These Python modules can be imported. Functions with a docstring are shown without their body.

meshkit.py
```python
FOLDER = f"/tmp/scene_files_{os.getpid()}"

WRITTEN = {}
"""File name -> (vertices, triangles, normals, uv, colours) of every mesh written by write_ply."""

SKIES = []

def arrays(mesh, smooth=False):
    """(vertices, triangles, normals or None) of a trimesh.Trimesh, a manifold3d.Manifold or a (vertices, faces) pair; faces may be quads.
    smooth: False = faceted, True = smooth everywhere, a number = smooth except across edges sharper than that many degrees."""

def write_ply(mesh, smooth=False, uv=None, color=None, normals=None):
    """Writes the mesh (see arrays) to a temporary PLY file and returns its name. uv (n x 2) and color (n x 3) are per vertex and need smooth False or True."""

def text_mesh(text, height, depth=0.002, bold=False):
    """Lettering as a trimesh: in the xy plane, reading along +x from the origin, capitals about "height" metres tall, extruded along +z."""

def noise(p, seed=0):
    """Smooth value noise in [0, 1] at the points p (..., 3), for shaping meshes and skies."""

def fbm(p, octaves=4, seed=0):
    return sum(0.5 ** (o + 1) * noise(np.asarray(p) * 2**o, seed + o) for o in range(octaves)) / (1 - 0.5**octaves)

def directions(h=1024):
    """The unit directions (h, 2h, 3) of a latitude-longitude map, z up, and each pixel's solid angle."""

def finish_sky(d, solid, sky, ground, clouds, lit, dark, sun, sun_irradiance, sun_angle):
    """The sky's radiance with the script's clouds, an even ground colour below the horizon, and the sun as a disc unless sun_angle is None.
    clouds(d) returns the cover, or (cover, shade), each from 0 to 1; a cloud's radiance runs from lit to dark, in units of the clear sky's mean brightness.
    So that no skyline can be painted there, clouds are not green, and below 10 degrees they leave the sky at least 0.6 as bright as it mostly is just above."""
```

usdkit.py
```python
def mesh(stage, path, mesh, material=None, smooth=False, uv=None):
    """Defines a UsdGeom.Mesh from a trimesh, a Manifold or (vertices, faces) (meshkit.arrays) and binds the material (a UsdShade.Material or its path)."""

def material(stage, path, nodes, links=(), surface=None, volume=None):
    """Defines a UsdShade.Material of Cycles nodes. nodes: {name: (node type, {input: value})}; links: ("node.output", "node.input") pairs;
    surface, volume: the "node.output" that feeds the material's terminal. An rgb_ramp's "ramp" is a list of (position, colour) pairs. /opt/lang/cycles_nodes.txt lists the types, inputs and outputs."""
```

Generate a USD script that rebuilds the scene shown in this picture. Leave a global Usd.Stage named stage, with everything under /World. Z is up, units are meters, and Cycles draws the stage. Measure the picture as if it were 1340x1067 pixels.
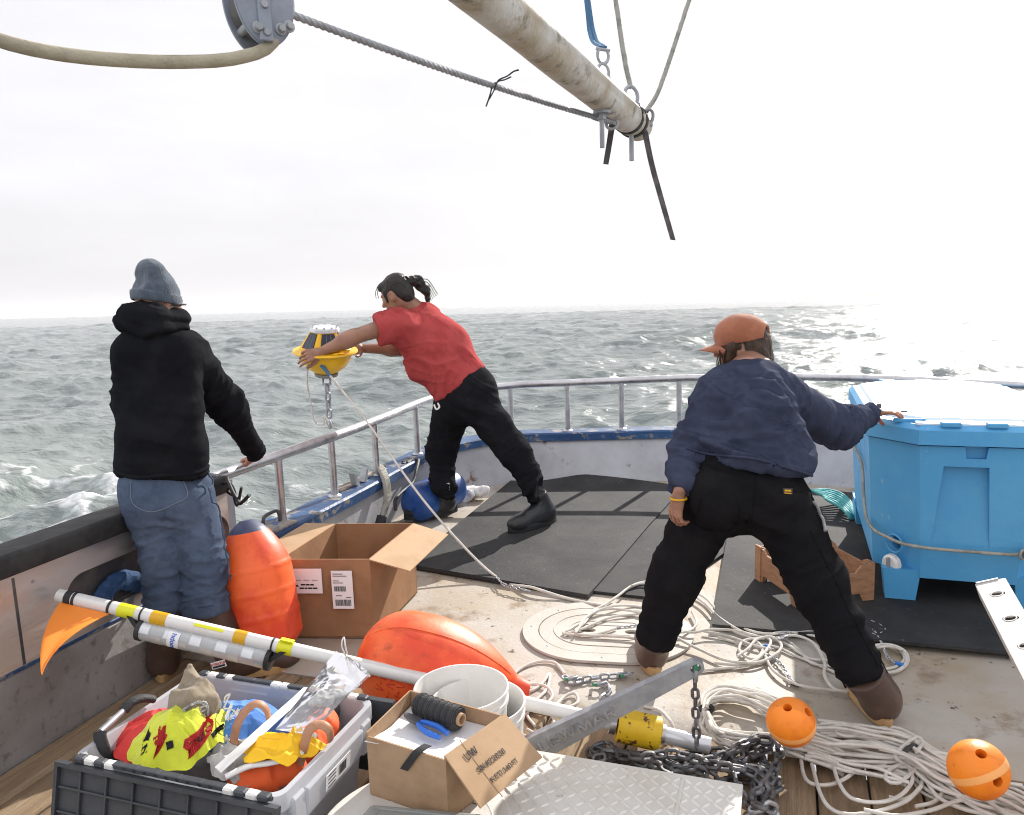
import math, random
import numpy as np, trimesh, usdkit, meshkit
import manifold3d as m3
from shapely.geometry import Polygon, Point, LineString, box as sbox
from shapely import affinity
from pxr import Usd, UsdGeom, UsdLux, UsdShade, Sdf, Gf, Vt

stage = Usd.Stage.CreateInMemory()
UsdGeom.SetStageUpAxis(stage, 'Z'); UsdGeom.SetStageMetersPerUnit(stage, 1.0)
UsdGeom.Xform.Define(stage, '/World'); UsdGeom.Scope.Define(stage, '/World/Looks')
PI = math.pi
A = np.array

# ---------------------------------------------------------------- camera, sky, sun, exposure
EYE = A([0, 0, 1.62])                    # the eye above the deck; x to starboard, y along the boat towards the far rail, z up
C_R = A([0.94573828, 0.32309407, -0.03448666]); C_U = A([-0.01735981, 0.15622628, 0.98756872]); C_F = A([-0.32446532, 0.93338286, -0.15335803])
FPX = 1040.0
BOAT_PITCH = math.radians(1.6)           # the boat rides with its far end a little up
_c, _s = math.cos(BOAT_PITCH), math.sin(BOAT_PITCH)
BOAT = Gf.Matrix4d(1, 0, 0, 0, 0, _c, _s, 0, 0, -_s, _c, 0, 0, 0, 0, 1)
EXPOSURE = 0.55
SUN_AZ, SUN_EL = math.radians(12.0), math.radians(30.5)   # from the boat's axis towards starboard
SUN_I, SKY_S = 1.25, 0.115
HAZE = 0.00006
SUN_DIR = A([math.sin(SUN_AZ) * math.cos(SUN_EL), math.cos(SUN_AZ) * math.cos(SUN_EL), math.sin(SUN_EL)])

cam = UsdGeom.Camera.Define(stage, '/World/camera')
mc = Gf.Matrix4d(*C_R, 0, *C_U, 0, *(-C_F), 0, *EYE, 1)
cam.AddTransformOp().Set(mc * BOAT)
cam.CreateHorizontalApertureAttr(36.0); cam.CreateFocalLengthAttr(36.0 * FPX / 1340.0)
cam.CreateClippingRangeAttr(Gf.Vec2f(0.05, 60000)); cam.CreateExposureAttr(EXPOSURE)

sky_m = usdkit.material(stage, '/World/Looks/fog_sky', {
    'tc': ('texture_coordinate', {}),
    'sky': ('sky_texture', {'sky_type': 'single_scattering', 'sun_disc': False, 'sun_elevation': SUN_EL, 'sun_rotation': SUN_AZ, 'air_density': 1.0, 'aerosol_density': 3.0}),
    'map': ('mapping', {'mapping_type': 'point', 'scale': (1.2, 1.2, 5.0)}),
    'n': ('noise_texture', {'scale': 1.6, 'detail': 4.0, 'roughness': 0.55}),
    'cl': ('rgb_ramp', {'ramp': [(0.3, (5.2, 5.15, 5.35)), (0.7, (6.2, 6.1, 6.3))]}),
    'mx': ('mix_color', {'fac': 0.965, 'use_clamp': False}),
    'sx': ('separate_xyz', {}), 'el': ('map_range', {'from_min': 0.0, 'from_max': .22, 'to_min': .80, 'to_max': 1.04, 'clamp': True}), 'vm': ('vector_math', {'math_type': 'scale'}),
    'bg': ('background_shader', {'strength': SKY_S})},
    [('tc.generated', 'map.vector'), ('map.vector', 'n.vector'), ('n.fac', 'cl.fac'), ('sky.color', 'mx.a'), ('cl.color', 'vm.vector1'), ('tc.generated', 'sx.vector'), ('sx.z', 'el.value'), ('el.result', 'vm.scale'), ('vm.vector', 'mx.b'), ('mx.result', 'bg.color')], surface='bg.background')
dome = UsdLux.DomeLight.Define(stage, '/World/sky')
UsdShade.MaterialBindingAPI.Apply(dome.GetPrim()).Bind(sky_m)
sun = UsdLux.DistantLight.Define(stage, '/World/sun')
sun.CreateIntensityAttr(SUN_I); sun.CreateAngleAttr(0.55); sun.CreateColorAttr(Gf.Vec3f(1.0, 0.95, 0.88)); sun.CreateNormalizeAttr(True)
zx = SUN_DIR; xx = np.cross([0, 0, 1.0], zx); xx /= np.linalg.norm(xx); yx = np.cross(zx, xx)
sun.AddTransformOp().Set(Gf.Matrix4d(*xx, 0, *yx, 0, *zx, 0, 0, 0, 0, 1))

# ---------------------------------------------------------------- helpers
def ray(px, py): return C_R * (px - 670) / FPX + C_U * (533.5 - py) / FPX + C_F
def G(px, py, z=0.0):                    # the point at height z seen at that place of the photograph
    d = ray(px, py); return EYE + d * (z - EYE[2]) / d[2]
def D(px, py, dep): return EYE + ray(px, py) * dep
def XP(px, py, x): d = ray(px, py); return EYE + d * (x / d[0])
def YP(px, py, y): d = ray(px, py); return EYE + d * (y / d[1])
def nrm(v): v = np.asarray(v, float); return v / np.linalg.norm(v)

class Node:
    def __init__(s, path, base): s.path, s.base, s.prim = path, np.asarray(base, float), stage.GetPrimAtPath(path)
BOAT_TOPS = []
def fresh(parent, name):
    p, k = f'{parent}/{name}', 0
    while stage.GetPrimAtPath(p): k += 1; p = f'{parent}/{name}_{k:03d}'
    return p
def tag(prim, label=None, cat=None, group=None, kind=None):
    for k, v in (('label', label), ('category', cat), ('group', group), ('kind', kind)):
        if v: prim.SetCustomDataByKey(k, v)
def place(x, base, boat=True):
    if boat: x.AddTransformOp(opSuffix='boat').Set(BOAT)
    x.AddTranslateOp().Set(Gf.Vec3d(*map(float, base)))
def thing(name, label=None, cat=None, base=(0, 0, 0), group=None, kind=None):
    path = fresh('/World', name); x = UsdGeom.Xform.Define(stage, path); place(x, base)
    tag(x.GetPrim(), label, cat, group, kind); return Node(path, base)
def tm(mesh):
    if isinstance(mesh, trimesh.Trimesh): return mesh
    if hasattr(mesh, 'to_mesh'):
        m = mesh.to_mesh(); return trimesh.Trimesh(m.vert_properties[:, :3], m.tri_verts, process=False)
    v, f = np.asarray(mesh[0], float), np.asarray(mesh[1], int)
    if f.shape[1] == 4: f = np.vstack([f[:, [0, 1, 2]], f[:, [0, 2, 3]]])
    return trimesh.Trimesh(v, f, process=False)
def part(parent, name, mesh, mat, smooth=35, label=None, uv=None, kind=None):
    if isinstance(mesh, list): mesh = cat(mesh)
    m = tm(mesh).copy(); m.apply_translation(-parent.base)
    path = fresh(parent.path, name); usdkit.mesh(stage, path, m, mat, smooth=smooth, uv=uv)
    n = Node(path, parent.base); tag(n.prim, label, None, None, kind); return n
def solo(name, mesh, mat, label=None, cat_=None, group=None, kind=None, smooth=35, uv=None, boat=True, base=None):
    if isinstance(mesh, list): mesh = cat(mesh)
    m = tm(mesh).copy(); b = A([*(m.bounds.mean(0)[:2]), m.bounds[0][2]]) if base is None else A(base, float)
    m.apply_translation(-b); path = fresh('/World', name); g = usdkit.mesh(stage, path, m, mat, smooth=smooth, uv=uv)
    place(g, b, boat); tag(g.GetPrim(), label, cat_, group, kind); return Node(path, b)
def cat(ms): return trimesh.util.concatenate([tm(m) for m in ms])

def frame(z, x=None):                     # rotation with given z axis
    z = nrm(z)
    if x is None: x = A([1, 0, 0]) if abs(z[0]) < .9 else A([0, 1, 0])
    x = nrm(np.asarray(x, float) - z * np.dot(x, z)); return np.stack([x, np.cross(z, x), z], 1)
def T4(R=None, t=(0, 0, 0)):
    M = np.eye(4)
    if R is not None: M[:3, :3] = R
    M[:3, 3] = t; return M
def rz(a): c, s = math.cos(a), math.sin(a); return A([[c, -s, 0], [s, c, 0], [0, 0, 1.]])
def ry(a): c, s = math.cos(a), math.sin(a); return A([[c, 0, s], [0, 1., 0], [-s, 0, c]])
def rx(a): c, s = math.cos(a), math.sin(a); return A([[1., 0, 0], [0, c, -s], [0, s, c]])
def moved(m, R=None, t=(0, 0, 0)): m = tm(m).copy(); m.apply_transform(T4(R, t)); return m
def bbox(size, c=(0, 0, 0), bev=0.004, R=None):   # chamfered box
    sx, sy, sz = [max(s / 2, 1e-4) for s in size]; b = min(bev, sx * .45, sy * .45, sz * .45); P = []
    for i in (-1, 1):
        for j in (-1, 1):
            for k in (-1, 1):
                P += [(i * sx, j * (sy - b), k * (sz - b)), (i * (sx - b), j * sy, k * (sz - b)), (i * (sx - b), j * (sy - b), k * sz)]
    return moved(m3.Manifold.hull_points(A(P)), R, c)
def cyl(a, b, r, r2=None, n=20):
    a, b = A(a, float), A(b, float); L = np.linalg.norm(b - a)
    return moved(m3.Manifold.cylinder(L, r, r if r2 is None else r2, n), frame(b - a), a)
def revolve(prof, n=32, R=None, t=(0, 0, 0)):     # prof [(r,z)...]
    return moved(trimesh.creation.revolve(A(prof, float), sections=n), R, t)
def extrude(poly, h, R=None, t=(0, 0, 0)):
    gs = getattr(poly, 'geoms', [poly]); return moved(cat([trimesh.creation.extrude_polygon(g, h, engine='earcut') for g in gs]), R, t)
def spline(P, step=0.02, closed=False):
    P = A(P, float); n = len(P)
    if n < 3 and not closed:
        k = max(2, int(np.linalg.norm(P[1] - P[0]) / step)); return P[0] + (P[1] - P[0]) * np.linspace(0, 1, k)[:, None]
    Q = np.vstack([P[-1], P, P[0], P[1]]) if closed else np.vstack([2 * P[0] - P[1], P, 2 * P[-1] - P[-2]]); out = []
    for i in range(n if closed else n - 1):
        p0, p1, p2, p3 = Q[i:i + 4]; k = max(2, int(np.linalg.norm(p2 - p1) / step)); t = np.linspace(0, 1, k, endpoint=False)[:, None]
        out.append(.5 * (2 * p1 + (p2 - p0) * t + (2 * p0 - 5 * p1 + 4 * p2 - p3) * t**2 + (3 * p1 - p0 - 3 * p2 + p3) * t**3))
    if not closed: out.append(P[-1:])
    return np.vstack(out)
def tube(P, r, n=8, closed=False, twist=None, flat=1.0, cap=True):
    """swept tube; twist=(strands, turns per metre, depth) gives laid rope"""
    P = A(P, float); N = len(P); r = np.broadcast_to(np.asarray(r, float), (N,))
    Tn = np.roll(P, -1, 0) - np.roll(P, 1, 0)
    if not closed: Tn[0], Tn[-1] = P[1] - P[0], P[-1] - P[-2]
    Tn /= np.maximum(np.linalg.norm(Tn, axis=1, keepdims=True), 1e-9)
    u = frame(Tn[0])[:, 0]; U = []
    for i in range(N):
        u = u - Tn[i] * np.dot(u, Tn[i]); u /= max(np.linalg.norm(u), 1e-9); U.append(u)
    U = A(U); W = np.cross(Tn, U); s = np.concatenate([[0], np.cumsum(np.linalg.norm(np.diff(P, axis=0), axis=1))])
    th = np.linspace(0, 2 * PI, n, endpoint=False); rr = np.repeat(r[:, None], n, 1)
    if twist: k, tpm, dp = twist; rr = rr * (1 - dp + dp * np.abs(np.cos(k / 2 * (th[None] - 2 * PI * tpm * s[:, None] * 1.0))) )
    V = P[:, None] + rr[..., None] * (np.cos(th)[None, :, None] * U[:, None] + flat * np.sin(th)[None, :, None] * W[:, None])
    V = V.reshape(-1, 3); i = np.arange(N if closed else N - 1)[:, None]; j = np.arange(n)[None]
    a, b = i * n + j, i * n + (j + 1) % n; c, d = ((i + 1) % N) * n + (j + 1) % n, ((i + 1) % N) * n + j
    F = np.vstack([np.stack([a, b, c], -1).reshape(-1, 3), np.stack([a, c, d], -1).reshape(-1, 3)])
    if cap and not closed:
        V = np.vstack([V, P[0], P[-1]]); k0, k1, jj = N * n, N * n + 1, np.arange(n)
        F = np.vstack([F, np.stack([np.full(n, k0), (jj + 1) % n, jj], 1), np.stack([np.full(n, k1), (N - 1) * n + jj, (N - 1) * n + (jj + 1) % n], 1)])
    return trimesh.Trimesh(V, F, process=False)
def grid_sheet(Pt, thick=0.0):            # Pt (a,b,3) grid -> sheet, with thickness along normals
    a, b = Pt.shape[:2]; V = Pt.reshape(-1, 3); i, j = np.meshgrid(np.arange(a - 1), np.arange(b - 1), indexing='ij')
    q = (i * b + j).ravel(); F = np.vstack([np.stack([q, q + b, q + b + 1], 1), np.stack([q, q + b + 1, q + 1], 1)])
    if not thick: return trimesh.Trimesh(V, F, process=False)
    du = np.gradient(Pt, axis=0); dv = np.gradient(Pt, axis=1); n = np.cross(du, dv); n /= np.maximum(np.linalg.norm(n, axis=-1, keepdims=True), 1e-12)
    V2 = (Pt - n * thick).reshape(-1, 3); m = len(V); rim = [(k, k + 1) for k in range(b - 1)] + [((k + 1) * b + b - 1 - b, (k + 1) * b + b - 1) for k in range(1, a - 1 + 0)]
    edge = [j for j in range(b)] + [i * b + b - 1 for i in range(1, a)] + [(a - 1) * b + j for j in range(b - 2, -1, -1)] + [i * b for i in range(a - 2, 0, -1)]
    e0 = A(edge); e1 = np.roll(e0, -1)
    F = np.vstack([F, F[:, ::-1] + m, np.stack([e0, e0 + m, e1 + m], 1), np.stack([e0, e1 + m, e1], 1)])
    return trimesh.Trimesh(np.vstack([V, V2]), F, process=False)
def ngrid(poly, step, zf=None):           # triangulated sheet of a polygon, fine enough to displace
    x0, y0, x1, y1 = poly.bounds
    raise NotImplementedError

# distance-field modelling for soft shapes: primitives are blended on a grid and its surface is extracted
class Field:
    def __init__(s, lo, hi, h):
        s.lo, s.h = A(lo, float), h; s.n = np.ceil((A(hi, float) - s.lo) / h).astype(int) + 2; s.F = np.full(s.n, 1e2, np.float32)
    def _sub(s, lo, hi):
        a = np.clip(np.floor((A(lo) - s.lo) / s.h).astype(int), 0, s.n); b = np.clip(np.ceil((A(hi) - s.lo) / s.h).astype(int) + 1, 0, s.n)
        if (b <= a).any(): return None, None
        g = np.stack(np.meshgrid(*[s.lo[k] + s.h * np.arange(a[k], b[k]) for k in range(3)], indexing='ij'), -1)
        return tuple(slice(a[k], b[k]) for k in range(3)), g
    def put(s, fn, lo, hi, k=0.0, neg=False):
        sl, g = s._sub(A(lo) - 2.5 * k - 3 * s.h, A(hi) + 2.5 * k + 3 * s.h)
        if sl is None: return
        d = fn(g).astype(np.float32); f = s.F[sl]
        if neg: f, d, = -f, d
        if k > 0: hh = np.maximum(k - np.abs(f - d), 0) / k; o = np.minimum(f, d) - hh * hh * k * .25
        else: o = np.minimum(f, d)
        s.F[sl] = -o if neg else o
    def cap(s, a, b, ra, rb=None, k=0.02, flat=None, neg=False, cut=False):
        """tapered capsule; flat=(axis, factor) squeezes its section along an axis; cut: flat end at b"""
        a, b = A(a, float), A(b, float); rb = ra if rb is None else rb; ab = b - a; L2 = max(ab @ ab, 1e-12); L = math.sqrt(L2); R = max(ra, rb)
        if flat: fa, ff = nrm(flat[0]), flat[1]; R *= max(1, ff)
        def fn(p):
            q = p - a
            t = np.clip((q @ ab) / L2, 0, 1); w = q - t[..., None] * ab
            if flat: w = w + (w @ fa)[..., None] * fa * (1 / ff - 1)
            d = np.linalg.norm(w, axis=-1) - (ra + (rb - ra) * t)
            if cut: d = np.maximum(d, ((p - b) @ ab) / L)
            return d
        s.put(fn, np.minimum(a, b) - R, np.maximum(a, b) + R, k, neg)
    def ell(s, c, r, R=None, k=0.02, neg=False):
        c, r = A(c, float), A(r, float); R = np.eye(3) if R is None else R; e = r.max()
        def fn(p): q = ((p - c) @ R) / r; l = np.linalg.norm(q, axis=-1); return (l - 1) * r.min() if e / r.min() < 1.01 else l * (l - 1) / np.maximum(np.linalg.norm(q / r, axis=-1), 1e-6)
        s.put(fn, c - e, c + e, k, neg)
    def clip(s, p, n):                   # keep the side the normal points away from
        n = nrm(n); g = [s.lo[k] + s.h * np.arange(s.n[k]) for k in range(3)]
        d = (g[0][:, None, None] - p[0]) * n[0] + (g[1][None, :, None] - p[1]) * n[1] + (g[2][None, None] - p[2]) * n[2]; s.F = np.maximum(s.F, d.astype(np.float32))
    def mesh(s, smooth=0):
        F = np.pad(s.F, 1, constant_values=1e2); F = np.clip(F, -1, 1); n = F.shape; ins = F < 0
        cs = [ins[i:n[0] - 1 + i, j:n[1] - 1 + j, k:n[2] - 1 + k] for i in (0, 1) for j in (0, 1) for k in (0, 1)]
        cnt = sum(c.astype(np.int8) for c in cs); act = (cnt > 0) & (cnt < 8); ids = np.full(act.shape, -1, np.int64); I = np.argwhere(act); ids[act] = np.arange(len(I))
        off = A([(i, j, k) for i in (0, 1) for j in (0, 1) for k in (0, 1)]); val = np.stack([F[tuple((I + o).T)] for o in off], 1)
        S, W = np.zeros((len(I), 3)), np.zeros(len(I))
        for a in range(8):
            for b in range(a + 1, 8):
                if np.abs(off[a] - off[b]).sum() == 1:
                    x = (val[:, a] < 0) != (val[:, b] < 0); t = val[x, a] / (val[x, a] - val[x, b]); S[x] += off[a] + t[:, None] * (off[b] - off[a]); W[x] += 1
        V = s.lo + s.h * (I - 1 + S / W[:, None]); Q = []
        for ax in range(3):
            o = np.zeros(3, int); o[ax] = 1; u, v = [k for k in range(3) if k != ax]
            x = ins[tuple(slice(0, n[k] - o[k]) for k in range(3))] != ins[tuple(slice(o[k], n[k]) for k in range(3))]
            E = np.argwhere(x); E = E[(E[:, u] > 0) & (E[:, v] > 0)]; du, dv = np.eye(3, dtype=int)[u], np.eye(3, dtype=int)[v]
            q = np.stack([ids[tuple((E - w).T)] for w in (du + dv, dv, 0 * du, du)], 1); fl = ins[tuple(E.T)] != (ax == 1); q[fl] = q[fl]; q[~fl] = q[~fl][:, ::-1]; Q.append(q)
        Q = np.vstack(Q); m = trimesh.Trimesh(V, np.vstack([Q[:, [0, 1, 2]], Q[:, [0, 2, 3]]]), process=False)
        if smooth:
            from scipy.sparse import csr_matrix
            e = np.vstack([Q[:, [0, 1]], Q[:, [1, 2]], Q[:, [2, 3]], Q[:, [3, 0]]]); e = np.vstack([e, e[:, ::-1]]); W = csr_matrix((np.ones(len(e)), (e[:, 0], e[:, 1])), shape=(len(V), len(V))); dg = np.asarray(W.sum(1)).ravel(); v = V.copy()
            for _ in range(smooth):
                for lam in (.5, -.51): v = v + lam * ((W @ v) / np.maximum(dg, 1)[:, None] - v)
            m.vertices = v
        return m
def vnormals(m):
    v, f, n = meshkit.arrays(m, True); return n
def crumple(m, amp, scale, seed=0, stretch=None, ridge=False):   # noise folds along the normals
    v = A(m.vertices); p = v * scale
    if stretch is not None: p = (v @ A(stretch).T) * scale
    n = meshkit.fbm(p, 3, seed) - .5
    if ridge: n = .25 - np.abs(n)
    m.vertices = v + vnormals(m) * (n * amp)[:, None]; return m
def folds(m, L):
    """cloth folds: L of (centre, reach, axis across the folds, wavelength, depth): uneven ridges that wander, fork and fade"""
    v = A(m.vertices); n = vnormals(m); d = np.zeros(len(v))
    for i, (c, R, ax, wl, dep) in enumerate(L):
        q = v - A(c); w = np.exp(-(q * q).sum(1) / (R * R)); f = frame(ax, [.31, .77, .2]); p = q @ f + (meshkit.noise(v * (.5 / wl), i + 40)[:, None] - .5) * wl * 1.3
        s = np.stack([p[:, 0] / (3.6 * wl), p[:, 1] / (3.6 * wl), p[:, 2] / (.75 * wl)], 1) + 17.3 * i
        a = 1 - np.abs(2 * meshkit.noise(s, i) - 1); b = 1 - np.abs(2 * meshkit.noise(s * [1.3, 1.3, 1.9] + 5, i + 9) - 1)
        d += dep * w * ((a ** 1.8 - .38) * 1.6 + (b ** 1.6 - .4) * .55)
    m.vertices = v + n * d[:, None]; return m

# materials
def mat(name, col, rough=.5, metal=0., c2=None, s2=4., at2=(.45, .6), c3=None, s3=12., at3=(.6, .66), bump=(), stretch=(1, 1, 1), spec=.5, extra=None, det=5., trans=0., island=None, r2=None, sheen=0., c4=None):
    N = {'tc': ('texture_coordinate', {}), 'mp': ('mapping', {'mapping_type': 'point', 'scale': stretch}), 'p': ('principled_bsdf', dict(base_color=col, roughness=rough, metallic=metal, specular_ior_level=spec, sheen_weight=sheen, **(extra or {})))}
    L = [('tc.object', 'mp.vector')]; src = None
    if c2 is not None:
        N['n2'] = ('noise_texture', {'scale': s2, 'detail': det, 'roughness': .6}); N['r2'] = ('rgb_ramp', {'ramp': [(at2[0], col), (at2[1], c2)]}); L += [('mp.vector', 'n2.vector'), ('n2.fac', 'r2.fac')]; src = 'r2.color'
    if c3 is not None:
        N['n3'] = ('noise_texture', {'scale': s3, 'detail': 6., 'roughness': .65}); N['r3'] = ('rgb_ramp', {'ramp': [(at3[0], (0, 0, 0)), (at3[1], (1, 1, 1))]}); N['m3'] = ('mix_color', {'a': col, 'b': c3})
        L += [('mp.vector', 'n3.vector'), ('n3.fac', 'r3.fac'), ('r3.color', 'm3.fac')] + ([(src, 'm3.a')] if src else []); src = 'm3.result'
    if c4 is not None:
        N['n4'] = ('noise_texture', {'scale': c4[1], 'detail': 8., 'roughness': .7}); N['r4'] = ('rgb_ramp', {'ramp': [(c4[2][0], (0, 0, 0)), (c4[2][1], (1, 1, 1))]}); N['m4'] = ('mix_color', {'a': col, 'b': c4[0]})
        L += [('mp.vector', 'n4.vector'), ('n4.fac', 'r4.fac'), ('r4.color', 'm4.fac')] + ([(src, 'm4.a')] if src else []); src = 'm4.result'
    if island:
        N['oi'] = ('object_info', {}); N['hv'] = ('hsv', {'fac': 1.0}); N['mr'] = ('map_range', {'to_min': 1 - island, 'to_max': 1 + island, 'value': .5}); L += [('oi.random', 'mr.value'), ('mr.result', 'hv.value')]
        if src: L.append((src, 'hv.color'))
        else: N['hv'][1]['color'] = col
        src = 'hv.color'
    if src: L.append((src, 'p.base_color'))
    if r2 is not None:
        N['nr'] = ('noise_texture', {'scale': s2 * 1.7, 'detail': 4.}); N['mq'] = ('map_range', {'from_min': .35, 'from_max': .65, 'to_min': rough, 'to_max': r2, 'clamp': True}); L += [('mp.vector', 'nr.vector'), ('nr.fac', 'mq.value'), ('mq.result', 'p.roughness')]
    prev = None
    for i, (sc, dist, *st) in enumerate(bump):
        b, n = f'b{i}', f'bn{i}'; N[n] = ('noise_texture', {'scale': sc, 'detail': 4., 'roughness': .6}); N[b] = ('bump', {'distance': dist, 'strength': 1.0})
        if st: N[f'bm{i}'] = ('mapping', {'mapping_type': 'point', 'scale': st[0]}); L += [('tc.object', f'bm{i}.vector'), (f'bm{i}.vector', n + '.vector')]
        else: L.append(('mp.vector', n + '.vector'))
        L.append((n + '.fac', b + '.height'))
        if prev: L.append((prev, b + '.normal'))
        prev = b + '.normal'
    if prev: L.append((prev, 'p.normal'))
    return usdkit.material(stage, '/World/Looks/' + name, N, L, surface='p.BSDF')

rng = np.random.default_rng(7); random.seed(7)
# ---------------------------------------------------------------- materials
M = {}
M['deck'] = mat('deck_paint', (.45, .42, .38), .55, c2=(.37, .295, .21), s2=1.6, at2=(.38, .66), c3=(.23, .16, .10), s3=4.2, at3=(.555, .70), bump=[(60, .002), (7, .003)], spec=.4, r2=.75, c4=((.12, .095, .08), 17, (.61, .65)))
M['deck_grey'] = mat('deck_grey_paint', (.52, .52, .53), .55, c2=(.40, .37, .34), s2=3, at2=(.5, .7), c3=(.12, .11, .11), s3=14, at3=(.66, .7), bump=[(60, .002)])
M['plank'] = mat('plank_wood', (.33, .235, .145), .8, c2=(.155, .105, .065), s2=6, at2=(.35, .7), c3=(.40, .31, .21), s3=3, at3=(.5, .7), stretch=(9, .55, 9), bump=[(14, .006), (60, .002)], island=.22, spec=.25)
M['bul'] = mat('bulwark_paint', (.33, .32, .32), .6, c2=(.21, .195, .185), s2=2.5, at2=(.38, .68), c3=(.09, .075, .065), s3=24, at3=(.56, .76), bump=[(9, .004), (50, .0015)])
M['sternw'] = mat('stern_paint', (.44, .45, .48), .6, c2=(.30, .30, .32), s2=2.2, at2=(.4, .7), c3=(.17, .11, .075), s3=7, at3=(.62, .70), bump=[(9, .004)])
M['alu'] = mat('aluminium_sheet', (.66, .63, .62), .27, .95, c2=(.56, .46, .40), s2=3, at2=(.4, .75), c3=(.2, .17, .16), s3=11, at3=(.66, .72), stretch=(1, .35, 1.6), bump=[(18, .0015)], r2=.55)
M['dark'] = mat('dark_steel', (.07, .07, .08), .5, .4, c2=(.13, .12, .12), s2=6)
M['black'] = mat('black_rubber', (.016, .016, .018), .68, c2=(.035, .034, .034), s2=9, bump=[(30, .002)])
M['mat'] = mat('rubber_mat', (.026, .026, .028), .8, c2=(.055, .054, .052), s2=2.5, at2=(.4, .7), c3=(.16, .15, .135), s3=26, at3=(.63, .78), bump=[(220, .004), (5, .006)], spec=.35)
M['mat_edge'] = M['mat']
M['blue_g'] = mat('gunwale_blue', (.012, .050, .145), .45, c2=(.022, .08, .20), s2=4, c3=(.24, .21, .18), s3=8, at3=(.55, .60), bump=[(26, .004)], stretch=(1, 1, 1.5), r2=.6)
M['weather'] = mat('weathered_cap', (.36, .32, .28), .7, c2=(.20, .16, .13), s2=9, at2=(.4, .6), c3=(.03, .10, .28), s3=7, at3=(.52, .58), bump=[(30, .005)])
M['steel'] = mat('rail_steel', (.60, .60, .62), .30, 1., c2=(.46, .45, .46), s2=8, at2=(.4, .7), c3=(.33, .22, .15), s3=18, at3=(.7, .76), bump=[(60, .0006)], r2=.48)
M['galv'] = mat('galvanised_steel', (.42, .435, .46), .48, .8, c2=(.33, .34, .365), s2=14, at2=(.4, .6), c3=(.16, .15, .15), s3=22, at3=(.68, .72), bump=[(40, .001)], r2=.62)
M['chain'] = mat('old_chain', (.17, .17, .18), .55, .75, c2=(.09, .085, .085), s2=20, bump=[(160, .001)], island=.3)
M['chain_new'] = mat('bright_chain', (.52, .53, .56), .4, .85, c2=(.36, .36, .38), s2=24, bump=[(160, .0008)])
M['white_p'] = mat('white_plastic', (.72, .71, .69), .38, c2=(.60, .57, .53), s2=5, at2=(.45, .75), bump=[(40, .0006)])
M['rope_w'] = mat('rope_white', (.76, .73, .68), .75, c2=(.56, .52, .46), s2=14, at2=(.4, .75), bump=[(420, .0035)], spec=.2)
M['rope_g'] = mat('rope_grey', (.38, .37, .33), .8, c2=(.27, .27, .24), s2=20, bump=[(260, .003)], spec=.2)
M['rope_teal'] = mat('rope_teal', (.05, .33, .33), .6, c2=(.10, .42, .40), s2=30, bump=[(260, .003)])
M['strap'] = mat('webbing_dark', (.06, .055, .06), .8, c2=(.12, .10, .10), s2=30, bump=[(300, .002)])

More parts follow.
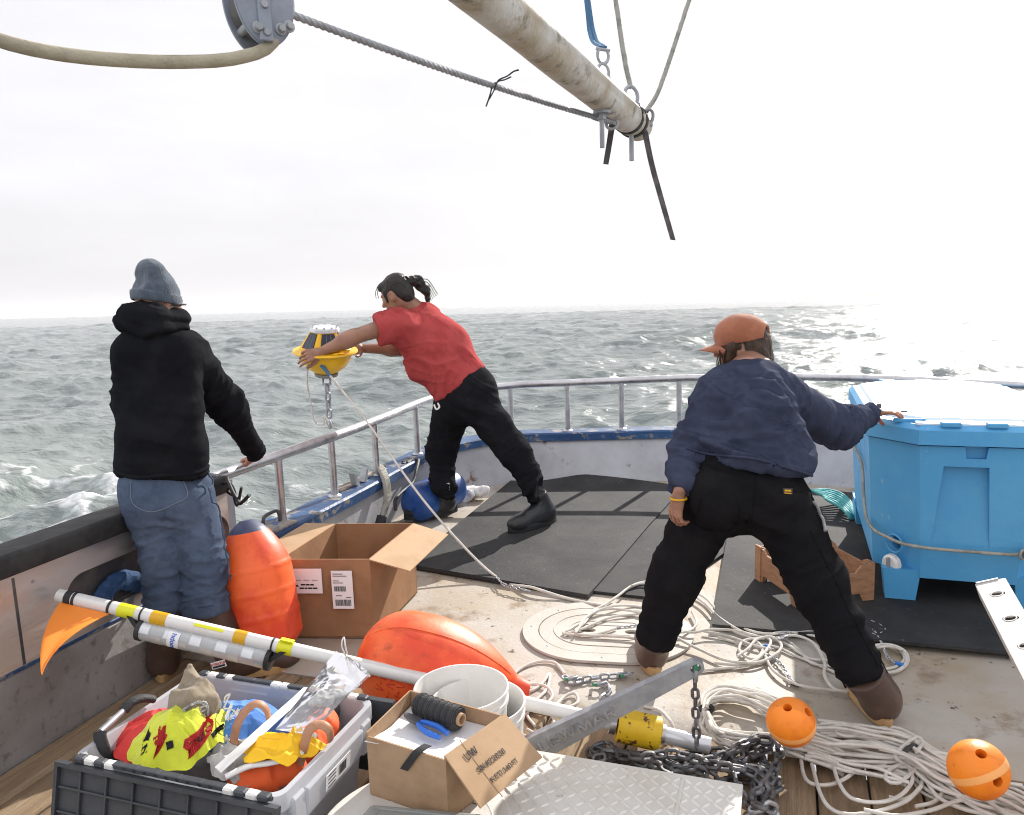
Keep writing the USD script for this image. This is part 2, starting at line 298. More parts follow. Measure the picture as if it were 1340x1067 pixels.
# ---------------------------------------------------------------- sea
SEA_Z = -1.0
def build_sea():
    az = np.radians(np.concatenate([np.linspace(-66, 56, 760), np.linspace(56, 294, 90)[1:-1]]))
    rr = [2.9]
    while rr[-1] < 260: rr.append(rr[-1] * 1.0068)
    while rr[-1] < 30000: rr.append(rr[-1] * 1.09)
    rr = A(rr); c0 = A([0, 2.2]); Rg, Az = np.meshgrid(rr, az, indexing='ij'); X = c0[0] + Rg * np.sin(Az); Y = c0[1] + Rg * np.cos(Az)
    Z = np.zeros_like(X); dX = np.zeros_like(X); dY = np.zeros_like(X); J = np.zeros_like(X); r = np.random.default_rng(3)
    wind = math.radians(195.0)             # waves come down on the boat from ahead
    for i in range(110):
        lam = 0.38 * (18 / .38) ** r.random(); k = 2 * PI / lam; th = wind + r.normal() * .55
        amp = .0088 * lam ** .62 * (1.0 if lam < 9 else .6); kx, ky = math.sin(th) * k, math.cos(th) * k; ph = kx * X + ky * Y + r.random() * 2 * PI
        fade = np.clip(2.2 - Rg / (lam * 110), 0, 1)
        Z += amp * fade * np.cos(ph); q = .85 * amp * fade; dX -= q * math.sin(th) * np.sin(ph); dY -= q * math.cos(th) * np.sin(ph); J += q * k * np.cos(ph)
    # broken water thrown off the boat's port side
    wx, wy = X + 9.3, Y - 7.6
    wk = np.exp(-((wx * .8) ** 2 / 14 + wy ** 2 / 9)); P3 = np.stack([X, Y, 0 * X], -1)
    Z += wk * (.16 + .34 * (meshkit.fbm(P3 * 1.1, 4, 5) - .45))
    nz = meshkit.fbm(P3 * np.where(Rg < 60, 1., .25)[..., None] * 1.4, 4, 11)
    foam = np.clip((J - .74) * 2.2 + (nz - .58) * 2.0, 0, 1) * np.clip(1.4 - Rg / 160, .1, 1)
    rid = 1 - np.abs(meshkit.fbm(P3 * 1.7 + 3, 4, 21) - .5) * 7
    foam = np.clip(foam + np.clip(wk * 1.5, 0, 1) * np.clip(rid * .9 + (J - .1) * .8 - .15, 0, 1), 0, 1)
    V = np.stack([X + dX, Y + dY, SEA_Z + Z], -1); a, b = X.shape; i, j = np.meshgrid(np.arange(a - 1), np.arange(b), indexing='ij'); q0, q1 = i * b + j, i * b + (j + 1) % b
    F = np.stack([q0, q1, q1 + b, q0 + b], -1).reshape(-1, 4)[:, ::-1]
    N = {'g': ('geometry', {}), 'at': ('attribute', {'attribute': 'foam'}), 'n1': ('noise_texture', {'scale': 2.6, 'detail': 6., 'roughness': .62}), 'n2': ('noise_texture', {'scale': .35, 'detail': 5., 'roughness': .65}),
         'mp': ('mapping', {'mapping_type': 'point', 'scale': (.8, 1.5, 1.)}), 'b1': ('bump', {'distance': .08}), 'b2': ('bump', {'distance': .20}), 'mp3': ('mapping', {'mapping_type': 'point', 'scale': (.8, 1.6, 1.)}), 'n3': ('noise_texture', {'scale': .07, 'detail': 3.}), 'r3': ('rgb_ramp', {'ramp': [(.35, (.185, .21, .212)), (.7, (.22, .255, .24))]}),
         'nf': ('noise_texture', {'scale': 7., 'detail': 8., 'roughness': .75}), 'fm': ('math', {'math_type': 'multiply_add', 'value2': 1.3}), 'fs': ('math', {'math_type': 'multiply_add', 'value2': 2.2, 'value3': -1.25, 'use_clamp': True}), 'f2': ('map_range', {'from_min': .36, 'from_max': 1.30, 'clamp': True}),
         'w': ('principled_bsdf', {'roughness': .12, 'ior': 1.333, 'specular_ior_level': .5}), 'f': ('principled_bsdf', {'base_color': (.78, .80, .80), 'roughness': .8}), 'mx': ('mix_closure', {})}
    L = [('g.position', 'mp.vector'), ('g.position', 'mp3.vector'), ('mp.vector', 'n1.vector'), ('mp3.vector', 'n2.vector'), ('g.position', 'n3.vector'), ('n3.fac', 'r3.fac'), ('r3.color', 'w.base_color'), ('n1.fac', 'b1.height'), ('n2.fac', 'b2.height'), ('b2.normal', 'b1.normal'), ('b1.normal', 'w.normal'), ('b1.normal', 'f.normal'),
         ('g.position', 'nf.vector'), ('at.fac', 'fm.value1'), ('nf.fac', 'fs.value1'), ('fs.result', 'fm.value3') , ('fm.value', 'f2.value'), ('f2.result', 'mx.fac'), ('w.BSDF', 'mx.closure1'), ('f.BSDF', 'mx.closure2')]
    L = [l if l[0] != 'fs.result' else ('fs.value', 'fm.value3') for l in L]
    sm = usdkit.material(stage, '/World/Looks/sea_water', N, L, surface='mx.closure')
    n = Node('/World/sea', (0, 0, 0)); g = usdkit.mesh(stage, '/World/sea', (V.reshape(-1, 3), F), sm, smooth=True)
    UsdGeom.PrimvarsAPI(g).CreatePrimvar('foam', Sdf.ValueTypeNames.FloatArray, 'vertex').Set(Vt.FloatArray.FromNumpy(foam.ravel().astype(np.float32)))
    tag(g.GetPrim(), 'grey green choppy open sea with small whitecaps around the boat', 'sea', kind='structure')
build_sea()

# ---------------------------------------------------------------- deck
deck = thing('deck', 'worn white painted boat deck with wooden planks at its near end', 'deck', kind='structure')
DE = 2.74
dp = sbox(-2.6, DE, 2.6, 6.3); hs = 3
def plate(x0, x1, y0, y1, z, t, st=.06):
    gx, gy = np.meshgrid(np.linspace(x0, x1, int((x1 - x0) / st)), np.linspace(y0, y1, int((y1 - y0) / st)), indexing='ij')
    gz = z + .006 * (meshkit.fbm(np.stack([gx * 1.3, gy * 1.3, 0 * gx], -1), 2, 4) - .5) - .02 * np.clip(1 - (gy - y0) / .05, 0, 1) ** 2
    return grid_sheet(np.stack([gx, gy, gz], -1), t)
part(deck, 'deck_plate', plate(-2.62, 2.62, DE, 6.45, -.003, .035), M['deck'], smooth=50)
for k in range(33):
    x = -2.6 + k * .16 + .004; w = .152
    if x > .95: break
    y0, y1 = .2, DE + .02
    b = bbox((w, y1 - y0, .04), (x + w / 2, (y0 + y1) / 2, -.05 + .003 * math.sin(k * 2.3)), .006)
    part(deck, 'plank', b, M['plank'], smooth=30)
part(deck, 'deck_beam', bbox((5.2, 3.0, .05), (0, 1.24, -.125)), M['dark'])

# ---------------------------------------------------------------- near raised bulwark on the port side
nb = thing('bulwark', 'grey raised side wall with black rubber cap and riveted aluminium panel', 'bulwark', (-2.64, 1.5, -.05))
part(nb, 'wall', bbox((.09, 4.4, .75), (-2.695, .95, .275)), M['bul'])
part(nb, 'lower_wall', bbox((.05, 4.4, .34), (-2.629, .95, .125), .01), M['bul'])
slot = affinity.scale(LineString([(2.28, .462), (3.05, .462)]).buffer(.095), 1, 1)
pan = sbox(-1.25, .302, 3.15, .655).difference(slot)
part(nb, 'panel', extrude(pan, .045, A([[0, 0, 1.], [1, 0, 0], [0, 1, 0]]), (-2.651, 0, 0)), M['alu'], smooth=20)
part(nb, 'slot_plate', extrude(slot.buffer(-.002), .003, A([[0, 0, 1.], [1, 0, 0], [0, 1, 0]]), (-2.648, 0, 0)), M['dark'])  # dark sheet painted in for the shade inside the slot
part(nb, 'blue_stripe', bbox((.02, 4.38, .014), (-2.612, .95, .302), .004), M['blue_g'])
capm = bbox((.17, 4.42, .085), (-2.665, .95, .695), .016); part(nb, 'cap', capm, M['black'], smooth=60)
part(nb, 'panel_seam', bbox((.006, .012, .33), (-2.607, 1.985, .476), .002), M['dark'])
for y in (1.78, 2.06, 2.62, 2.98):
    for z in (.345, .60): part(nb, 'rivet', revolve([(0, .006), (.004, .005), (.007, 0)], 10, ry(PI / 2), (-2.606, y, z)), M['galv'])
part(nb, 'hull_side', bbox((.05, 6.4, 1.9), (-2.79, .2, -.3)), M['sternw'])

# ---------------------------------------------------------------- low bulwark round the stern with its gunwale
half = A([(-2.66, 3.12), (-2.66, 4.2), (-2.66, 5.25), (-2.56, 5.82), (-2.18, 6.24), (-1.725, 6.38), (-1.29, 6.50), (-.83, 6.62), (-.37, 6.69), (0, 6.71)])
GP = spline(np.vstack([half, (half[:-1] * [-1, 1])[::-1], [(2.66, 1.0)]]), .08)
Gs = np.concatenate([[0], np.cumsum(np.linalg.norm(np.diff(GP, axis=0), axis=1))]); Tg = np.gradient(GP, axis=0); Tg /= np.linalg.norm(Tg, axis=1, keepdims=True); Ng = np.stack([-Tg[:, 1], Tg[:, 0]], 1)   # outward
def GZ(y): return np.interp(y, [3, 4.5, 6, 7], [.34, .345, .375, .395])
def sweep_h(prof, closed=True):           # prof: list of (outward offset, height above gunwale top); values may be arrays along the path
    n = len(GP); rows = []
    for o, z, ab in prof:
        o = np.broadcast_to(o, n); p = GP + Ng * o[:, None]; zz = (0 if ab else GZ(GP[:, 1])) + z; rows.append(np.column_stack([p, np.broadcast_to(zz, n)]))
    R = np.stack(rows, 1); k = R.shape[1]; i, j = np.meshgrid(np.arange(n - 1), np.arange(k if closed else k - 1), indexing='ij'); a = i * k + j; b = i * k + (j + 1) % k
    F = np.stack([a, a + k, b + k, b], -1).reshape(-1, 4); m = tm((R.reshape(-1, 3), F[:, ::-1])); return m
sb = thing('bulwark', 'low white bulwark curving round the stern under a chipped blue gunwale', 'bulwark', (0, 6.6, -.05))
ins = .06 + .26 * np.clip((GP[:, 1] - 5.6) / .7, 0, 1)
part(sb, 'inner_wall', sweep_h([(-.075, -.06, 0), (-.02, -.06, 0), (-.02 - ins + .04, -.1, 1), (-ins, -.1, 1)]), M['sternw'], smooth=50)
part(sb, 'gunwale', sweep_h([(-.10, -.01, 0), (-.085, 0, 0), (.09, 0, 0), (.105, -.012, 0), (.105, -.06, 0), (-.10, -.066, 0)]), M['blue_g'], smooth=25)
part(sb, 'hull_side', sweep_h([(.06, -.07, 0), (.08, -.07, 0), (-.05, -1.9, 1), (-.1, -1.9, 1)]), M['sternw'], smooth=50)
i0 = np.searchsorted(-GP[:40, 1], 0)
part(sb, 'weathered_cap', bbox((.19, .5, .016), (-2.665, 3.42, .349), .006), M['weather'])
part(sb, 'weathered_cap', bbox((.075, .62, .012), (-2.705, 4.62, .351), .005), M['weather'])
for x, y in ((-.98, 0), (.2, 0)): pass

# ---------------------------------------------------------------- rail
rail = thing('guard_rail', 'brushed steel guard rail on round posts around the stern', 'railing', (0, 6.6, .39))
RAILH = lambda y: np.interp(y, [3, 5, 6.2, 7], [.385, .37, .40, .43])
rp = spline(np.vstack([half, (half[:-1] * [-1, 1])[::-1], [(2.66, 2.6)]]), .05); rp = rp[rp[:, 1] > 3.05]
part(rail, 'top_rail', tube(np.column_stack([rp, GZ(rp[:, 1]) + RAILH(rp[:, 1])]), .030, 16), M['steel'], smooth=60)
posts = [(-2.66, 3.14), (-2.66, 3.66), (-2.66, 4.21), (-2.66, 4.76), (-2.645, 5.38), (-2.18, 6.24), (-1.725, 6.38), (-1.29, 6.50), (-.83, 6.62), (-.37, 6.69), (.12, 6.705), (.60, 6.66), (1.06, 6.565), (1.5, 6.44), (1.95, 6.31), (2.645, 5.38), (2.66, 4.4)]
for x, y in posts:
    z = float(GZ(y)); h = float(RAILH(y)); p = part(rail, 'post', cyl((x, y, z - .01), (x, y, z + h - .012), .0225, n=16), M['steel'], smooth=60)
    part(p, 'foot_ring', revolve([(.024, 0), (.042, 0), (.04, .006), (.026, .014), (.024, .014)], 18, None, (x, y, z + .001)), M['steel'])

# ---------------------------------------------------------------- mats
def rubber(poly, z0, t, curl=None):
    s = .035; x0, y0, x1, y1 = Polygon(poly).bounds; P = A(poly, float)
    # bilinear sheet through the four corners
    n, m = 40, 60; u, v = np.meshgrid(np.linspace(0, 1, n), np.linspace(0, 1, m), indexing='ij')
    Q = (P[0] * ((1 - u) * (1 - v))[..., None] + P[1] * (u * (1 - v))[..., None] + P[2] * (u * v)[..., None] + P[3] * ((1 - u) * v)[..., None])
    zz = z0 + t + .009 * (meshkit.fbm(np.concatenate([Q * 1.2, 0 * Q[..., :1]], -1), 2, 8) - .3)
    if curl is not None: zz = zz + curl(Q[..., 0], Q[..., 1])
    return grid_sheet(np.concatenate([Q, zz[..., None]], -1), t)
gm = 'black rubber mats on the deck'
solo('rubber_mat', rubber([(-2.06, 3.99), (-.94, 3.80), (-.73, 6.12), (-2.12, 6.0)], .004, .022, lambda x, y: .10 * np.clip((y - 5.9) / .2, 0, 1) * np.clip((x + 1.9) / .4, 0, 1) * np.clip((-.8 - x) / .8, 0, 1)), M['mat'], 'wide black rubber mat under the boots of the person in red', 'mat', gm, smooth=50)
solo('rubber_mat', rubber([(-.95, 3.885), (-.585, 3.87), (.20, 6.12), (-.80, 6.12)], .002, .013), M['mat'], 'narrow black rubber mat strip beside the left leg of the person in navy', 'mat', gm, smooth=50)
solo('rubber_mat', rubber([(-.30, 3.58), (1.9, 3.62), (1.9, 6.12), (-.345, 6.12)], .018, .014), M['mat'], 'black rubber mat under the big blue bin and the brown stand', 'mat', gm, smooth=50)

# ---------------------------------------------------------------- more materials
M['bin'] = mat('bin_blue', (.075, .33, .62), .36, c2=(.095, .36, .63), s2=3, c3=(.30, .46, .60), s3=26, at3=(.66, .72), c4=((.05, .16, .27), 7, (.66, .80)), bump=[(60, .0012), (4, .004)], r2=.5)
M['lid_glare'] = mat('lid_painted_glare', (.66, .74, .80), .35, c2=(.55, .68, .78), s2=2, at2=(.5, .8))  # sky and sun glare on a blue lid, put into its colour
M['orange'] = mat('buoy_orange', (.86, .135, .03), .36, c2=(.70, .06, .018), s2=4, c3=(.42, .05, .018), s3=11, at3=(.60, .76), bump=[(18, .0015)], r2=.55, c4=((.25, .04, .02), 34, (.665, .70)))
M['navy_r'] = mat('navy_rubber', (.05, .06, .12), .5)
M['floatm'] = mat('float_orange', (.90, .25, .015), .42, c2=(.78, .19, .01), s2=9, c4=((.35, .12, .03), 40, (.66, .70)), bump=[(70, .0012)], r2=.55)
M['float_band'] = mat('float_band', (.92, .42, .13), .45)
M['card'] = mat('cardboard', (.33, .185, .10), .8, c2=(.27, .15, .08), s2=4, c4=((.20, .11, .06), 6, (.62, .75)), bump=[(3, .001, (1, 1, 60)), (30, .0008)], spec=.2)
M['card_in'] = mat('cardboard_pale', (.46, .31, .19), .8, c2=(.41, .27, .16), s2=5, bump=[(30, .0008)], spec=.2)
M['card2'] = mat('old_cardboard', (.40, .27, .17), .85, c2=(.29, .18, .10), s2=7, at2=(.4, .75), bump=[(26, .0025)], spec=.2)
M['paper'] = mat('paper_white', (.78, .78, .80), .7)
M['ink'] = mat('ink', (.03, .03, .035), .7)
M['redink'] = mat('red_ink', (.6, .03, .03), .6)
M['brownwood'] = mat('brown_board', (.36, .19, .10), .75, c2=(.27, .14, .07), s2=5, stretch=(3, 3, 12), bump=[(30, .001)], island=.12)
M['yellow'] = mat('buoy_yellow', (.90, .52, .012), .38, c2=(.84, .47, .01), s2=5)
M['solar'] = mat('solar_panel', (.008, .010, .022), .12, c2=(.014, .02, .04), s2=60)
M['clearcap'] = mat('clear_cap', (.75, .78, .80), .12, extra={'transmission_weight': .35})
M['grey_pl'] = mat('grey_plastic', (.24, .24, .25), .5)
M['lidgrey'] = mat('tote_lid_grey', (.040, .044, .052), .42, c2=(.055, .06, .068), s2=6, bump=[(120, .0008)])
M['tape_y'] = mat('tape_yellow', (.72, .72, .02), .4)
M['tape_o'] = mat('tape_amber', (.66, .36, .01), .3)
M['reflect'] = mat('reflector_silver', (.62, .63, .65), .25, .6)
M['flag'] = mat('flag_orange', (.95, .27, .03), .6, extra={'subsurface_weight': 0.})
M['rustyel'] = mat('rusty_yellow', (.72, .47, .015), .5, c2=(.66, .38, .01), s2=5, c3=(.12, .045, .02), s3=19, at3=(.545, .575), bump=[(20, .003)])
M['dplate'] = mat('locker_paint', (.64, .62, .58), .5, c2=(.52, .48, .42), s2=4, at2=(.45, .75), c3=(.25, .18, .13), s3=18, at3=(.68, .74), bump=[(50, .001)])
M['spar'] = mat('spar_paint', (.60, .58, .54), .6, c2=(.42, .36, .26), s2=5, at2=(.42, .62), c3=(.22, .20, .15), s3=12, at3=(.55, .66), bump=[(40, .004), (12, .004)], det=8.)
M['hatch'] = mat('hatch_paint', (.50, .47, .42), .55, c2=(.42, .38, .33), s2=4, at2=(.4, .7), bump=[(60, .0015)])
M['blockp'] = mat('block_paint', (.29, .32, .39), .5, .25, c2=(.20, .21, .25), s2=8, at2=(.45, .7), c3=(.25, .14, .08), s3=10, at3=(.66, .72), bump=[(30, .001)])
M['hose'] = mat('rope_tan', (.46, .41, .31), .75, c2=(.36, .32, .24), s2=9, bump=[(120, .004)])
M['fend_blue'] = mat('fender_blue', (.012, .055, .22), .3, c2=(.02, .08, .28), s2=5, c3=(.3, .3, .32), s3=24, at3=(.71, .75), r2=.5)
M['twine'] = mat('black_twine', (.02, .02, .022), .5, bump=[(5, .004, (1, 1, 1)), (200, .003)])
M['pl_blue'] = mat('handle_blue', (.015, .12, .52), .35)
M['lime'] = mat('cloth_lime', (.58, .63, .025), .8, c2=(.50, .55, .02), s2=8, bump=[(300, .001)], sheen=.3)
M['khaki'] = mat('cloth_khaki', (.23, .185, .125), .85, c2=(.12, .095, .065), s2=9, at2=(.5, .68), bump=[(300, .001)], sheen=.2)
M['clo_blue'] = mat('cloth_blue', (.05, .19, .55), .8, bump=[(300, .001)], sheen=.2)
M['clo_red'] = mat('cloth_red', (.55, .03, .025), .7, bump=[(300, .001)])
M['clo_org'] = mat('cloth_orange', (.78, .11, .02), .7, bump=[(300, .001)])
M['clo_yel'] = mat('cloth_yellow', (.88, .52, .012), .75, bump=[(300, .001)])
M['clo_grey'] = mat('cloth_grey', (.45, .44, .42), .8, c2=(.3, .3, .29), s2=12)
M['clo_white'] = mat('cloth_white', (.75, .74, .72), .8)
M['leather'] = mat('tan_leather', (.40, .20, .11), .55, c2=(.30, .14, .075), s2=12)
M['green'] = mat('shackle_green', (.02, .18, .08), .4)
M['bluetape'] = mat('blue_tape', (.02, .15, .5), .4)
M['blackfoam'] = mat('black_foam', (.02, .02, .022), .7, bump=[(120, .003)])
M['strapblue'] = mat('strap_blue', (.07, .17, .30), .8, bump=[(200, .002)])
M['clearlid'] = mat('smoky_clear_plastic', (.50, .52, .50), .25, extra={'transmission_weight': .55})
# translucent tote wall and clear film
usdkit.material(stage, '/World/Looks/frosted_plastic', {'p': ('principled_bsdf', {'base_color': (.74, .75, .78), 'roughness': .32}), 't': ('translucent_bsdf', {'color': (.70, .73, .78)}), 'tr': ('transparent_bsdf', {'color': (.85, .87, .9)}), 'm': ('mix_closure', {'fac': .38}), 'm2': ('mix_closure', {'fac': .22})},
                [('p.BSDF', 'm.closure1'), ('t.BSDF', 'm.closure2'), ('m.closure', 'm2.closure1'), ('tr.BSDF', 'm2.closure2')], surface='m2.closure'); M['frost'] = '/World/Looks/frosted_plastic'
usdkit.material(stage, '/World/Looks/clear_film', {'g': ('glossy_bsdf', {'color': (.95, .95, .97), 'roughness': .22}), 'd': ('diffuse_bsdf', {'color': (.8, .8, .82)}), 'tr': ('transparent_bsdf', {'color': (.93, .94, .95)}), 'fr': ('fresnel', {'IOR': 1.36}), 'm0': ('mix_closure', {'fac': .10}), 'm': ('mix_closure', {})},
                [('tr.BSDF', 'm0.closure1'), ('d.BSDF', 'm0.closure2'), ('fr.fac', 'm.fac'), ('m0.closure', 'm.closure1'), ('g.BSDF', 'm.closure2')], surface='m.closure'); M['film'] = '/World/Looks/clear_film'

def txt(parent, name, s, h, o, xd, yd, m, bold=False, depth=.0012, center=True, lift=.001):
    t = meshkit.text_mesh(s, h, depth, bold); xd, yd = nrm(xd), nrm(yd)
    if center: t.apply_translation([-t.bounds[:, 0].mean(), -t.bounds[:, 1].mean(), 0])
    zd = nrm(np.cross(xd, yd)); return part(parent, name, moved(t, np.stack([xd, np.cross(zd, xd), zd], 1), A(o) + zd * lift), m, smooth=False)
def wrap_text(parent, name, s, h, c, ax, rad, start, m, depth=.001):  # lettering wrapped round a surface is given by its own function elsewhere
    pass
def link_mesh(L=.040, W=.027, r=.0042, n=16, k=6):
    a = (L - W) / 2; t = np.linspace(0, 2 * PI, n, endpoint=False); R = W / 2 - r
    P = np.column_stack([np.cos(t) * R + np.sign(np.cos(t)) * a, np.sin(t) * R, 0 * t]); return tube(P, r, k, closed=True)
def chain_along(node, P, m, L=.040, W=.027, r=.0042, roll0=0., wob=0.15, seed=0):
    rg = np.random.default_rng(seed); P = spline(P, .004); s = np.concatenate([[0], np.cumsum(np.linalg.norm(np.diff(P, axis=0), axis=1))]); lm = link_mesh(L, W, r); pitch = L - 2 * r * 1.05; n = int(s[-1] / pitch)
    for i in range(n):
        c = A([np.interp((i + .5) * pitch, s, P[:, k]) for k in range(3)]); d = nrm(A([np.interp((i + 1) * pitch, s, P[:, k]) - np.interp(i * pitch, s, P[:, k]) for k in range(3)]) + 1e-9)
        a = roll0 + (i % 2) * PI / 2 + rg.normal() * wob; f = frame(d, [0, 0, 1] if abs(d[2]) < .9 else [1, 0, 0]); x, y = f[:, 0], f[:, 1]; u = math.cos(a) * x + math.sin(a) * y
        R = np.stack([d, np.cross(u, d), u], 1); part(node, 'link', moved(lm, R, c), m, smooth=60)
def shackle(node, c, d, w, m, size=.03, pin=None):
    d = nrm(d); w = nrm(w); t = np.linspace(-.25 * PI, 1.25 * PI, 16); P = A(c) + size * (np.cos(t)[:, None] * w * .62 + np.sin(t)[:, None] * d * .8 + .1 * d)
    part(node, 'shackle', tube(P, size * .16, 8), m, smooth=60); p0, p1 = P[0] , P[-1]; e = (p0 - p1) * .35
    p = part(node, 'shackle_pin', cyl(p1 - e, p0 + e, size * .17, n=10), pin or m)
def rope_mesh(P, r, n=8, step=.02, jig=0., seed=0, twist=None, closed=False):
    P = spline(P, step, closed)
    if jig: P = P + jig * (np.stack([meshkit.fbm(P * 6 + 10 * k, 2, seed + k) for k in range(3)], 1) - .5) * [1, 1, .3]
    return tube(P, r, n, closed=closed, twist=twist)

# ---------------------------------------------------------------- big blue insulated bin
tote = thing('insulated_bin', 'big blue insulated fish bin with a closed pale lid', 'fish bin', (.83, 4.85, .016))
def octo(x0, x1, y0, y1, c, z): return [(x0 + c, y0, z), (x1 - c, y0, z), (x1, y0 + c, z), (x1, y1 - c, z), (x1 - c, y1, z), (x0 + c, y1, z), (x0, y1 - c, z), (x0, y0 + c, z)]
TX0, TX1, TY0, TY1 = .395, 1.265, 4.02, 5.62
body = m3.Manifold.hull_points(A(octo(TX0 + .045, TX1 - .045, TY0 + .06, TY1 - .05, .19, .155) + octo(TX0, TX1, TY0, TY1, .20, .815)))
def fprism(pts, y0, y1):                 # prism from an outline in the xz plane
    P = Polygon(pts); return m3.Manifold(m3.Mesh(*(lambda t: (np.asarray(t.vertices, np.float32), np.asarray(t.faces, np.uint32)))(extrude(P, y1 - y0, A([[1, 0, 0], [0, 0, -1.], [0, 1, 0]]), (0, y1, 0)))))
body -= fprism([(.70, .72), (.885, .72), (.92, .19), (.655, .19)], 3.9, TY0 + .045)          # front recess
body -= fprism([(.78, .835), (.88, .835), (.87, .76), (.79, .76)], 3.9, TY0 + .03)
cc = A([TX0 + .10, TY0 + .10, 0]); nd = nrm([-1, -1, 0]); td = nrm([1, -1, 0])
hole_c = cc + td * .005 + A([0, 0, .30]); 
body -= m3.Manifold.cylinder(.19, .042, .030, 28).rotate([0, 0, 0]).transform(T4(frame(-nd), hole_c + nd * .07)[:3])
part(tote, 'body', body, M['bin'], smooth=25)
for (x, y, sx, sy) in ((TX0 + .155, TY0 + .115, .16, .10), (TX1 - .155, TY0 + .115, .16, .10), (TX0 + .10, TY1 - .2, .12, .24), (TX1 - .10, TY1 - .2, .12, .24)):
    part(tote, 'foot', m3.Manifold.hull_points(A([(x + i * sx / 2 * k, y + j * sy / 2 * k, z) for z, k in ((.018, .82), (.19, 1.05)) for i in (-1, 1) for j in (-1, 1)])), M['bin'], smooth=25)
lid = m3.Manifold.hull_points(A(octo(TX0 - .012, TX1 + .012, TY0 - .015, TY1 + .012, .205, .822) + octo(TX0 - .012, TX1 + .012, TY0 - .015, TY1 + .012, .205, .89) + octo(TX0 + .01, TX1 - .01, TY0 + .008, TY1 - .01, .20, .912)))
ld = part(tote, 'lid', lid, M['bin'], smooth=25)
part(ld, 'lid_panel', m3.Manifold.hull_points(A(octo(TX0 + .04, TX1 - .04, TY0 + .11, TY1 - .04, .18, .905) + octo(TX0 + .055, TX1 - .055, TY0 + .125, TY1 - .055, .175, .928))), M['lid_glare'], smooth=25)  # inset panels painted pale for the glare on the blue lid
part(ld, 'lid_panel', bbox((.50, .09, .012), (.83, TY0 + .055, .914), .004), M['lid_glare'])
for x in (.72, .905): part(ld, 'lid_tooth', bbox((.085, .05, .024), (x, TY0 + .012, .917), .006), M['bin'])
for x in (.56, 1.10): part(ld, 'lid_tooth', bbox((.14, .024, .02), (x, TY0 + .09, .918), .006), M['bin'])
for x in (.62, .83, 1.02): part(ld, 'lid_tooth', bbox((.09, .05, .022), (x, TY1 - .02, .918), .006), M['bin'])
part(ld, 'latch', bbox((.02, .03, .06), (TX0 + .05, TY0 + .27, .94), .006), M['dark']); 
for x in (.56, 1.12): part(ld, 'lid_bolt', revolve([(0, .01), (.012, .008), (.016, 0)], 12, None, (x, 4.3, .927)), M['dark'])
plug_c = cc + td * .005 + A([0, 0, .20]) + nd * -.026
pl = part(tote, 'drain_plug', revolve([(0, .03), (.036, .03), (.046, .02), (.048, 0), (0, 0)], 28, frame(nd), plug_c), M['white_p'])
part(pl, 'plug_grip', moved(bbox((.016, .07, .018), (0, 0, .034), .006), frame(nd), plug_c), M['grey_pl'])
part(tote, 'hole_ring', tube(hole_c - nd * .03 + .044 * (np.cos(np.linspace(0, 2 * PI, 25)[:-1])[:, None] * td + np.sin(np.linspace(0, 2 * PI, 25)[:-1])[:, None] * A([0, 0, 1.])), .006, 8, closed=True), M['bin'], smooth=60)
rp_ = A([(TX0 - .005, TY1 - .35, .60), (TX0 - .01, TY0 + .55, .63), (TX0 - .004, TY0 + .42, .60), (TX0 + .01, TY0 + .22, .38), (TX0 + .10, TY0 + .085, .335), (TX0 + .21, TY0 + .014, .325), (.83, TY0 + .012, .318), (TX1 - .21, TY0 + .014, .325), (TX1 - .08, TY0 + .12, .37), (TX1 + .0, TY0 + .25, .42), (TX1, TY1 - .3, .5)])
tr = thing('rope', 'pale grey rope tied round the middle of the blue fish bin', 'rope', (TX0, TY0, .3))
part(tr, 'cord', tube(spline(rp_, .012), .0085, 10, twist=(3, 22, .2)), M['rope_g'], smooth=60)
for k in range(9):
    t = k / 8; c = A([TX1 - .23 + .16 * t, TY0 + .002 + .045 * t, .325 + .03 * t]); part(tr, 'knot_turn', tube(c + .021 * np.column_stack([np.cos(np.linspace(0, 5.5, 14)) * .6, np.cos(np.linspace(0, 5.5, 14)) * .5, np.sin(np.linspace(0, 5.5, 14))]) + A([0, -.004, 0]), .006, 6), M['rope_g'], smooth=60)

# ---------------------------------------------------------------- brown notched stand beside the bin
st = thing('wooden_stand', 'low square brown board stand with notched legs beside the blue bin', 'stand', (.14, 4.1, .016))
c0, e1, e2 = A([.075, 3.86, .018]), nrm([-.5, .86, 0]), nrm([.86, .5, 0]); S = .40
for (a, b) in ((0, 0), (1, 0), (0, 1), (1, 1)):
    base = c0 + e1 * S * a + e2 * S * b; pm = None
    for k in range(3):
        o = base + (e2 * (.013 * k) * (1 if b == 0 else -1)) ; q = part(st, 'corner_board', moved(bbox((.058 - .004 * k, .0115, .205 - .006 * k), (0, 0, (.205 - .006 * k) / 2), .0015), np.stack([e1, -e2, A([0, 0, 1.])], 1) * 1.0, o + e1 * (.02 if a == 0 else -.02)), M['brownwood'], smooth=20)
def side(p, q, dip):
    d = q - p; L = np.linalg.norm(d); o = Polygon([(0, 0), (.05, 0), (.075, .05), (L - .075, .05), (L - .05, 0), (L, 0), (L, .19), (L - .07, .19), (L - .10, .19 - dip), (.10, .19 - dip), (.07, .19), (0, .19)])
    x = d / L; return extrude(o, .011, np.stack([x, A([0, 0, 1.]), np.cross(x, [0, 0, 1.])], 1), p)
for p, q, dp_ in ((c0, c0 + e1 * S, .02), (c0, c0 + e2 * S, .035), (c0 + e1 * S, c0 + e1 * S + e2 * S, .02), (c0 + e2 * S, c0 + e2 * S + e1 * S, .02)):
    part(st, 'side_board', side(p + A([0, 0, .006]), q + A([0, 0, .006]), dp_), M['brownwood'], smooth=20)

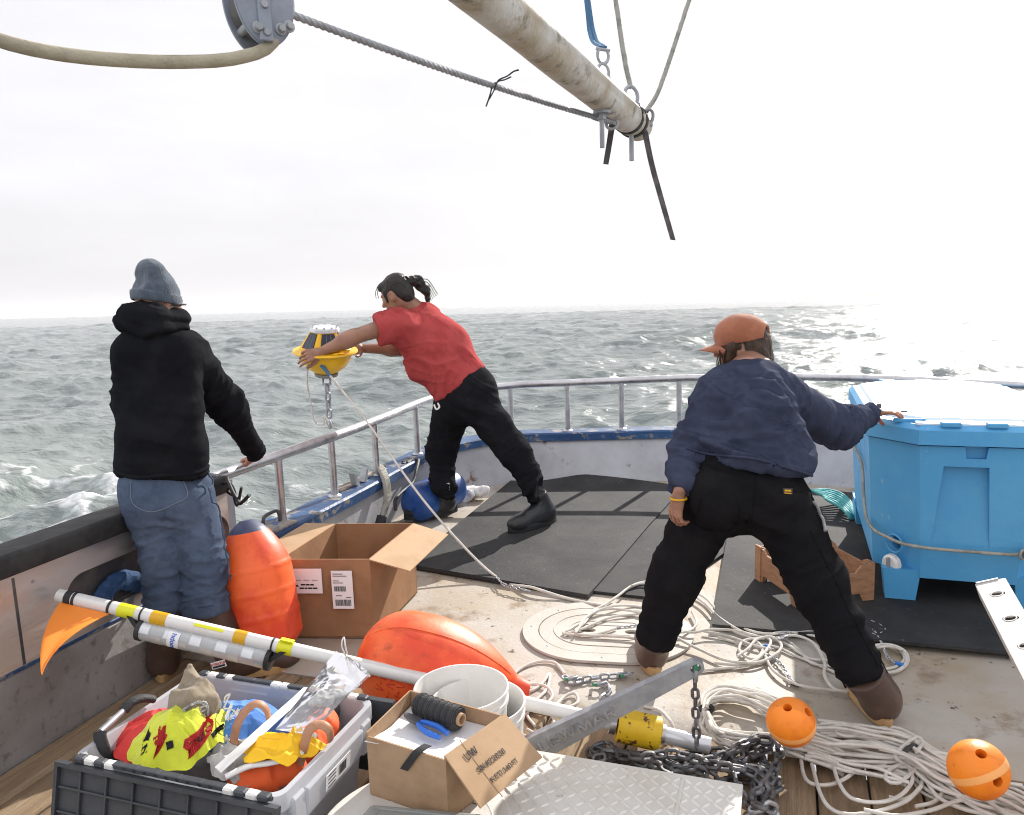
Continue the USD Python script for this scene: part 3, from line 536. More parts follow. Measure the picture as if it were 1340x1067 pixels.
# ---------------------------------------------------------------- oval deck hatch
hx, hy = -.765, 3.44
ht = thing('deck_hatch', 'oval cream deck hatch with grooved rings and two finger holes', 'hatch', (hx, hy, 0))
def stad(a, b): return LineString([(-(a - b), 0), (a - b, 0)]).buffer(b, 24)
hr = rz(math.radians(8))
rings = [(.395, .315, .012), (.315, .235, .0155), (.245, .165, .0150), (.185, .105, .0155)]
part(ht, 'frame', extrude(stad(.395, .315).difference(stad(.322, .242)), .012, hr, (hx, hy, .001)), M['hatch'], smooth=20)
inner = stad(.317, .237)
for sx in (-.09, .12): inner = inner.difference(affinity.scale(Point(sx, -.01).buffer(.038), 1, .6))
lidh = part(ht, 'lid', extrude(inner, .011, hr, (hx, hy, .001)), M['hatch'], smooth=20)
for a, b in ((.25, .17), (.18, .10)): part(lidh, 'ridge', extrude(stad(a, b).difference(stad(a - .006, b - .006)), .0028, hr, (hx, hy, .0118)), M['hatch'], smooth=20)
for dy in (-.05, 0.05, .09, -.1): part(lidh, 'ridge', moved(bbox((.22, .005, .003), (0, dy, 0), .001), hr, (hx, hy, .0132)), M['hatch'])
for t in np.linspace(0, 2 * PI, 9)[:-1]:
    q = hr @ A([math.cos(t) * .355 , math.sin(t) * .278, 0]) + A([hx, hy, .0128]); part(ht, 'screw', revolve([(0, .002), (.006, .0015), (.008, 0)], 10, None, q), M['galv'])

# ---------------------------------------------------------------- diamond plate locker
lk = thing('locker', 'low white painted locker with a diamond plate top', 'locker', (-.55, 1.7, -.03))
LX0, LX1, LY0, LY1, LZ = -1.07, -.098, .9, 2.125, .208
part(lk, 'body', bbox((LX1 - LX0, LY1 - LY0, LZ + .03), ((LX0 + LX1) / 2, (LY0 + LY1) / 2, (LZ - .03) / 2 - .004), .02), M['dplate'], smooth=40)
top = part(lk, 'top_plate', bbox((LX1 - LX0 + .012, LY1 - LY0 + .012, .010), ((LX0 + LX1) / 2, (LY0 + LY1) / 2, LZ - .004), .004), M['dplate'], smooth=40)
bars = []; hc = A([-.90, 1.70]); bar0 = m3.Manifold.hull_points(A([(x * .018, y * .0042, z) for x, y, z in [(-1, 0, 0), (1, 0, 0), (-.5, -1, 0), (-.5, 1, 0), (.5, -1, 0), (.5, 1, 0), (-.6, 0, .0045), (.6, 0, .0045), (-.3, .35, .0045), (.3, -.35, .0045)]]))
i = 0; pit = .030
for gy in np.arange(LY0 + .45, LY1 - .02, pit):
    for gx in np.arange(LX0 + .02, LX1 - .02, pit):
        i += 1; ix, iy = round((gx - LX0) / pit), round((gy - LY0) / pit); p = A([gx, gy])
        if np.linalg.norm(p - hc) < .27 or abs(gx + .255) < .012: continue
        bars.append(moved(bar0, rz((PI / 4 if (ix + iy) % 2 else -PI / 4) + .1), (gx, gy, LZ + .001)))
part(top, 'tread_bar', cat(bars), M['dplate'], smooth=40, kind='stuff')
part(top, 'weld_seam', bbox((.010, LY1 - LY0 - .02, .004), (-.255, (LY0 + LY1) / 2, LZ + .002), .002), M['dplate'])
cv = part(lk, 'round_cover', revolve([(0, .006), (.13, .006), (.135, .008), (.14, .006), (.20, .005), (.205, .0075), (.21, .005), (.25, .0045), (.26, 0)], 56, None, (hc[0], hc[1], LZ + .001)), M['dplate'], smooth=30)
for a in (.4, .5, .9, 1.0): part(cv, 'cover_mark', bbox((.03, .003, .0015), (hc[0] + .17 * math.cos(a), hc[1] + .17 * math.sin(a), LZ + .0075), .0005), M['dark'])

# ---------------------------------------------------------------- orange floats
def float_ball(c, r, holes, bn, label):
    b = m3.Manifold.sphere(r, 56); c = A(c)
    for d in holes: b -= m3.Manifold.cylinder(1.5 * r, r * .15, r * .19, 22).transform(T4(frame(d), nrm(d) * -.1 * r)[:3])
    f = thing('net_float', label, 'float', (c[0], c[1], c[2] - r), 'orange fishing floats on the rope heap'); part(f, 'ball', moved(b, None, c), M['floatm'], smooth=40)
    band = revolve([(r * .988 * math.cos(.13), -r * .988 * math.sin(.13))] + [(r * 1.004 * math.cos(a), r * 1.004 * math.sin(a)) for a in np.linspace(-.125, .125, 6)] + [(r * .988 * math.cos(.13), r * .988 * math.sin(.13))], 64)
    part(f, 'band', moved(band, frame(bn), c), M['float_band'], smooth=60)
c1 = D(1035, 945, 2.66); c2 = D(1280, 1008, 2.40)
fc1, fc2 = A([c1[0], c1[1], .105]), A([c2[0], c2[1], .105])
float_ball(D(1035, 945, 2.63), .079, (-C_F * .55 + C_U * .62 + C_R * .50, -C_F * .50 + C_U * .80 - C_R * .32), nrm(C_U * .85 - C_F * .48 - C_R * .30), 'orange float ball lying nearest to the dark chain heap')
float_ball(D(1280, 1007, 2.36), .084, (-C_F * .55 + C_U * .80 - C_R * .22, -C_F * .95 + C_U * .02 + C_R * .10), nrm(C_U * .85 + C_F * .22 - C_R * .38), 'orange float ball with a pale band at the rope heap end, by the metal rail')

# ---------------------------------------------------------------- big inflatable fender behind the person in jeans
fd = thing('inflatable_buoy', 'upright ribbed orange inflatable buoy with a navy top beside jeans', 'buoy', (-2.27, 2.93, 0))
ax0, ax1 = A([-2.165, 2.80, .008]), A([-2.27, 2.86, .585]); af = frame(ax1 - ax0); Lb = np.linalg.norm(ax1 - ax0); prof = []
for k in range(61):
    t = k / 60; r = .163 * min(1, math.sin(min(1, (t + .004) / .20) * PI / 2) ** .62) * (1 if t < .62 else math.cos((t - .62) / .38 * 1.22) ** .8)
    for g in (.16, .34, .52, .70):
        r += .0045 * math.exp(-((t - g) / .012) ** 2)
    prof.append((r, t * Lb))
ks = int(60 * .97); part(fd, 'body', revolve([(0, prof[0][1])] + prof[:ks + 1], 56, af, ax0), M['orange'], smooth=60)
part(fd, 'cap', revolve(prof[ks:] + [(.03, Lb + .03), (0, Lb + .03)], 48, af, ax0), M['navy_r'], smooth=60)
bb = thing('rope', 'black lashing rope between the guard rail and the orange buoy top', 'rope', (-2.5, 3.1, .6))
part(bb, 'cord', tube(spline([(-2.66, 3.19, .73), (-2.62, 3.12, .70), (-2.52, 3.08, .72), (-2.50, 3.08, .66), (-2.56, 3.10, .67), (-2.50, 3.06, .70), (-2.47, 3.05, .62), (-2.41, 3.02, .72)], .012), .007, 8), M['twine'], smooth=60)
part(bb, 'cord', tube(spline([(-2.54, 3.08, .745), (-2.47, 3.03, .69), (-2.44, 3.02, .655), (-2.40, 2.99, .65), (-2.33, 2.97, .70)], .012), .0085, 8), M['twine'], smooth=60)

# ---------------------------------------------------------------- teardrop buoy lying on the deck
td_ = thing('inflatable_buoy', 'large orange teardrop buoy lying on deck behind the white buckets', 'buoy', (-1.30, 2.78, 0))
A0, A1 = G(535, 868, .198), G(676, 902, .075); tf = frame(A1 - A0); L = np.linalg.norm(A1 - A0); pr = [(0, -.20)]
for k in range(1, 60):
    t = k / 60; z = -.20 + t * (L + .20); rr_ = .197
    if z < 0: r = math.sqrt(max(rr_**2 - z * z, 0))
    else: s_ = z / L; r = rr_ * (1 - s_ ** 2.3) * (1 - s_ * .10) + .046 * s_
    pr.append((r, z))
pr += [(.045, L + .02), (.038, L + .045), (0, L + .045)]
part(td_, 'body', revolve(pr, 64, tf, A0), M['orange'], smooth=60)
part(td_, 'seam', tube(spline([A0 + tf @ A([r * 1.002 * math.cos(1.9), r * 1.002 * math.sin(1.9), z]) for r, z in pr[2:-5:3]], .02), .0022, 6), M['orange'], smooth=60)
for j, s_ in enumerate(('-/\\ ~/-', '/-\\/ -~\\', '~/ -/\\')):
    q = -.52 + .0 * j; r_ = .2235
    t_ = meshkit.text_mesh(s_, .026, .001); V = A(t_.vertices)
    a_ = 3.05 + (V[:, 0] - .05) / .22; zz = -.02 - j * .036 + V[:, 1]; rr_ = np.interp(zz, [p[1] for p in pr[:50]], [p[0] for p in pr[:50]]) + .0008 + V[:, 2]
    t_.vertices = (tf @ np.stack([rr_ * np.cos(a_), rr_ * np.sin(a_), zz])).T + A0; part(td_, 'lettering', t_, M['clo_red'], smooth=False)

# ---------------------------------------------------------------- large cardboard box
cb = thing('cardboard_box', 'large open brown cardboard box with white shipping labels', 'box', (-2.03, 3.33, 0))
bl, br, bk = A([-2.215, 3.00, .004]), A([-1.80, 3.10, .004]), A([-1.845, 3.66, .004]); bq = bl + (bk - br); H = .385
def wall(p, q, z0, z1, t, out=0.): d = nrm(q - p); n = A([d[1], -d[0], 0]); return m3.Manifold.hull_points(A([x + n * o + A([0, 0, z]) for x in (p, q) for o in (out, out - t) for z in (z0, z1)]))
for p, q in ((bl, br), (br, bk), (bk, bq), (bq, bl)): part(cb, 'wall', wall(p, q, 0, H, .006), M['card'], smooth=20)
part(cb, 'bottom', m3.Manifold.hull_points(A([x + A([0, 0, z]) for x in (bl, br, bk, bq) for z in (.001, .008)])), M['card'], smooth=20)
def flap(p, q, length, ang, taper=.01):   # flap hinged on the top edge p-q, folding outward
    d = nrm(q - p); n = A([d[1], -d[0], 0]); o = n * math.cos(ang) + A([0, 0, math.sin(ang)]); up = np.cross(d, o); z = A([0, 0, H]); pts = [p + z, q + z, q + z + o * length - d * taper, p + z + o * length + d * taper]; return m3.Manifold.hull_points(A([x + up * k for x in pts for k in (0, .005)]))
part(cb, 'flap', flap(br, bk, .20, math.radians(-14)), M['card_in'], smooth=20)
part(cb, 'flap', flap(bq, bl, .17, math.radians(0)), M['card_in'], smooth=20)
part(cb, 'flap', flap(bk, bq, .20, math.radians(-75)), M['card'], smooth=20)
fd_ = nrm(br - bl); fn = A([fd_[1], -fd_[0], 0])
def facep(u, z, o=.0045): return bl + fd_ * u + fn * (o + .0105) + A([0, 0, z])
zt = .155
def sheet(u0, u1, z0, z1, sk=0.): return m3.Manifold.hull_points(A([facep(u + sk * (z - z0), z, o) for u in (u0, u1) for z in (z0, z1) for o in (.004, .005)]))
l1 = part(cb, 'label', sheet(.055, .20, .225, .345), M['paper'], smooth=False); l2 = part(cb, 'label', sheet(.245, .345, .15, .335), M['paper'], smooth=False)
def bars_(node, u0, u1, z0, z1, n, seed):
    rg = np.random.default_rng(seed); x = u0; ms = []
    while x < u1 - .003: w = rg.choice([.0012, .002, .003]); ms.append(m3.Manifold.hull_points(A([facep(u, z, o) for u in (x, x + w) for z in (z0, z1) for o in (.0052, .0058)]))); x += w + rg.choice([.0012, .002])
    part(node, 'barcode', cat(ms), M['ink'], smooth=False)
bars_(l2, .255, .315, .235, .26, 20, 1); bars_(l2, .258, .335, .165, .195, 26, 2)
for z, u0, u1 in ((.318, .252, .30), (.308, .252, .318), (.285, .252, .28), (.275, .252, .30), (.213, .262, .29), (.205, .31, .335)): part(l2, 'print_line', sheet(u0, u1, z, z + .003).translate(list(fn * .0012)), M['ink'], smooth=False)
for z, u0, u1 in ((.288, .07, .10), (.288, .112, .14), (.288, .152, .18), ): part(l1, 'print_line', sheet(u0, u1, z, z + .003).translate(list(fn * .0012)), M['grey_pl'], smooth=False)
for z, segs in ((.264, ((.098, .118), (.121, .140), (.143, .160))), (.247, ((.090, .112), (.115, .126), (.129, .150), (.153, .176)))):
    for u0, u1 in segs: part(l1, 'print_line', sheet(u0, u1, z, z + .007).translate(list(fn * .0012)), M['ink'], smooth=False)
part(l1, 'umbrella_mark', extrude(Point(0, 0).buffer(.009).intersection(sbox(-.02, 0, .02, .02)), .0008, np.stack([fd_, A([0, 0, 1.]), fn], 1), facep(.078, .258, .0055)), M['ink'])

# ---------------------------------------------------------------- small cardboard box on the locker
sx_ = thing('cardboard_box', 'small worn cardboard box holding papers, with handwriting on its flap', 'box', (-.92, 1.86, LZ))
z0 = LZ + .006; H2 = .19
B_bl, B_br, B_fr, B_fl = [A([*p, z0]) for p in ((-1.07, 2.035), (-.745, 1.975), (-.825, 1.745), (-1.085, 1.79))]
qs = [B_fl, B_fr, B_br, B_bl]
for k in range(4):
    p, q = qs[k], qs[(k + 1) % 4]; d = nrm(q - p); n = A([d[1], -d[0], 0]); part(sx_, 'wall', m3.Manifold.hull_points(A([x + n * o + A([0, 0, z]) for x in (p, q) for o in (0, -.005) for z in (0, H2 - (.012 if k == 0 else 0))])), M['card2'], smooth=20)
part(sx_, 'bottom', m3.Manifold.hull_points(A([x + A([0, 0, z]) for x in qs for z in (.001, .006)])), M['card2'], smooth=20)
p, q = B_fr + A([0, 0, H2]), B_br + A([0, 0, H2]); d = nrm(q - p); out = nrm(A([d[1], -d[0], 0]) * .80 + A([0, 0, -.62])); upn = np.cross(d, out); upn = upn * np.sign(upn[2])
fl_ = part(sx_, 'flap', m3.Manifold.hull_points(A([x + upn * k for x in (p - d * .004, q + d * .004, q + out * .155 + d * .012, p + out * .155 - d * .01) for k in (0, .005)])), M['card_in'], smooth=20)
tu, tv = d, -out; fc_ = (p + q) / 2 + out * .078 + upn * .0055
txt(fl_, 'handwriting', 'UW', .021, fc_ - d * .055 + tv * .045, nrm(tu + .05 * tv), tv, M['ink']); txt(fl_, 'handwriting', 'SN #22838', .015, fc_ - d * .015 + tv * .0, tu, tv, M['ink']); txt(fl_, 'handwriting', 'K ETI 140 FT', .013, fc_ + tv * -.040, tu, tv, M['ink'])
part(fl_, 'crease', m3.Manifold.hull_points(A([fc_ - d * .058 + tv * a + d * (b * .0012) + upn * c for a in (-.09, .09) for b in (-1, 1) for c in (-.001, .0006)])), M['card2'])
q2 = nrm(B_fr - B_fl); n2 = A([q2[1], -q2[0], 0]); tp = spline([B_fr - q2 * .075 + A([0, 0, H2 - .005]) + n2 * -.03, B_fr - q2 * .085 + A([0, 0, H2 - .008]) + n2 * .003, B_fr - q2 * .11 + A([0, 0, H2 - .04]) + n2 * .004, B_fr - q2 * .135 + A([0, 0, H2 - .075]) + n2 * .004], .01)
part(sx_, 'tape', grid_sheet(np.stack([tp + q2 * .012, tp - q2 * .014], 1), .001), M['black'])
u_, v_ = np.meshgrid(np.linspace(.0, 1, 24), np.linspace(.0, 1, 20), indexing='ij')
def quad(u, v): return (B_fl * ((1 - u) * (1 - v))[..., None] + B_fr * (u * (1 - v))[..., None] + B_br * (u * v)[..., None] + B_bl * ((1 - u) * v)[..., None])
Q = quad(.03 + .94 * u_, .03 + .94 * v_); Q[..., 2] = z0 + .145 + .022 * np.clip(1 - v_ * 2, 0, 1) ** 1.3 + .008 * (meshkit.fbm(Q * 9, 2, 3) - .5) ; Q = Q + (-.03 * np.clip(1 - v_ * 3, 0, 1) * np.clip(1 - u_ * 3, 0, 1))[..., None] * A([1, 1, 0]) * .4
solo('paper_sheet', grid_sheet(Q, .0012), M['paper'], 'white paper sheet lying inside the small worn cardboard box', 'paper', smooth=60)
tw = thing('twine_spool', 'spool of black twine lying on white paper in the small box', 'spool', (-.93, 1.94, z0 + .15))
sp0, sp1 = quad(A(.18), A(.80)) + A([0, 0, .185]), quad(A(.70), A(.73)) + A([0, 0, .185]); sf = frame(sp1 - sp0); sL = np.linalg.norm(sp1 - sp0)
part(tw, 'core', revolve([(.013, 0), (.018, 0), (.018, sL + .006), (.013, sL + .006), (.013, 0)], 24, sf, sp0), M['card_in'])
hel = []; tt = np.linspace(0, 1, 900); rad_ = .030 + .0028 * np.abs(np.sin(tt * PI * 7)); hel = sp0 + (sf @ np.stack([rad_ * np.cos(tt * 2 * PI * 30), rad_ * np.sin(tt * 2 * PI * 30), .006 + (sL - .012) * tt])).T
part(tw, 'wound_twine', [revolve([(.018, .003), (.029, .004), (.0305, .02), (.031, sL / 2), (.0305, sL - .02), (.029, sL - .004), (.018, sL - .003)], 28, sf, sp0), tube(hel, .0034, 5)], M['twine'], smooth=60)
pp = thing('pliers', 'pair of pliers with blue handles on white paper by the twine spool', 'pliers', (-.95, 1.86, z0 + .155))
j0 = quad(A(.30), A(.56)) + A([0, 0, .170]); hd = nrm(quad(A(.75), A(.42)) - quad(A(.3), A(.56))); hs_ = nrm(np.cross([0, 0, 1.], hd))
part(pp, 'jaws', m3.Manifold.hull_points(A([j0 + hd * a + hs_ * b + A([0, 0, c]) for a, b in ((.01, .011), (.01, -.011), (-.055, .004), (-.055, -.004), (-.02, .013), (-.02, -.013)) for c in (-.006, .006)])), M['card_in'] if False else M['dark'])
for s_ in (1, -1): part(pp, 'handle', tube(spline([j0 + hd * .005 + hs_ * .004 * s_, j0 + hd * .03 + hs_ * .013 * s_, j0 + hd * .07 + hs_ * .020 * s_, j0 + hd * .115 + hs_ * .014 * s_], .006), np.interp(np.linspace(0, 1, 20)[:len(spline([j0 + hd * .005 + hs_ * .004 * s_, j0 + hd * .03 + hs_ * .013 * s_, j0 + hd * .07 + hs_ * .020 * s_, j0 + hd * .115 + hs_ * .014 * s_], .006))], [0, .2, .6, 1], [.005, .008, .0085, .007]), 10), M['pl_blue'], smooth=60)

# ---------------------------------------------------------------- buckets
def bucket(c, zr, r, label, tilt=0., tdir=0.):
    b = thing('bucket', label, 'bucket', (c[0], c[1], -.03), 'white plastic buckets nested together'); h = zr + .03
    R = np.eye(3) if not tilt else rz(tdir) @ ry(tilt) @ rz(-tdir)
    part(b, 'shell', revolve([(0, .004), (r * .84, .004), (r * .85, .0), (r * .86, .0), (r * .955, h - .05), (r * .99, h - .05), (r * .99, h - .035), (r * .965, h - .035), (r * .97, h - .012), (r, h - .012), (r, h), (r * .965, h), (r * .955, h - .012), (r * .845, .008), (0, .008)], 56, R, (c[0], c[1], -.029)), M['white_p'], smooth=30)
    return b
bu = bucket(A([-1.0, 2.265]), .305, .158, 'white plastic bucket on top, open, behind the small cardboard box')
part(bu, 'dirt_spot', moved(crumple(trimesh.creation.icosphere(2, .012), .012, 70), np.diag([.35, 1, 1.6]), (-.89, 2.315, .21)), M['hose'])
bu2 = bucket(A([-.95, 2.285]), .252, .158, 'lower white plastic bucket showing its rim beside the top one')

# ---------------------------------------------------------------- marker pole with flag and reflector
UPV = A([0, 0, 1.]); PA, PB = A([-2.565, 2.125, .525]), A([-.30, 2.595, .032]); pd = nrm(PB - PA); PL = np.linalg.norm(PB - PA)
def onp(s): return PA + pd * s
pole = thing('marker_pole', 'long white marker pole with yellow tape and rusty yellow weight at its foot', 'marker pole', PA)
def sl(px):                                # place along the pole seen at that column of the photograph
    ss = np.linspace(0, PL, 800); P_ = PA + pd * ss[:, None] - EYE; x = 670 + FPX * (P_ @ C_R) / (P_ @ C_F); return float(np.interp(px, x, ss))
part(pole, 'pole', cyl(PA, onp(sl(806)), .0245, n=28), M['white_p'], smooth=40)
def band(name, px0, px1, m, e=.0012, r=.0245): a, b = sl(px0), sl(px1); return part(pole, name, cyl(onp(a), onp(b), r + e, n=28), m, smooth=40)
for a, b in ((157, 179), (365, 384)): band('yellow_tape', a, b, M['tape_y'])
part(pole, 'yellow_tape', moved(bbox((.05, .003, .022), (0, 0, 0), .001), frame(np.cross(pd, [0, 0, 1.]), pd), onp(sl(378)) + A([0, -.004, .034])), M['tape_y'])
for a, b in ((88, 96), (98, 101), (144, 147), (186, 188), (357, 359)): band('black_cord', a, b, M['black'], .003)
for a, b in ((200, 220), (308, 324)): band('amber_tape', a, b, M['tape_o'])
part(pole, 'yellow_strip', moved(bbox((.004, .012, sl(294) - sl(256)), (0, 0, 0), .001), np.stack([nrm(np.cross(np.cross(pd, -C_F * .8 + UPV * .75), pd)), nrm(np.cross(pd, -C_F * .8 + UPV * .75)), pd], 1), onp((sl(256) + sl(294)) / 2) + nrm(np.cross(np.cross(pd, -C_F * .8 + UPV * .75), pd)) * .0235), M['tape_y'])
rc = nrm(np.cross(pd, C_F)); rc = rc if rc[2] < 0 else -rc; rc = nrm(rc * .95 - C_F * .15)      # hangs below the pole
ra, rb = onp(sl(190)) + rc * .053, onp(sl(357)) + rc * .053
tb = part(pole, 'reflector_tube', cyl(ra, rb, .035, n=32), M['clearcap'], smooth=40); nR = 10
for k in range(nR):
    t0_, t1_ = (k + .08) / nR, (k + .92) / nR
    for h_ in (0, 1):
        ang = (k + h_) % 2; pts = []
        for tq in np.linspace(0, PI * .9, 8): pass
        a0 = ra + (rb - ra) * (t0_ if h_ == 0 else t0_ + .0); b0 = ra + (rb - ra) * t1_; fr_ = frame(rb - ra, -C_F); th = np.linspace(-1.2, 0, 6) + (1.2 if h_ else 0.) ; th = th if (k % 2 == 0) else th
        ring = lambda p, rr_: [p + fr_ @ A([rr_ * math.cos(t), rr_ * math.sin(t), 0]) for t in th]
        if (k + h_) % 2 == 0: part(tb, 'reflector_panel', trimesh.Trimesh(A(ring(a0, .0362) + ring(b0, .0362)), [[i, i + 1, i + 7] for i in range(5)] + [[i, i + 7, i + 6] for i in range(5)], process=False), M['reflect'], smooth=40)
for p_, e_ in ((ra, -1), (rb, 1)):
    ca = part(tb, 'end_cap', cyl(p_ - pd * .008, p_ + pd * .008, .040, n=28), M['black'], smooth=40); part(tb, 'end_arm', m3.Manifold.hull_points(A([p_ + pd * a + rc * b + C_F * c for a, b, c in ((-.012, .0, .02), (.012, 0, .02), (-.012, 0, -.02), (.012, 0, -.02))] + [p_ - rc * .045 + pd * (e_ * .05) + pd * a + C_F * c for a in (-.010, .010) for c in (-.027, .027)])), M['black'], smooth=40)
lb_s = sl(237); lc = onp(lb_s) + rc * .053; fr_ = frame(pd, -C_F); th = np.linspace(-.9, .9, 12); V = A([lc + pd * s_ + fr_ @ A([.0372 * math.cos(t), .0372 * math.sin(t), 0]) for s_ in (-.022, .022) for t in th])
lab = part(tb, 'label', trimesh.Trimesh(V, [[i, i + 1, i + 13] for i in range(11)] + [[i, i + 13, i + 12] for i in range(11)], process=False), M['paper'], smooth=60)
t_ = meshkit.text_mesh('mobri', .016, .0006, True); V = A(t_.vertices); V[:, 0] -= V[:, 0].mean(); V[:, 1] -= V[:, 1].mean(); a_ = -V[:, 0] / .0378; t_.vertices = lc + (V[:, 1])[:, None] * pd + ((.0378 + V[:, 2])[:, None]) * (np.cos(a_)[:, None] * fr_[:, 0] + np.sin(a_)[:, None] * fr_[:, 1]); t_.invert() if False else None
part(lab, 'lettering', t_, M['pl_blue'], smooth=False)
# weight, collars and foot
s0 = sl(790); 
part(pole, 'collar', cyl(onp(sl(806) - .022), onp(sl(806)), .037, n=28), M['steel'], smooth=40)
part(pole, 'weight', revolve([(.02, 0), (.054, 0), (.058, .004), (.058, .146), (.054, .15), (.02, .15)], 40, frame(pd), onp(sl(808))), M['rustyel'], smooth=40)
ft = m3.Manifold.cylinder(.17, .030, .029, 28) - m3.Manifold.cylinder(.3, .012, .012, 16, True).rotate([90, 0, 0]).scale([1.0, 1, 2.2]).translate([0, 0, .11])
part(pole, 'foot_socket', moved(ft, frame(pd, C_F), onp(sl(808) + .152)), M['reflect'], smooth=40); part(pole, 'collar', cyl(onp(sl(808) + .15), onp(sl(808) + .165), .036, n=28), M['steel'], smooth=40)
# flag
fa, fb = sl(86), sl(150); u_, v_ = np.meshgrid(np.linspace(0, 1, 30), np.linspace(0, 1, 40), indexing='ij')
tipd = D(55, 884, 2.66); e0, e1_ = onp(fa) + A([0, -.026, -.012]), onp(fb) + A([0, -.026, -.012]); Fp = (e0 * (1 - u_)[..., None] + e1_ * u_[..., None]); Fp = Fp * (1 - v_)[..., None] + tipd * v_[..., None]
sag = (v_ * (1 - v_)); Fp = Fp + sag[..., None] * A([-.03, -.10, .04]) + (.11 * sag * u_)[..., None] * A([-.35, -.1, .30]) + (.012 * np.sin(u_ * 7) * v_ * (1 - v_) * 3)[..., None] * A([0, -1., 0])
solo('flag', grid_sheet(Fp, .0015), M['flag'], 'drooping triangular orange flag tied to the end of the white pole', 'flag', smooth=60)
sr = Field((-2.68, 2.25, .36), (-2.5, 2.9, .58), .006)
for k in range(9): a = random.random(); sr.ell((-2.625 + .02 * random.random(), 2.38 + .045 * k, .425 + .03 * math.sin(k)), (.022, .05, .04), k=.02)
solo('rag', crumple(sr.mesh(), .02, 30), mat('cloth_navy_rag', (.02, .06, .16), .85, bump=[(300, .002)]), 'dark blue rag stuffed in the long slot of the aluminium panel', 'rag', smooth=60)

# ---------------------------------------------------------------- anchor shank and its chain
an = thing('anchor', 'galvanised anchor shank propped up with a chain on its end', 'anchor', (-.8, 2.35, 0))
s0_, s1_ = A([-.86, 2.36, .012]), A([-.263, 2.53, .345]); sd = nrm(s1_ - s0_); sL_ = np.linalg.norm(s1_ - s0_); vn = nrm(np.cross(sd, [0, 0, 1.])); vv = nrm(np.cross(vn, sd)); vn = nrm(np.cross(sd, vv))
sh = Polygon([(-.2, -.055), (0, -.052), (sL_ * .5, -.036), (sL_, -.026), (sL_ + .02, -.015), (sL_ + .025, 0), (sL_ + .02, .015), (sL_, .026), (sL_ * .5, .036), (.1, .046), (-.2, .05)]).difference(affinity.scale(Point(sL_ - .005, 0).buffer(.014), 1.3, 1))
Rs = np.stack([sd, vv, np.cross(sd, vv)], 1); part(an, 'shank', extrude(sh, .030, Rs, s0_ - Rs[:, 2] * .015), M['galv'], smooth=20)
side_n = Rs[:, 2] if Rs[:, 2] @ C_F < 0 else -Rs[:, 2]
t_ = meshkit.text_mesh('LEWMAR', .034, .0065, True); t_.apply_translation([-t_.bounds[:, 0].mean(), -t_.bounds[:, 1].mean(), -.001]); t_.vertices *= [1.45, 1, 1]
xd = sd if np.cross(sd, vv) @ side_n > 0 else -sd
part(an, 'lettering', moved(t_, np.stack([sd, nrm(np.cross(side_n, sd)), side_n], 1), s0_ + sd * .25 + side_n * .0152), M['chain_new'], smooth=False)  # brighter metal than the shank: light on the letter edges put into colour
part(an, 'fluke', m3.Manifold.hull_points(A([s0_ + sd * -.15 + vn * a + A([0, 0, b]) + sd * c for a, b, c in ((-.12, -.03, 0), (.12, -.03, 0), (0, -.02, .16), (0, .03, 0))])), M['galv'], smooth=20)
ac = thing('chain', 'dark chain hanging from the raised anchor shank end into the heap', 'chain', (-.27, 2.53, 0))
hk = s1_ - sd * .005
shackle(ac, hk + A([0, 0, -.012]), [0, 0, -1], np.cross(sd, [0, 0, 1]), M['galv'], .042, M['green'])
chain_along(ac, [hk + A([0, 0, -.045]), hk + A([.004, -.004, -.2]), A([hk[0] + .01, hk[1] - .02, .03])], M['chain'], .046, .031, .0056, wob=.12)
hp = thing('chain', 'dark grey chain heap on planks between the locker and the white rope', 'chain', (-.1, 2.4, -.03))
rg = np.random.default_rng(5); px_ = []
pathc = [(772, 984), (800, 992), (840, 985), (870, 1002), (900, 990), (925, 1006), (885, 996), (940, 985), (962, 1000), (985, 985), (1000, 1000), (968, 1012), (1010, 1006), (1015, 1030), (990, 1040), (1005, 1052), (988, 1030), (1000, 1018), (975, 996), (1000, 975), (1020, 985), (998, 965), (972, 975), (940, 998), (905, 1003), (860, 995), (822, 996), (790, 978), (776, 985), (812, 988), (850, 998), (895, 998), (945, 1004), (985, 1012), (1008, 1035), (996, 1060), (985, 1045), (1012, 1015), (1018, 975), (985, 968), (955, 985), (925, 998), (880, 988), (835, 990), (800, 985)]
PP = [];
for k, (x, y) in enumerate(pathc):
    lay = .012 + .034 * (k // 16) + .012 * rg.random(); base_ = -.03 if G(x, y, 0)[1] < DE else 0.; p = G(x + rg.normal() * 3, y + rg.normal() * 3 , base_ + lay)
    if k < 9 or k > 24: pass
    PP.append(p)
chain_along(hp, PP, M['chain'], .056, .038, .0072, wob=.5, seed=3)
PP2 = [G(x + rg.normal() * 5, y + rg.normal() * 4, (-.03 if G(x, y, 0)[1] < DE else 0.) + .015 + .05 * rg.random()) for x, y in [(1015, 985), (990, 978), (965, 985), (950, 1005), (975, 1010), (1000, 1020), (1010, 1045), (985, 1055), (970, 1030), (955, 1010), (930, 1008), (900, 1006), (870, 1000), (845, 993), (815, 985), (785, 985), (800, 994), (830, 1000), (865, 1006), (910, 1010), (940, 1015), (965, 1022), (995, 1035), (1015, 1060), (990, 1070)]]
chain_along(hp, PP2, M['chain'], .056, .038, .0072, wob=.6, seed=8)
gc = thing('chain', 'bright galvanised chain end lying beside the locker corner', 'chain', (-.1, 2.15, -.03))
chain_along(gc, [G(982, 1062, .03), G(1000, 1056, .05), G(1013, 1060, .03), G(1006, 1075, .0), G(985, 1070, .02), G(975, 1090, .01)], M['chain_new'], .062, .042, .0078, wob=.4)

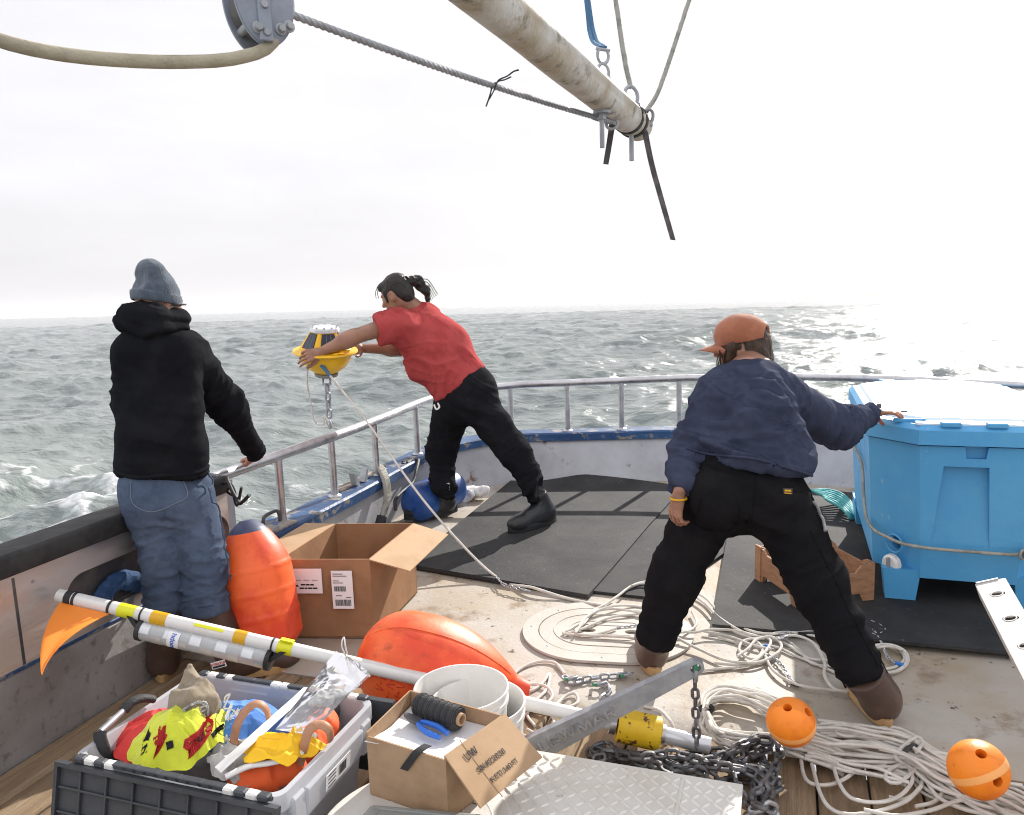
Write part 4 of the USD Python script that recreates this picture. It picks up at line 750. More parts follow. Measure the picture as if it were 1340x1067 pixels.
# deck chains with shackles
dc = thing('chain', 'short galvanised chain with green pinned shackles near the hatch edge', 'chain', (-.75, 2.98, 0))
chain_along(dc, [G(738, 885, .012), G(748, 893, .012), G(765, 889, .012), G(785, 886, .014), G(802, 885, .014), G(823, 882, .012)], M['galv'], .05, .034, .006, wob=.3)
chain_along(dc, [G(790, 893, .012), G(797, 903, .012), G(790, 912, .012), G(778, 920, .012)], M['chain_new'], .05, .034, .006, wob=.3)
for px, py in ((745, 888), (783, 895), (818, 883)): shackle(dc, G(px, py, .022), [.6, .3, .1], [.3, -.6, .3], M['galv'], .035, M['green'])
for nm_, P_, lbl in (('chain', [(650, 756), (659, 765), (672, 769), (685, 772), (697, 775)], 'thin chain lying along the wide mat edge under the white line'), ('chain', [(806, 822), (822, 820), (838, 819), (850, 815)], 'thin chain on the oval hatch by the left boot'), ('chain', [(1000, 855), (1013, 862), (1024, 872), (1034, 888), (1042, 895)], 'thin galvanised chain between white rope loops on sunny deck'), ('chain', [(1020, 830), (1035, 828), (1030, 834), (1018, 836)], 'short chain end on the rope tangle below the brown stand'), ('chain', [(1133, 812), (1150, 818), (1158, 826), (1145, 832), (1140, 822), (1152, 838), (1163, 862), (1178, 868)], 'thin chain beside the coiled white line behind the right boot')):
    q_ = [G(x, y, .010 + (.018 if y < 840 and (x < 700 or x > 1000) else .004)) for x, y in P_]; nd_ = thing(nm_, lbl, 'chain', q_[0]); chain_along(nd_, q_, M['chain_new'], .030, .020, .0036, wob=.4, seed=9)

# ---------------------------------------------------------------- white ropes on deck
RW = .0063
def zof(x, y):                               # resting height: mats, deck or planks
    if y < DE - .01: return -.03
    if -2.1 < x < -.92 and y > 3.84: return .024
    if -.92 < x < -.34 and y > 3.88: return .016
    if x > -.31 and y > 3.59: return .018
    if ((x - hx) / .40) ** 2 + ((y - hy) / .32) ** 2 < 1: return .016
    return 0.
def on_deck(L, lift=0., z=0.):
    P = []
    for q in L:
        p = G(q[0], q[1], z); zz = zof(p[0], p[1]); l = q[2] if len(q) > 2 else lift; P.append(G(q[0], q[1], zz + RW + l))
    return P
def deck_rope(label, *lines, r=RW, group=None, name='rope', m='rope_w', closed=False):
    n = thing(name, label, 'rope', on_deck(lines[0])[0], group)
    for i, L in enumerate(lines): part(n, 'strand', rope_mesh(on_deck(L, .004 * (i % 4)), r, 8, .012, .012, i), M[m], smooth=60)
    return n
r1 = deck_rope('white line looping across the oval hatch to the left boot', [(790, 793), (778, 800), (765, 812), (745, 824), (737, 829), (750, 831), (780, 830), (801, 824), (806, 822)], [(752, 826), (765, 815), (775, 800), (790, 792), (810, 779), (825, 768), (840, 762), (855, 761)], [(775, 801), (800, 797), (830, 800), (850, 806), (880, 812)], [(752, 828), (770, 806), (800, 794), (830, 793), (856, 798)], [(742, 829), (765, 822), (800, 808), (840, 803), (870, 802)], [(756, 830), (790, 832), (825, 835), (860, 839), (890, 838)], [(826, 767), (838, 764), (850, 766), (860, 772)])
r2 = deck_rope('tangle of white line on the sunlit deck between the two boots', [(905, 773), (925, 785), (945, 805), (975, 823), (1005, 830), (1050, 829), (1090, 840)], [(903, 776), (922, 789), (942, 809), (972, 827), (1000, 834)], [(880, 822), (905, 828), (930, 824), (960, 825), (990, 832), (1008, 838), (1000, 855), (985, 866), (962, 870), (935, 868)], [(884, 834), (915, 850), (950, 864), (985, 868), (1012, 858), (1022, 845), (1010, 834), (990, 836), (980, 848), (966, 858)], [(890, 880), (925, 877), (965, 873), (1000, 866), (1016, 858)], [(1008, 836), (1030, 843), (1060, 862), (1085, 866), (1105, 886)], [(1002, 858), (1010, 875), (1030, 890), (1060, 900), (1110, 906)], [(1012, 836), (1040, 832), (1065, 842), (1078, 865), (1080, 885), (1095, 903), (1118, 905)], [(1030, 838), (1045, 850), (1062, 868), (1100, 872)], [(1000, 834), (1018, 828), (1042, 828), (1068, 828), (1085, 843), (1098, 852)], [(920, 826), (950, 832), (985, 845), (1010, 850)], [(905, 800), (912, 815), (905, 824), (890, 828)], [(940, 834), (970, 842), (1010, 846), (1040, 858), (1070, 870), (1092, 880)], [(960, 826), (985, 836), (998, 850), (985, 862), (968, 852), (975, 838), (1000, 836)])
for q in ((1000, 852), (1003, 868), (863, 762)): pass
part(r2, 'blue_tape', cyl(*[on_deck([q])[0] for q in ((1001, 845), (1008, 847))], RW * 1.35, n=12), M['bluetape']); part(r2, 'black_tape', cyl(*[on_deck([q])[0] for q in ((1036, 893), (1046, 897))], RW * 1.4, n=12), M['black'])
cl = lambda cx, cy, a, b, t0, t1, n=26: [(cx + a * math.cos(t), cy + b * math.sin(t)) for t in np.linspace(t0, t1, n)]
r3 = deck_rope('small coil of white line behind the right boot', cl(1158, 862, 31, 19, -2.6, 3.4), cl(1156, 861, 26, 15, -2.2, 3.6), cl(1160, 863, 28, 17, -2.4, 3.7))
part(r3, 'blue_tape', cyl(*[on_deck([q], .012)[0] for q in ((1172, 868), (1182, 871))], RW * 1.4, n=12), M['bluetape'])
r4 = deck_rope('pale line coiled loosely beside the tip of the teardrop buoy', [(738, 882), (725, 868), (705, 866), (685, 873), (670, 885), (672, 900), (690, 905), (708, 895), (718, 882), (716, 900), (700, 918), (690, 935), (700, 950)], [(668, 905), (690, 897), (712, 898), (722, 910), (715, 925), (735, 928), (755, 920), (752, 908), (740, 910), (728, 922)], [(690, 955), (705, 962), (722, 955), (725, 940), (708, 928), (685, 925)], [(678, 960), (700, 968), (735, 962), (760, 955)], [(842, 925), (862, 930), (878, 945), (882, 962), (868, 972)])
# hanks: bundles of strands
def hank(label, guide, widths, n, seed, r=RW, tie=None, group=None, lift=.05, loops=()):
    rg = np.random.default_rng(seed); g = A([[*q[:2]] for q in guide], float); m = len(g); node = thing('rope_hank', label, 'rope', on_deck([tuple(g[0])])[0], group); d = np.gradient(g, axis=0); d /= np.linalg.norm(d, axis=1, keepdims=True); nn = np.stack([-d[:, 1], d[:, 0]], 1); W = A(widths, float)
    for i in range(n):
        o = (i + .5) / n * 2 - 1 + rg.normal() * .10; wv = o + rg.normal(size=m) * .16; t0, t1 = (0, m) if rg.random() < .7 else sorted(rg.choice(np.arange(m + 1), 2, replace=False)); 
        if t1 - t0 < 4: t0, t1 = 0, m
        Q = g + nn * (wv * W)[:, None] + d * (rg.normal(size=(m, 1)) * 4); zl = lift * (1 - o * o) * rg.random() * np.ones(m) + .008 * rg.random(m)
        part(node, 'strand', rope_mesh(on_deck([(*Q[k], zl[k]) for k in range(t0, t1)]), r, 7, .014, .016, i + seed), M['rope_w'], smooth=60)
    for i, L in enumerate(loops): part(node, 'strand', rope_mesh(on_deck(L, .02 + .006 * (i % 4)), r, 7, .012, .014, i), M['rope_w'], smooth=60)
    if tie:
        (x, y, ang, rr, zc) = tie; p = on_deck([(x, y)])[0] + A([0, 0, zc - RW]); part(node, 'tie', tube(p + rr * (np.cos(np.linspace(0, 2 * PI, 25)[:-1])[:, None] * A([math.cos(ang), math.sin(ang), 0]) + .55 * np.sin(np.linspace(0, 2 * PI, 25)[:-1])[:, None] * A([0, 0, 1.])), .008, 8, closed=True), M['black'], smooth=60)
    return node
hank('hank of white line with a dark tie, between anchor chain and first orange float', [(922, 928), (926, 915), (945, 908), (975, 912), (1005, 922), (1035, 940), (1060, 955)], [3, 8, 9, 11, 13, 15, 12], 11, 1, tie=(924, 932, .5, .026, .018), lift=.06)
hank('lower white rope bundle running from the tie to under the float', [(924, 935), (930, 955), (950, 968), (985, 972), (1020, 975), (1060, 985), (1100, 1000)], [3, 9, 10, 11, 12, 12, 12], 10, 2, lift=.05)
hank('broad band of white rope strands crossing the deck edge to the frame corner', [(1040, 962), (1075, 975), (1110, 982), (1150, 985), (1190, 995), (1230, 1015), (1275, 1035), (1320, 1055), (1370, 1080)], [18, 22, 22, 22, 18, 22, 24, 26, 26], 19, 3, lift=.055, tie=(1190, 992, .9, .042, .022))
hank('white rope strands passing under the right boot beside the deck edge', [(1068, 950), (1100, 952), (1140, 960), (1180, 966), (1215, 985), (1250, 1012), (1300, 1040)], [8, 10, 9, 9, 9, 9, 9], 8, 4, lift=.03)
hank('loose white rope loops hanging onto the planks in front of the tied bundle', [(1050, 985), (1080, 990), (1110, 1000), (1150, 1008), (1190, 1020)], [8, 12, 14, 14, 10], 5, 6, loops=[
    [(1048, 990), (1052, 1012), (1062, 1025), (1085, 1026), (1108, 1018), (1130, 1002), (1160, 1010), (1185, 1016)], [(1062, 1000), (1070, 1035), (1085, 1058), (1110, 1066), (1150, 1062), (1185, 1050), (1205, 1030)], [(1090, 1000), (1098, 1025), (1115, 1045), (1150, 1050), (1178, 1042), (1195, 1022), (1190, 1004)], [(1188, 996), (1165, 1008), (1160, 1020), (1175, 1025), (1195, 1010), (1200, 1000)], [(1192, 998), (1205, 1012), (1202, 1032), (1185, 1045), (1165, 1042)], [(1196, 996), (1212, 1020), (1230, 1045), (1262, 1060), (1300, 1068)], [(1130, 1060), (1170, 1068), (1215, 1062), (1255, 1048), (1300, 1046), (1330, 1052)], [(1185, 1000), (1172, 990), (1185, 975), (1200, 965), (1208, 972), (1200, 985)], [(1205, 1000), (1225, 1012), (1232, 1035), (1222, 1050), (1200, 1056)]])

# ---------------------------------------------------------------- yellow wave buoy
wb = D(426, 462, 5.25); tilt = frame(nrm([.10, -.10, 1.]), [1, .2, 0])
wv = thing('wave_buoy', 'yellow wave measuring buoy with dark solar panels held over the rail', 'instrument buoy', wb)
def wl(p): return wb + tilt @ A(p, float)
part(wv, 'hull', revolve([(0, -.140), (.055, -.140), (.075, -.130), (.125, -.095), (.160, -.05), (.172, -.01), (.205, .004), (.212, .012), (.208, .022), (.165, .028), (.15, .03), (0, .03)], 48, tilt, wb), M['yellow'], smooth=40)
part(wv, 'base_plate', revolve([(0, -.162), (.06, -.162), (.075, -.155), (.078, -.135), (0, -.135)], 40, tilt, wb), M['grey_pl'])
hexa = lambda r, z, n=5: [(r * math.cos(2 * PI * k / n - .35), r * math.sin(2 * PI * k / n - .35), z) for k in range(n)]
part(wv, 'housing', moved(m3.Manifold.hull_points(A(hexa(.170, .028) + hexa(.094, .145))), tilt, wb), M['yellow'], smooth=20)
hb, htp = A(hexa(.170, .028)), A(hexa(.094, .145))
for k in range(5):
    a, b, c, d = hb[k], hb[(k + 1) % 5], htp[(k + 1) % 5], htp[k]; n = nrm(np.cross(b - a, d - a)); cq = lambda u, v: (a * (1 - u) + b * u) * (1 - v) + (d * (1 - u) + c * u) * v
    if k == 1: continue
    pn = part(wv, 'solar_panel', moved(m3.Manifold.hull_points(A([cq(u, v) + n * o for u in (.16, .84) for v in (.10, .93) for o in (-.002, .006)])), tilt, wb), M['solar'])
    for u in (.39, .61): part(pn, 'cell_line', moved(m3.Manifold.hull_points(A([cq(u + e, v) + n * o for e in (-.006, .006) for v in (.12, .91) for o in (.004, .0068)])), tilt, wb), M['grey_pl'])
part(wv, 'cap', revolve([(0, .178), (.07, .178), (.088, .172), (.095, .160), (.095, .146), (0, .146)], 40, tilt, wb), M['clearcap'], smooth=40)
for k in range(10): part(wv, 'cap_bolt', moved(revolve([(0, .008), (.006, .007), (.007, 0)], 8), tilt, wl((.080 * math.cos(k * .628), .080 * math.sin(k * .628), .174))), M['steel'])
part(wv, 'grip', tube([wl((.13 + .05 * math.cos(t), .06 * math.sin(t) - .05, .028 + .012)) for t in np.linspace(-1.3, 1.3, 14)], .009, 8), M['yellow'], smooth=60)
mc_ = thing('chain', 'short mooring chain with swivel hanging below the yellow wave buoy', 'chain', wl((0, 0, -.33)))
cb_ = wl((0, 0, -.162)); shackle(mc_, cb_ + A([0, 0, -.03]), [0, 0, 1], [1, 0, 0], M['galv'], .045)
chain_along(mc_, [cb_ + A([0, 0, -.05]), cb_ + A([0, 0, -.30])], M['galv'], .075, .05, .0085, wob=.1)
part(mc_, 'swivel', revolve([(0, 0), (.012, .006), (.015, .02), (.012, .05), (.004, .06), (0, .06)], 16, None, cb_ + A([0, 0, -.355])), M['galv'])
bz = cb_ + A([0, 0, -.355]); lw = thing('cord', 'thin white cord looping from the wave buoy chain up to the hand', 'cord', bz)
part(lw, 'cord', tube(spline([bz, D(424, 545, 5.25), D(424, 555, 5.25), D(413, 553, 5.25), D(407, 530, 5.2), D(402, 500, 5.15), D(403, 475, 5.1)], .01), .0055, 8), M['rope_w'], smooth=60)
ln = thing('rope', 'taut white line running from the wave buoy down to the deck mat', 'rope', G(645, 752, .03))
lp = [D(421, 478, 5.12), D(432, 492, 5.1), D(480, 552, 4.98), D(560, 660, 4.72), *on_deck([(645, 752), (700, 770), (745, 784), (790, 793)])]; lp[3] = lp[3] - A([0, 0, .01])
part(ln, 'line', tube(spline(lp, .02), .0075, 8), M['rope_w'], smooth=60)
part(ln, 'thimble', tube(spline(lp[:2], .01), np.linspace(.016, .010, len(spline(lp[:2], .01))), 8), M['strapblue'], smooth=60)

# ---------------------------------------------------------------- plastic storage tote with its contents
sb_ = thing('storage_tote', 'translucent storage tote with open dark grey hinged lids, full of gear', 'storage tote', (-1.55, 1.8, -.03))
bx0, bx1, by0, by1, bz0, bz1 = -1.895, -1.205, 1.55, 2.05, -.028, .34
def rr(x0, x1, y0, y1, r): return sbox(x0 + r, y0 + r, x1 - r, y1 - r).buffer(r, 6)
def loft(polys, close=True):
    rings = []
    for P, z in polys: c = np.asarray(P.exterior.coords)[:-1]; rings.append(np.column_stack([c, np.full(len(c), z)]))
    n = len(rings[0]); V = np.vstack(rings); F = []
    for k in range(len(rings) - 1):
        for i in range(n): a, b = k * n + i, k * n + (i + 1) % n; F += [[a, b, b + n], [a, b + n, a + n]]
    return trimesh.Trimesh(V, F, process=False)
ti = .05
o_ = lambda d, z: (rr(bx0 + d, bx1 - d, by0 + d, by1 - d, .035), z)
def wallpoly(d): return rr(bx0 + d, bx1 - d, by0 + d, by1 - d, .035 + .0)
shell = loft([o_(.055, bz0), o_(.018, .285), o_(.018, .29), o_(-.002, .292), o_(-.002, bz1), o_(.014, bz1), o_(.022, .30), o_(.024, .285), o_(.060, bz0 + .006)])
part(sb_, 'shell', shell, M['frost'], smooth=35)
part(sb_, 'floor', bbox((bx1 - bx0 - .115, by1 - by0 - .115, .005), ((bx0 + bx1) / 2, (by0 + by1) / 2, bz0 + .004), .001), M['frost'])
for x in np.linspace(bx0 + .12, bx1 - .12, 5):
    for y, s in ((by0 + .018, -1), (by1 - .018, 1)): part(sb_, 'rib', bbox((.02, .012, .27), (x, y + .02 * -s, .14), .003, rx(-.13 * -s)), M['frost'])
for y in (1.62, 1.98): part(sb_, 'handle_bracket', bbox((.03, .055, .10), (bx1 - .004, y, .26), .006), M['frost'])
part(sb_, 'end_flange', bbox((.016, .30, .085), (bx1 + .004, 1.80, .262), .004, ry(.12)), M['frost'])
lbp = part(sb_, 'label', bbox((.002, .13, .05), (bx1 + .0150, 1.80, .262), .0005, ry(.12)), M['paper'])
for k, y in enumerate(np.linspace(1.75, 1.785, 9)): part(lbp, 'barcode', bbox((.001, .0015 + .001 * (k % 2), .03), (bx1 + .0166, y + .055, .262), .0002, ry(.12)), M['ink'])
for z in (.245, .257, .269, .280): part(lbp, 'print_line', bbox((.001, .04, .003), (bx1 + .0166 + (z - .262) * .12, 1.765, z), .0002, ry(.12)), M['ink'])
for y, s in ((by0 - .004, 0), (by1 + .004, 1)):
    part(sb_, 'hinge_rod', cyl((bx0 + .02, y, bz1 - .002), (bx1 - .02, y, bz1 - .002), .006), M['lidgrey'])
    xs_ = np.arange(bx0 + .035, bx1 - .03, .036)
    for k, x in enumerate(xs_):
        grp = {0: 1, 1: 0, 2: 1, 3: 0}.get(min(k, len(xs_) - 1 - k), 0 if s and k in (8, 9) else 3)
        if grp == 0: part(sb_, 'hinge_knuckle', bbox((.034, .026, .020), (x, y, bz1 - .001), .006), M['white_p'])
        elif grp == 1: part(sb_, 'hinge_knuckle', bbox((.034, .026, .019), (x, y, bz1), .006), M['lidgrey'])
        else: part(sb_, 'hinge_knuckle', bbox((.050, .020, .014), (x, y, bz1 + .002 + .0005 * (k % 2)), .002), M['lidgrey'])
def lidp(hy_, z_, ang, sgn, Ll, x0, x1, label):
    P = rr(0, x1 - x0, -.0, Ll, .05).union(sbox(0, 0, x1 - x0, .06)); Rm = np.stack([A([1., 0, 0]), A([0, sgn * math.sin(ang), -math.cos(ang)]), np.cross([1., 0, 0], [0, sgn * math.sin(ang), -math.cos(ang)])], 1); o = A([x0, hy_, z_]); out_ = 1 if Rm[1, 2] * sgn > 0 else -1
    l = part(sb_, 'lid', extrude(P, .006, Rm, o), M['lidgrey'], smooth=20, label=label); zz = .006 if out_ > 0 else -.006
    ribs = [extrude(P.difference(P.buffer(-.012)), .014, Rm, o + Rm[:, 2] * (.0055 if out_ > 0 else -.0135))]
    for k in range(1, 8): x = (x1 - x0) * k / 8; ribs.append(moved(bbox((.006, Ll - .03, .012), (x, Ll / 2, .006 + .005 * out_ if out_ > 0 else -.005), .002), Rm, o))
    for k in range(1, 4): y = Ll * k / 4; ribs.append(moved(bbox((x1 - x0 - .03, .006, .011), ((x1 - x0) / 2, y, .0105 if out_ > 0 else -.0045), .002), Rm, o))
    for m_ in ribs: part(l, 'rib', m_, M['lidgrey'], smooth=20)
    part(l, 'rivet', revolve([(0, .004), (.005, .003), (.006, 0)], 10, Rm @ (np.eye(3) if out_ > 0 else np.diag([1, -1, -1.])), o + Rm @ A([.14, Ll * .62, .007 * out_])), M['steel'])
lidp(by0 - .018, bz1 - .008, math.radians(13), -1, .27, bx0 - .035, bx1 + .012, 'front lid half hanging open, ribbed inside')
lidp(by1 + .016, bz1 - .008, math.radians(3), 1, .26, bx0 + .02, bx1 + .055, 'back lid half hanging open')
# contents (each a thing of its own)
def heap(name, label, cat_, c, R, h, m, seed, asp=1., rot=0., amp=.026, k=15.):      # a heap of cloth: a sheet gathered into wandering sharp folds
    nr, nt = 52, 128; rr_, th = np.meshgrid(np.linspace(.001, 1, nr), np.linspace(0, 2 * PI, nt), indexing='ij'); sd_ = seed * 3.7
    ed = 1 + .55 * (meshkit.fbm(np.stack([np.cos(th) * 1.6 + sd_, np.sin(th) * 1.6, 0 * th], -1), 3, seed) - .5); x, y = rr_ * R * ed * np.cos(th) * asp, rr_ * R * ed * np.sin(th)
    q = np.stack([x, y, 0 * x + sd_], -1); w = np.stack([meshkit.fbm(q * 9 + 3, 2, seed + 1) - .5, meshkit.fbm(q * 9 + 8, 2, seed + 2) - .5, 0 * x], -1); u = (q + w * .11) * k
    r1 = 1 - np.abs(2 * meshkit.noise(u * [1, .45, 1], seed + 3) - 1); r2 = 1 - np.abs(2 * meshkit.noise(u * [.55, 1.5, 1] + 4, seed + 4) - 1); r3 = 1 - np.abs(2 * meshkit.noise(u * 2.1 + 9, seed + 5) - 1)
    z = h * (1 - rr_ ** 2.4) + amp * ((r1 ** 2.2 - .35) + .75 * (r2 ** 2 - .35) + .30 * (r3 ** 2 - .35)); x = x + w[..., 1] * .05; y = y + w[..., 0] * .05; P = np.stack([x, y, z], -1); P[:, -1] = P[:, 0]
    P = P @ rz(rot).T + A(c); mm = grid_sheet(P, .003); 
    if vnormals(mm)[(nr // 3) * nt][2] < 0: mm.invert()
    globals()['LAST_LUMP'] = mm; return solo(name, mm, m, label, cat_, smooth=True)
def lump(name, label, cat_, prims, h, m, crum=(.02, 14), seed=0, extra=None):
    P = A([p[0] for p in prims]); R = max(max(p[1]) if np.ndim(p[1]) else p[1] for p in prims); f = Field(P.min(0) - R - .03, P.max(0) + R + .03, h)
    for c, r, *rot in prims: f.ell(c, A([r] * 3) if np.ndim(r) == 0 else A(r), rot[0] if rot else None, k=.035)
    mm = f.mesh(2); crumple(mm, crum[0] * .9, crum[1] * .8, seed); rgl = np.random.default_rng(seed); cen = P.mean(0); Rr = np.ptp(P, axis=0).max() * .6 + .05
    folds(mm, [(cen + rgl.normal(size=3) * .04, Rr, rgl.normal(size=3), .055 + .045 * rgl.random(), crum[0] * .40) for _ in range(4)]); globals()['LAST_LUMP'] = mm; return solo(name, mm, m, label, cat_, smooth=60)
solo('bag', crumple(bbox((bx1 - bx0 - .13, by1 - by0 - .13, .16), (-1.55, 1.80, .10), .03), .004, 20), M['clo_grey'], 'grey fabric bag filling the bottom of the storage tote', 'bag', smooth=60)
rb_ = [(G(*p, z), r) for p, z, r in (((215, 915), .37, (.05, .03, .02)), ((190, 945), .36, (.04, .04, .025)), ((178, 972), .33, (.05, .04, .04)), ((200, 985), .31, (.07, .05, .03)), ((250, 995), .30, (.07, .05, .03)), ((170, 985), .31, (.04, .04, .04)))]
heap('bag', 'red strap bag bulging out along the left side of the storage tote', 'bag', G(205, 968, .29), .135, .065, M['clo_red'], 1, 1.0, .9)
lm = [(G(*p, z), r) for p, z, r in (((235, 965), .335, .062), ((215, 955), .35, .05), ((255, 955), .35, .05), ((240, 985), .325, .055), ((265, 975), .33, .045), ((205, 970), .335, .04))]
limen = heap('shirt', 'crumpled lime yellow shirt with red and black print in the storage tote', 'shirt', G(238, 978, .30), .135, .095, M['lime'], 3, 1.1, .3, .034, 13.)
LIME_MESH = LAST_LUMP
kc = thing('cap', 'muddy khaki cap standing up at the back of the storage tote', 'cap', G(248, 930, .38))
kf = Field(G(250, 920, .42) - .17, G(250, 920, .42) + .17, .006); c0_ = G(252, 922, .40); kf.ell(c0_ + A([0, 0, -.02]), (.088, .055, .06), rz(-.3), k=.02); kf.cap(c0_ + A([0, 0, -.01]), G(249, 872, .48), .080, .010, k=.03, flat=((0, 1, 0), .62)); kf.clip(c0_ + A([0, 0, -.055]), [0, 0, -1])
km = crumple(kf.mesh(2), .025, 11, 5); folds(km, [(c0_, .2, [1, .2, .5], .05, .008), (c0_, .2, [.2, 1, -.5], .06, .007)]); part(kc, 'crown', km, M['khaki'], smooth=60)
def decal(node, name, mesh2d, o, xd, yd, target, m, lift=.0015):     # flat lettering draped on the nearest surface seen along the normal
    xd, yd = nrm(xd), nrm(yd); zd = nrm(np.cross(xd, yd)); v = A(mesh2d.vertices); W = A(o) + v[:, :1] * xd + v[:, 1:2] * yd
    tv_ = A(target.vertices); out_ = []
    loc = (tv_ - o) @ np.stack([xd, yd, zd], 1); fr = (tv_ - o) @ zd > -.05
    from scipy.spatial import cKDTree
    nn_ = vnormals(target) @ zd; keep = (nn_ > .05); kt = cKDTree(loc[keep][:, :2]); dd, ii = kt.query(v[:, :2], k=4); h_ = loc[keep][ii][:, :, 2].max(1)
    W = W + zd * (h_ + lift)[:, None] + 0 * W; m2 = trimesh.Trimesh(W, mesh2d.faces, process=False); return part(node, name, m2, m, smooth=False)
def fine(s, h, bold=True, dens=.006):
    t = meshkit.text_mesh(s, h, .0004, bold); t = t.subdivide_to_size(dens, max_iter=8) if False else trimesh.Trimesh(*trimesh.remesh.subdivide_to_size(t.vertices, t.faces, dens, 12), process=False); t.apply_translation([-t.bounds[:, 0].mean(), -t.bounds[:, 1].mean(), 0]); return t
def disc(r, r0=0, dens=.008):
    s = Point(0, 0).buffer(r, 24); s = s.difference(Point(0, 0).buffer(r0, 24)) if r0 else s; t = extrude(s, .0004); return trimesh.Trimesh(*trimesh.remesh.subdivide_to_size(t.vertices, t.faces, dens, 12), process=False)
ko = G(256, 935, .40); xd_, yd_ = C_R * 1., nrm(C_U - C_F * .3)
decal(kc, 'badge_ring', disc(.040, .034), ko, xd_, yd_, km, M['clo_white']); t_ = fine('MLE', .022); decal(kc, 'lettering', t_, ko + yd_ * .012, xd_, yd_, km, M['clo_white'])
lm2 = LIME_MESH
def patch(pts, dens=.006): t = extrude(Polygon(pts), .0004); return trimesh.Trimesh(*trimesh.remesh.subdivide_to_size(t.vertices, t.faces, dens, 12), process=False)
lo = G(256, 972, .36)
decal(limen, 'red_print', patch([(-.03, .012), (.0, .018), (.006, .032), (.028, .028), (.03, .0), (.012, -.018), (-.012, -.03), (-.014, -.012), (-.03, -.004)]), lo, xd_, yd_, lm2, M['redink']); decal(limen, 'lettering', fine('URI', .012), lo, nrm(xd_ + .3 * yd_), yd_, lm2, M['ink'], .0025)
decal(limen, 'red_print', patch([(-.012, .03), (.008, .034), (.012, .0), (.0, -.02), (-.012, -.034), (-.006, 0)]), G(218, 958, .37), xd_, yd_, lm2, M['redink']); decal(limen, 'red_print', patch([(-.02, .006), (.0, .016), (.02, .012), (.012, -.006), (-.01, -.008)]), G(232, 932, .385), xd_, yd_, lm2, M['redink'])
decal(limen, 'black_print', patch([(-.008, .02), (.006, .016), (.01, -.012), (-.006, -.018)]), G(207, 948, .37), xd_, yd_, lm2, M['ink']); decal(limen, 'black_print', patch([(-.012, .006), (.008, .012), (.014, -.004), (-.006, -.012)]), G(238, 948, .37), xd_, yd_, lm2, M['ink']); decal(limen, 'black_print', patch([(-.014, .0), (.012, .010), (.016, .0), (-.006, -.010)]), G(268, 988, .35), xd_, yd_, lm2, M['ink'])
bp = [(G(*p, z), r) for p, z, r in (((295, 945), .33, (.07, .06, .045)), ((325, 940), .32, (.08, .06, .045)), ((285, 965), .32, (.05, .05, .04)), ((340, 955), .30, (.06, .05, .04)))]
blu = heap('bag', 'blue cloth bag with a white ring print between the tan handles', 'bag', G(308, 962, .28), .14, .075, M['clo_blue'], 6, 1.2, .2, .02, 11.)
bm2 = LAST_LUMP
bo = G(288, 957, .36); decal(blu, 'ring_print', disc(.036, .031), bo, xd_, yd_, bm2, M['clo_white']); decal(blu, 'lettering', fine('NE', .018), bo + xd_ * .008, xd_, yd_, bm2, M['clo_white'])
ob = thing('tote_bag', 'orange tote bag with tan handles and a white zipper trim', 'bag', G(370, 990, .30))
of = Field((-1.62, 1.52, .12), (-1.17, 2.06, .42), .006)
for p, z, r in (((330, 1015), .27, (.07, .05, .045)), ((370, 1000), .28, (.07, .05, .045)), ((405, 975), .29, (.05, .05, .05)), ((425, 950), .30, (.04, .05, .05))): of.ell(G(*p, z), r, k=.05)
om = crumple(of.mesh(2), .02, 12, 9); folds(om, [(G(370, 1000, .3), .2, [1, .4, .3], .05, .008), (G(400, 980, .3), .2, [-.3, 1, .3], .06, .007)]); part(ob, 'body', om, M['clo_org'], smooth=60)
part(ob, 'zipper_trim', tube(spline([G(295, 1017, .315), G(325, 1003, .325), G(355, 998, .335), (G(385, 990, .345)), G(402, 978, .35), G(412, 962, .355)], .008), .0085, 8, flat=1.), M['clo_white'], smooth=60)
def strapt(P, w, m): P = spline(P, .008); return tube(P, w, 10, flat=.45)
part(ob, 'handle', strapt([G(392, 1000, .30), G(398, 975, .37), G(405, 955, .41), G(418, 948, .415), G(430, 955, .40), G(433, 968, .36)], .014, 0), M['leather'], smooth=60)
part(ob, 'handle', strapt([G(305, 978, .33), G(310, 950, .39), G(322, 930, .42), G(336, 921, .43), G(348, 928, .41), G(353, 945, .36)], .014, 0), M['leather'], smooth=60)
yl = [(G(*p, z), r) for p, z, r in (((350, 970), .34, (.045, .04, .02)), ((375, 968), .355, (.05, .045, .025)), ((360, 985), .33, (.035, .04, .025)), ((392, 965), .35, (.03, .035, .02)))]
heap('cloth', 'bright yellow cloth folded on the orange bag in the storage tote', 'cloth', G(368, 982, .335), .088, .045, M['clo_yel'], 11, 1.25, .3, .022, 17.)
gl = [(G(*p, z), r) for p, z, r in (((310, 995), .31, (.06, .04, .02)), ((340, 965), .315, (.09, .03, .02), ), ((365, 935), .34, (.07, .03, .018)), ((385, 915), .35, (.06, .025, .018)), ((290, 1003), .30, (.05, .04, .02)))]
heap('pouch', 'pale grey crumpled pouch lying beside the yellow cloth in the storage tote', 'pouch', G(312, 1000, .285), .085, .05, M['clo_grey'], 12, 1.3, -.4, .024, 20.)
solo('strap', tube(spline([G(285, 1008, .33), G(325, 972, .365), G(360, 940, .375), G(385, 918, .375), G(402, 902, .36)], .01), .016, 10, flat=.4), M['clo_white'], 'white webbing strap lying diagonally across the storage tote', 'strap', smooth=60)
dk = [(G(*p, z), r) for p, z, r in (((400, 925), .33, .03), ((412, 930), .315, .035), ((425, 935), .30, .04))]
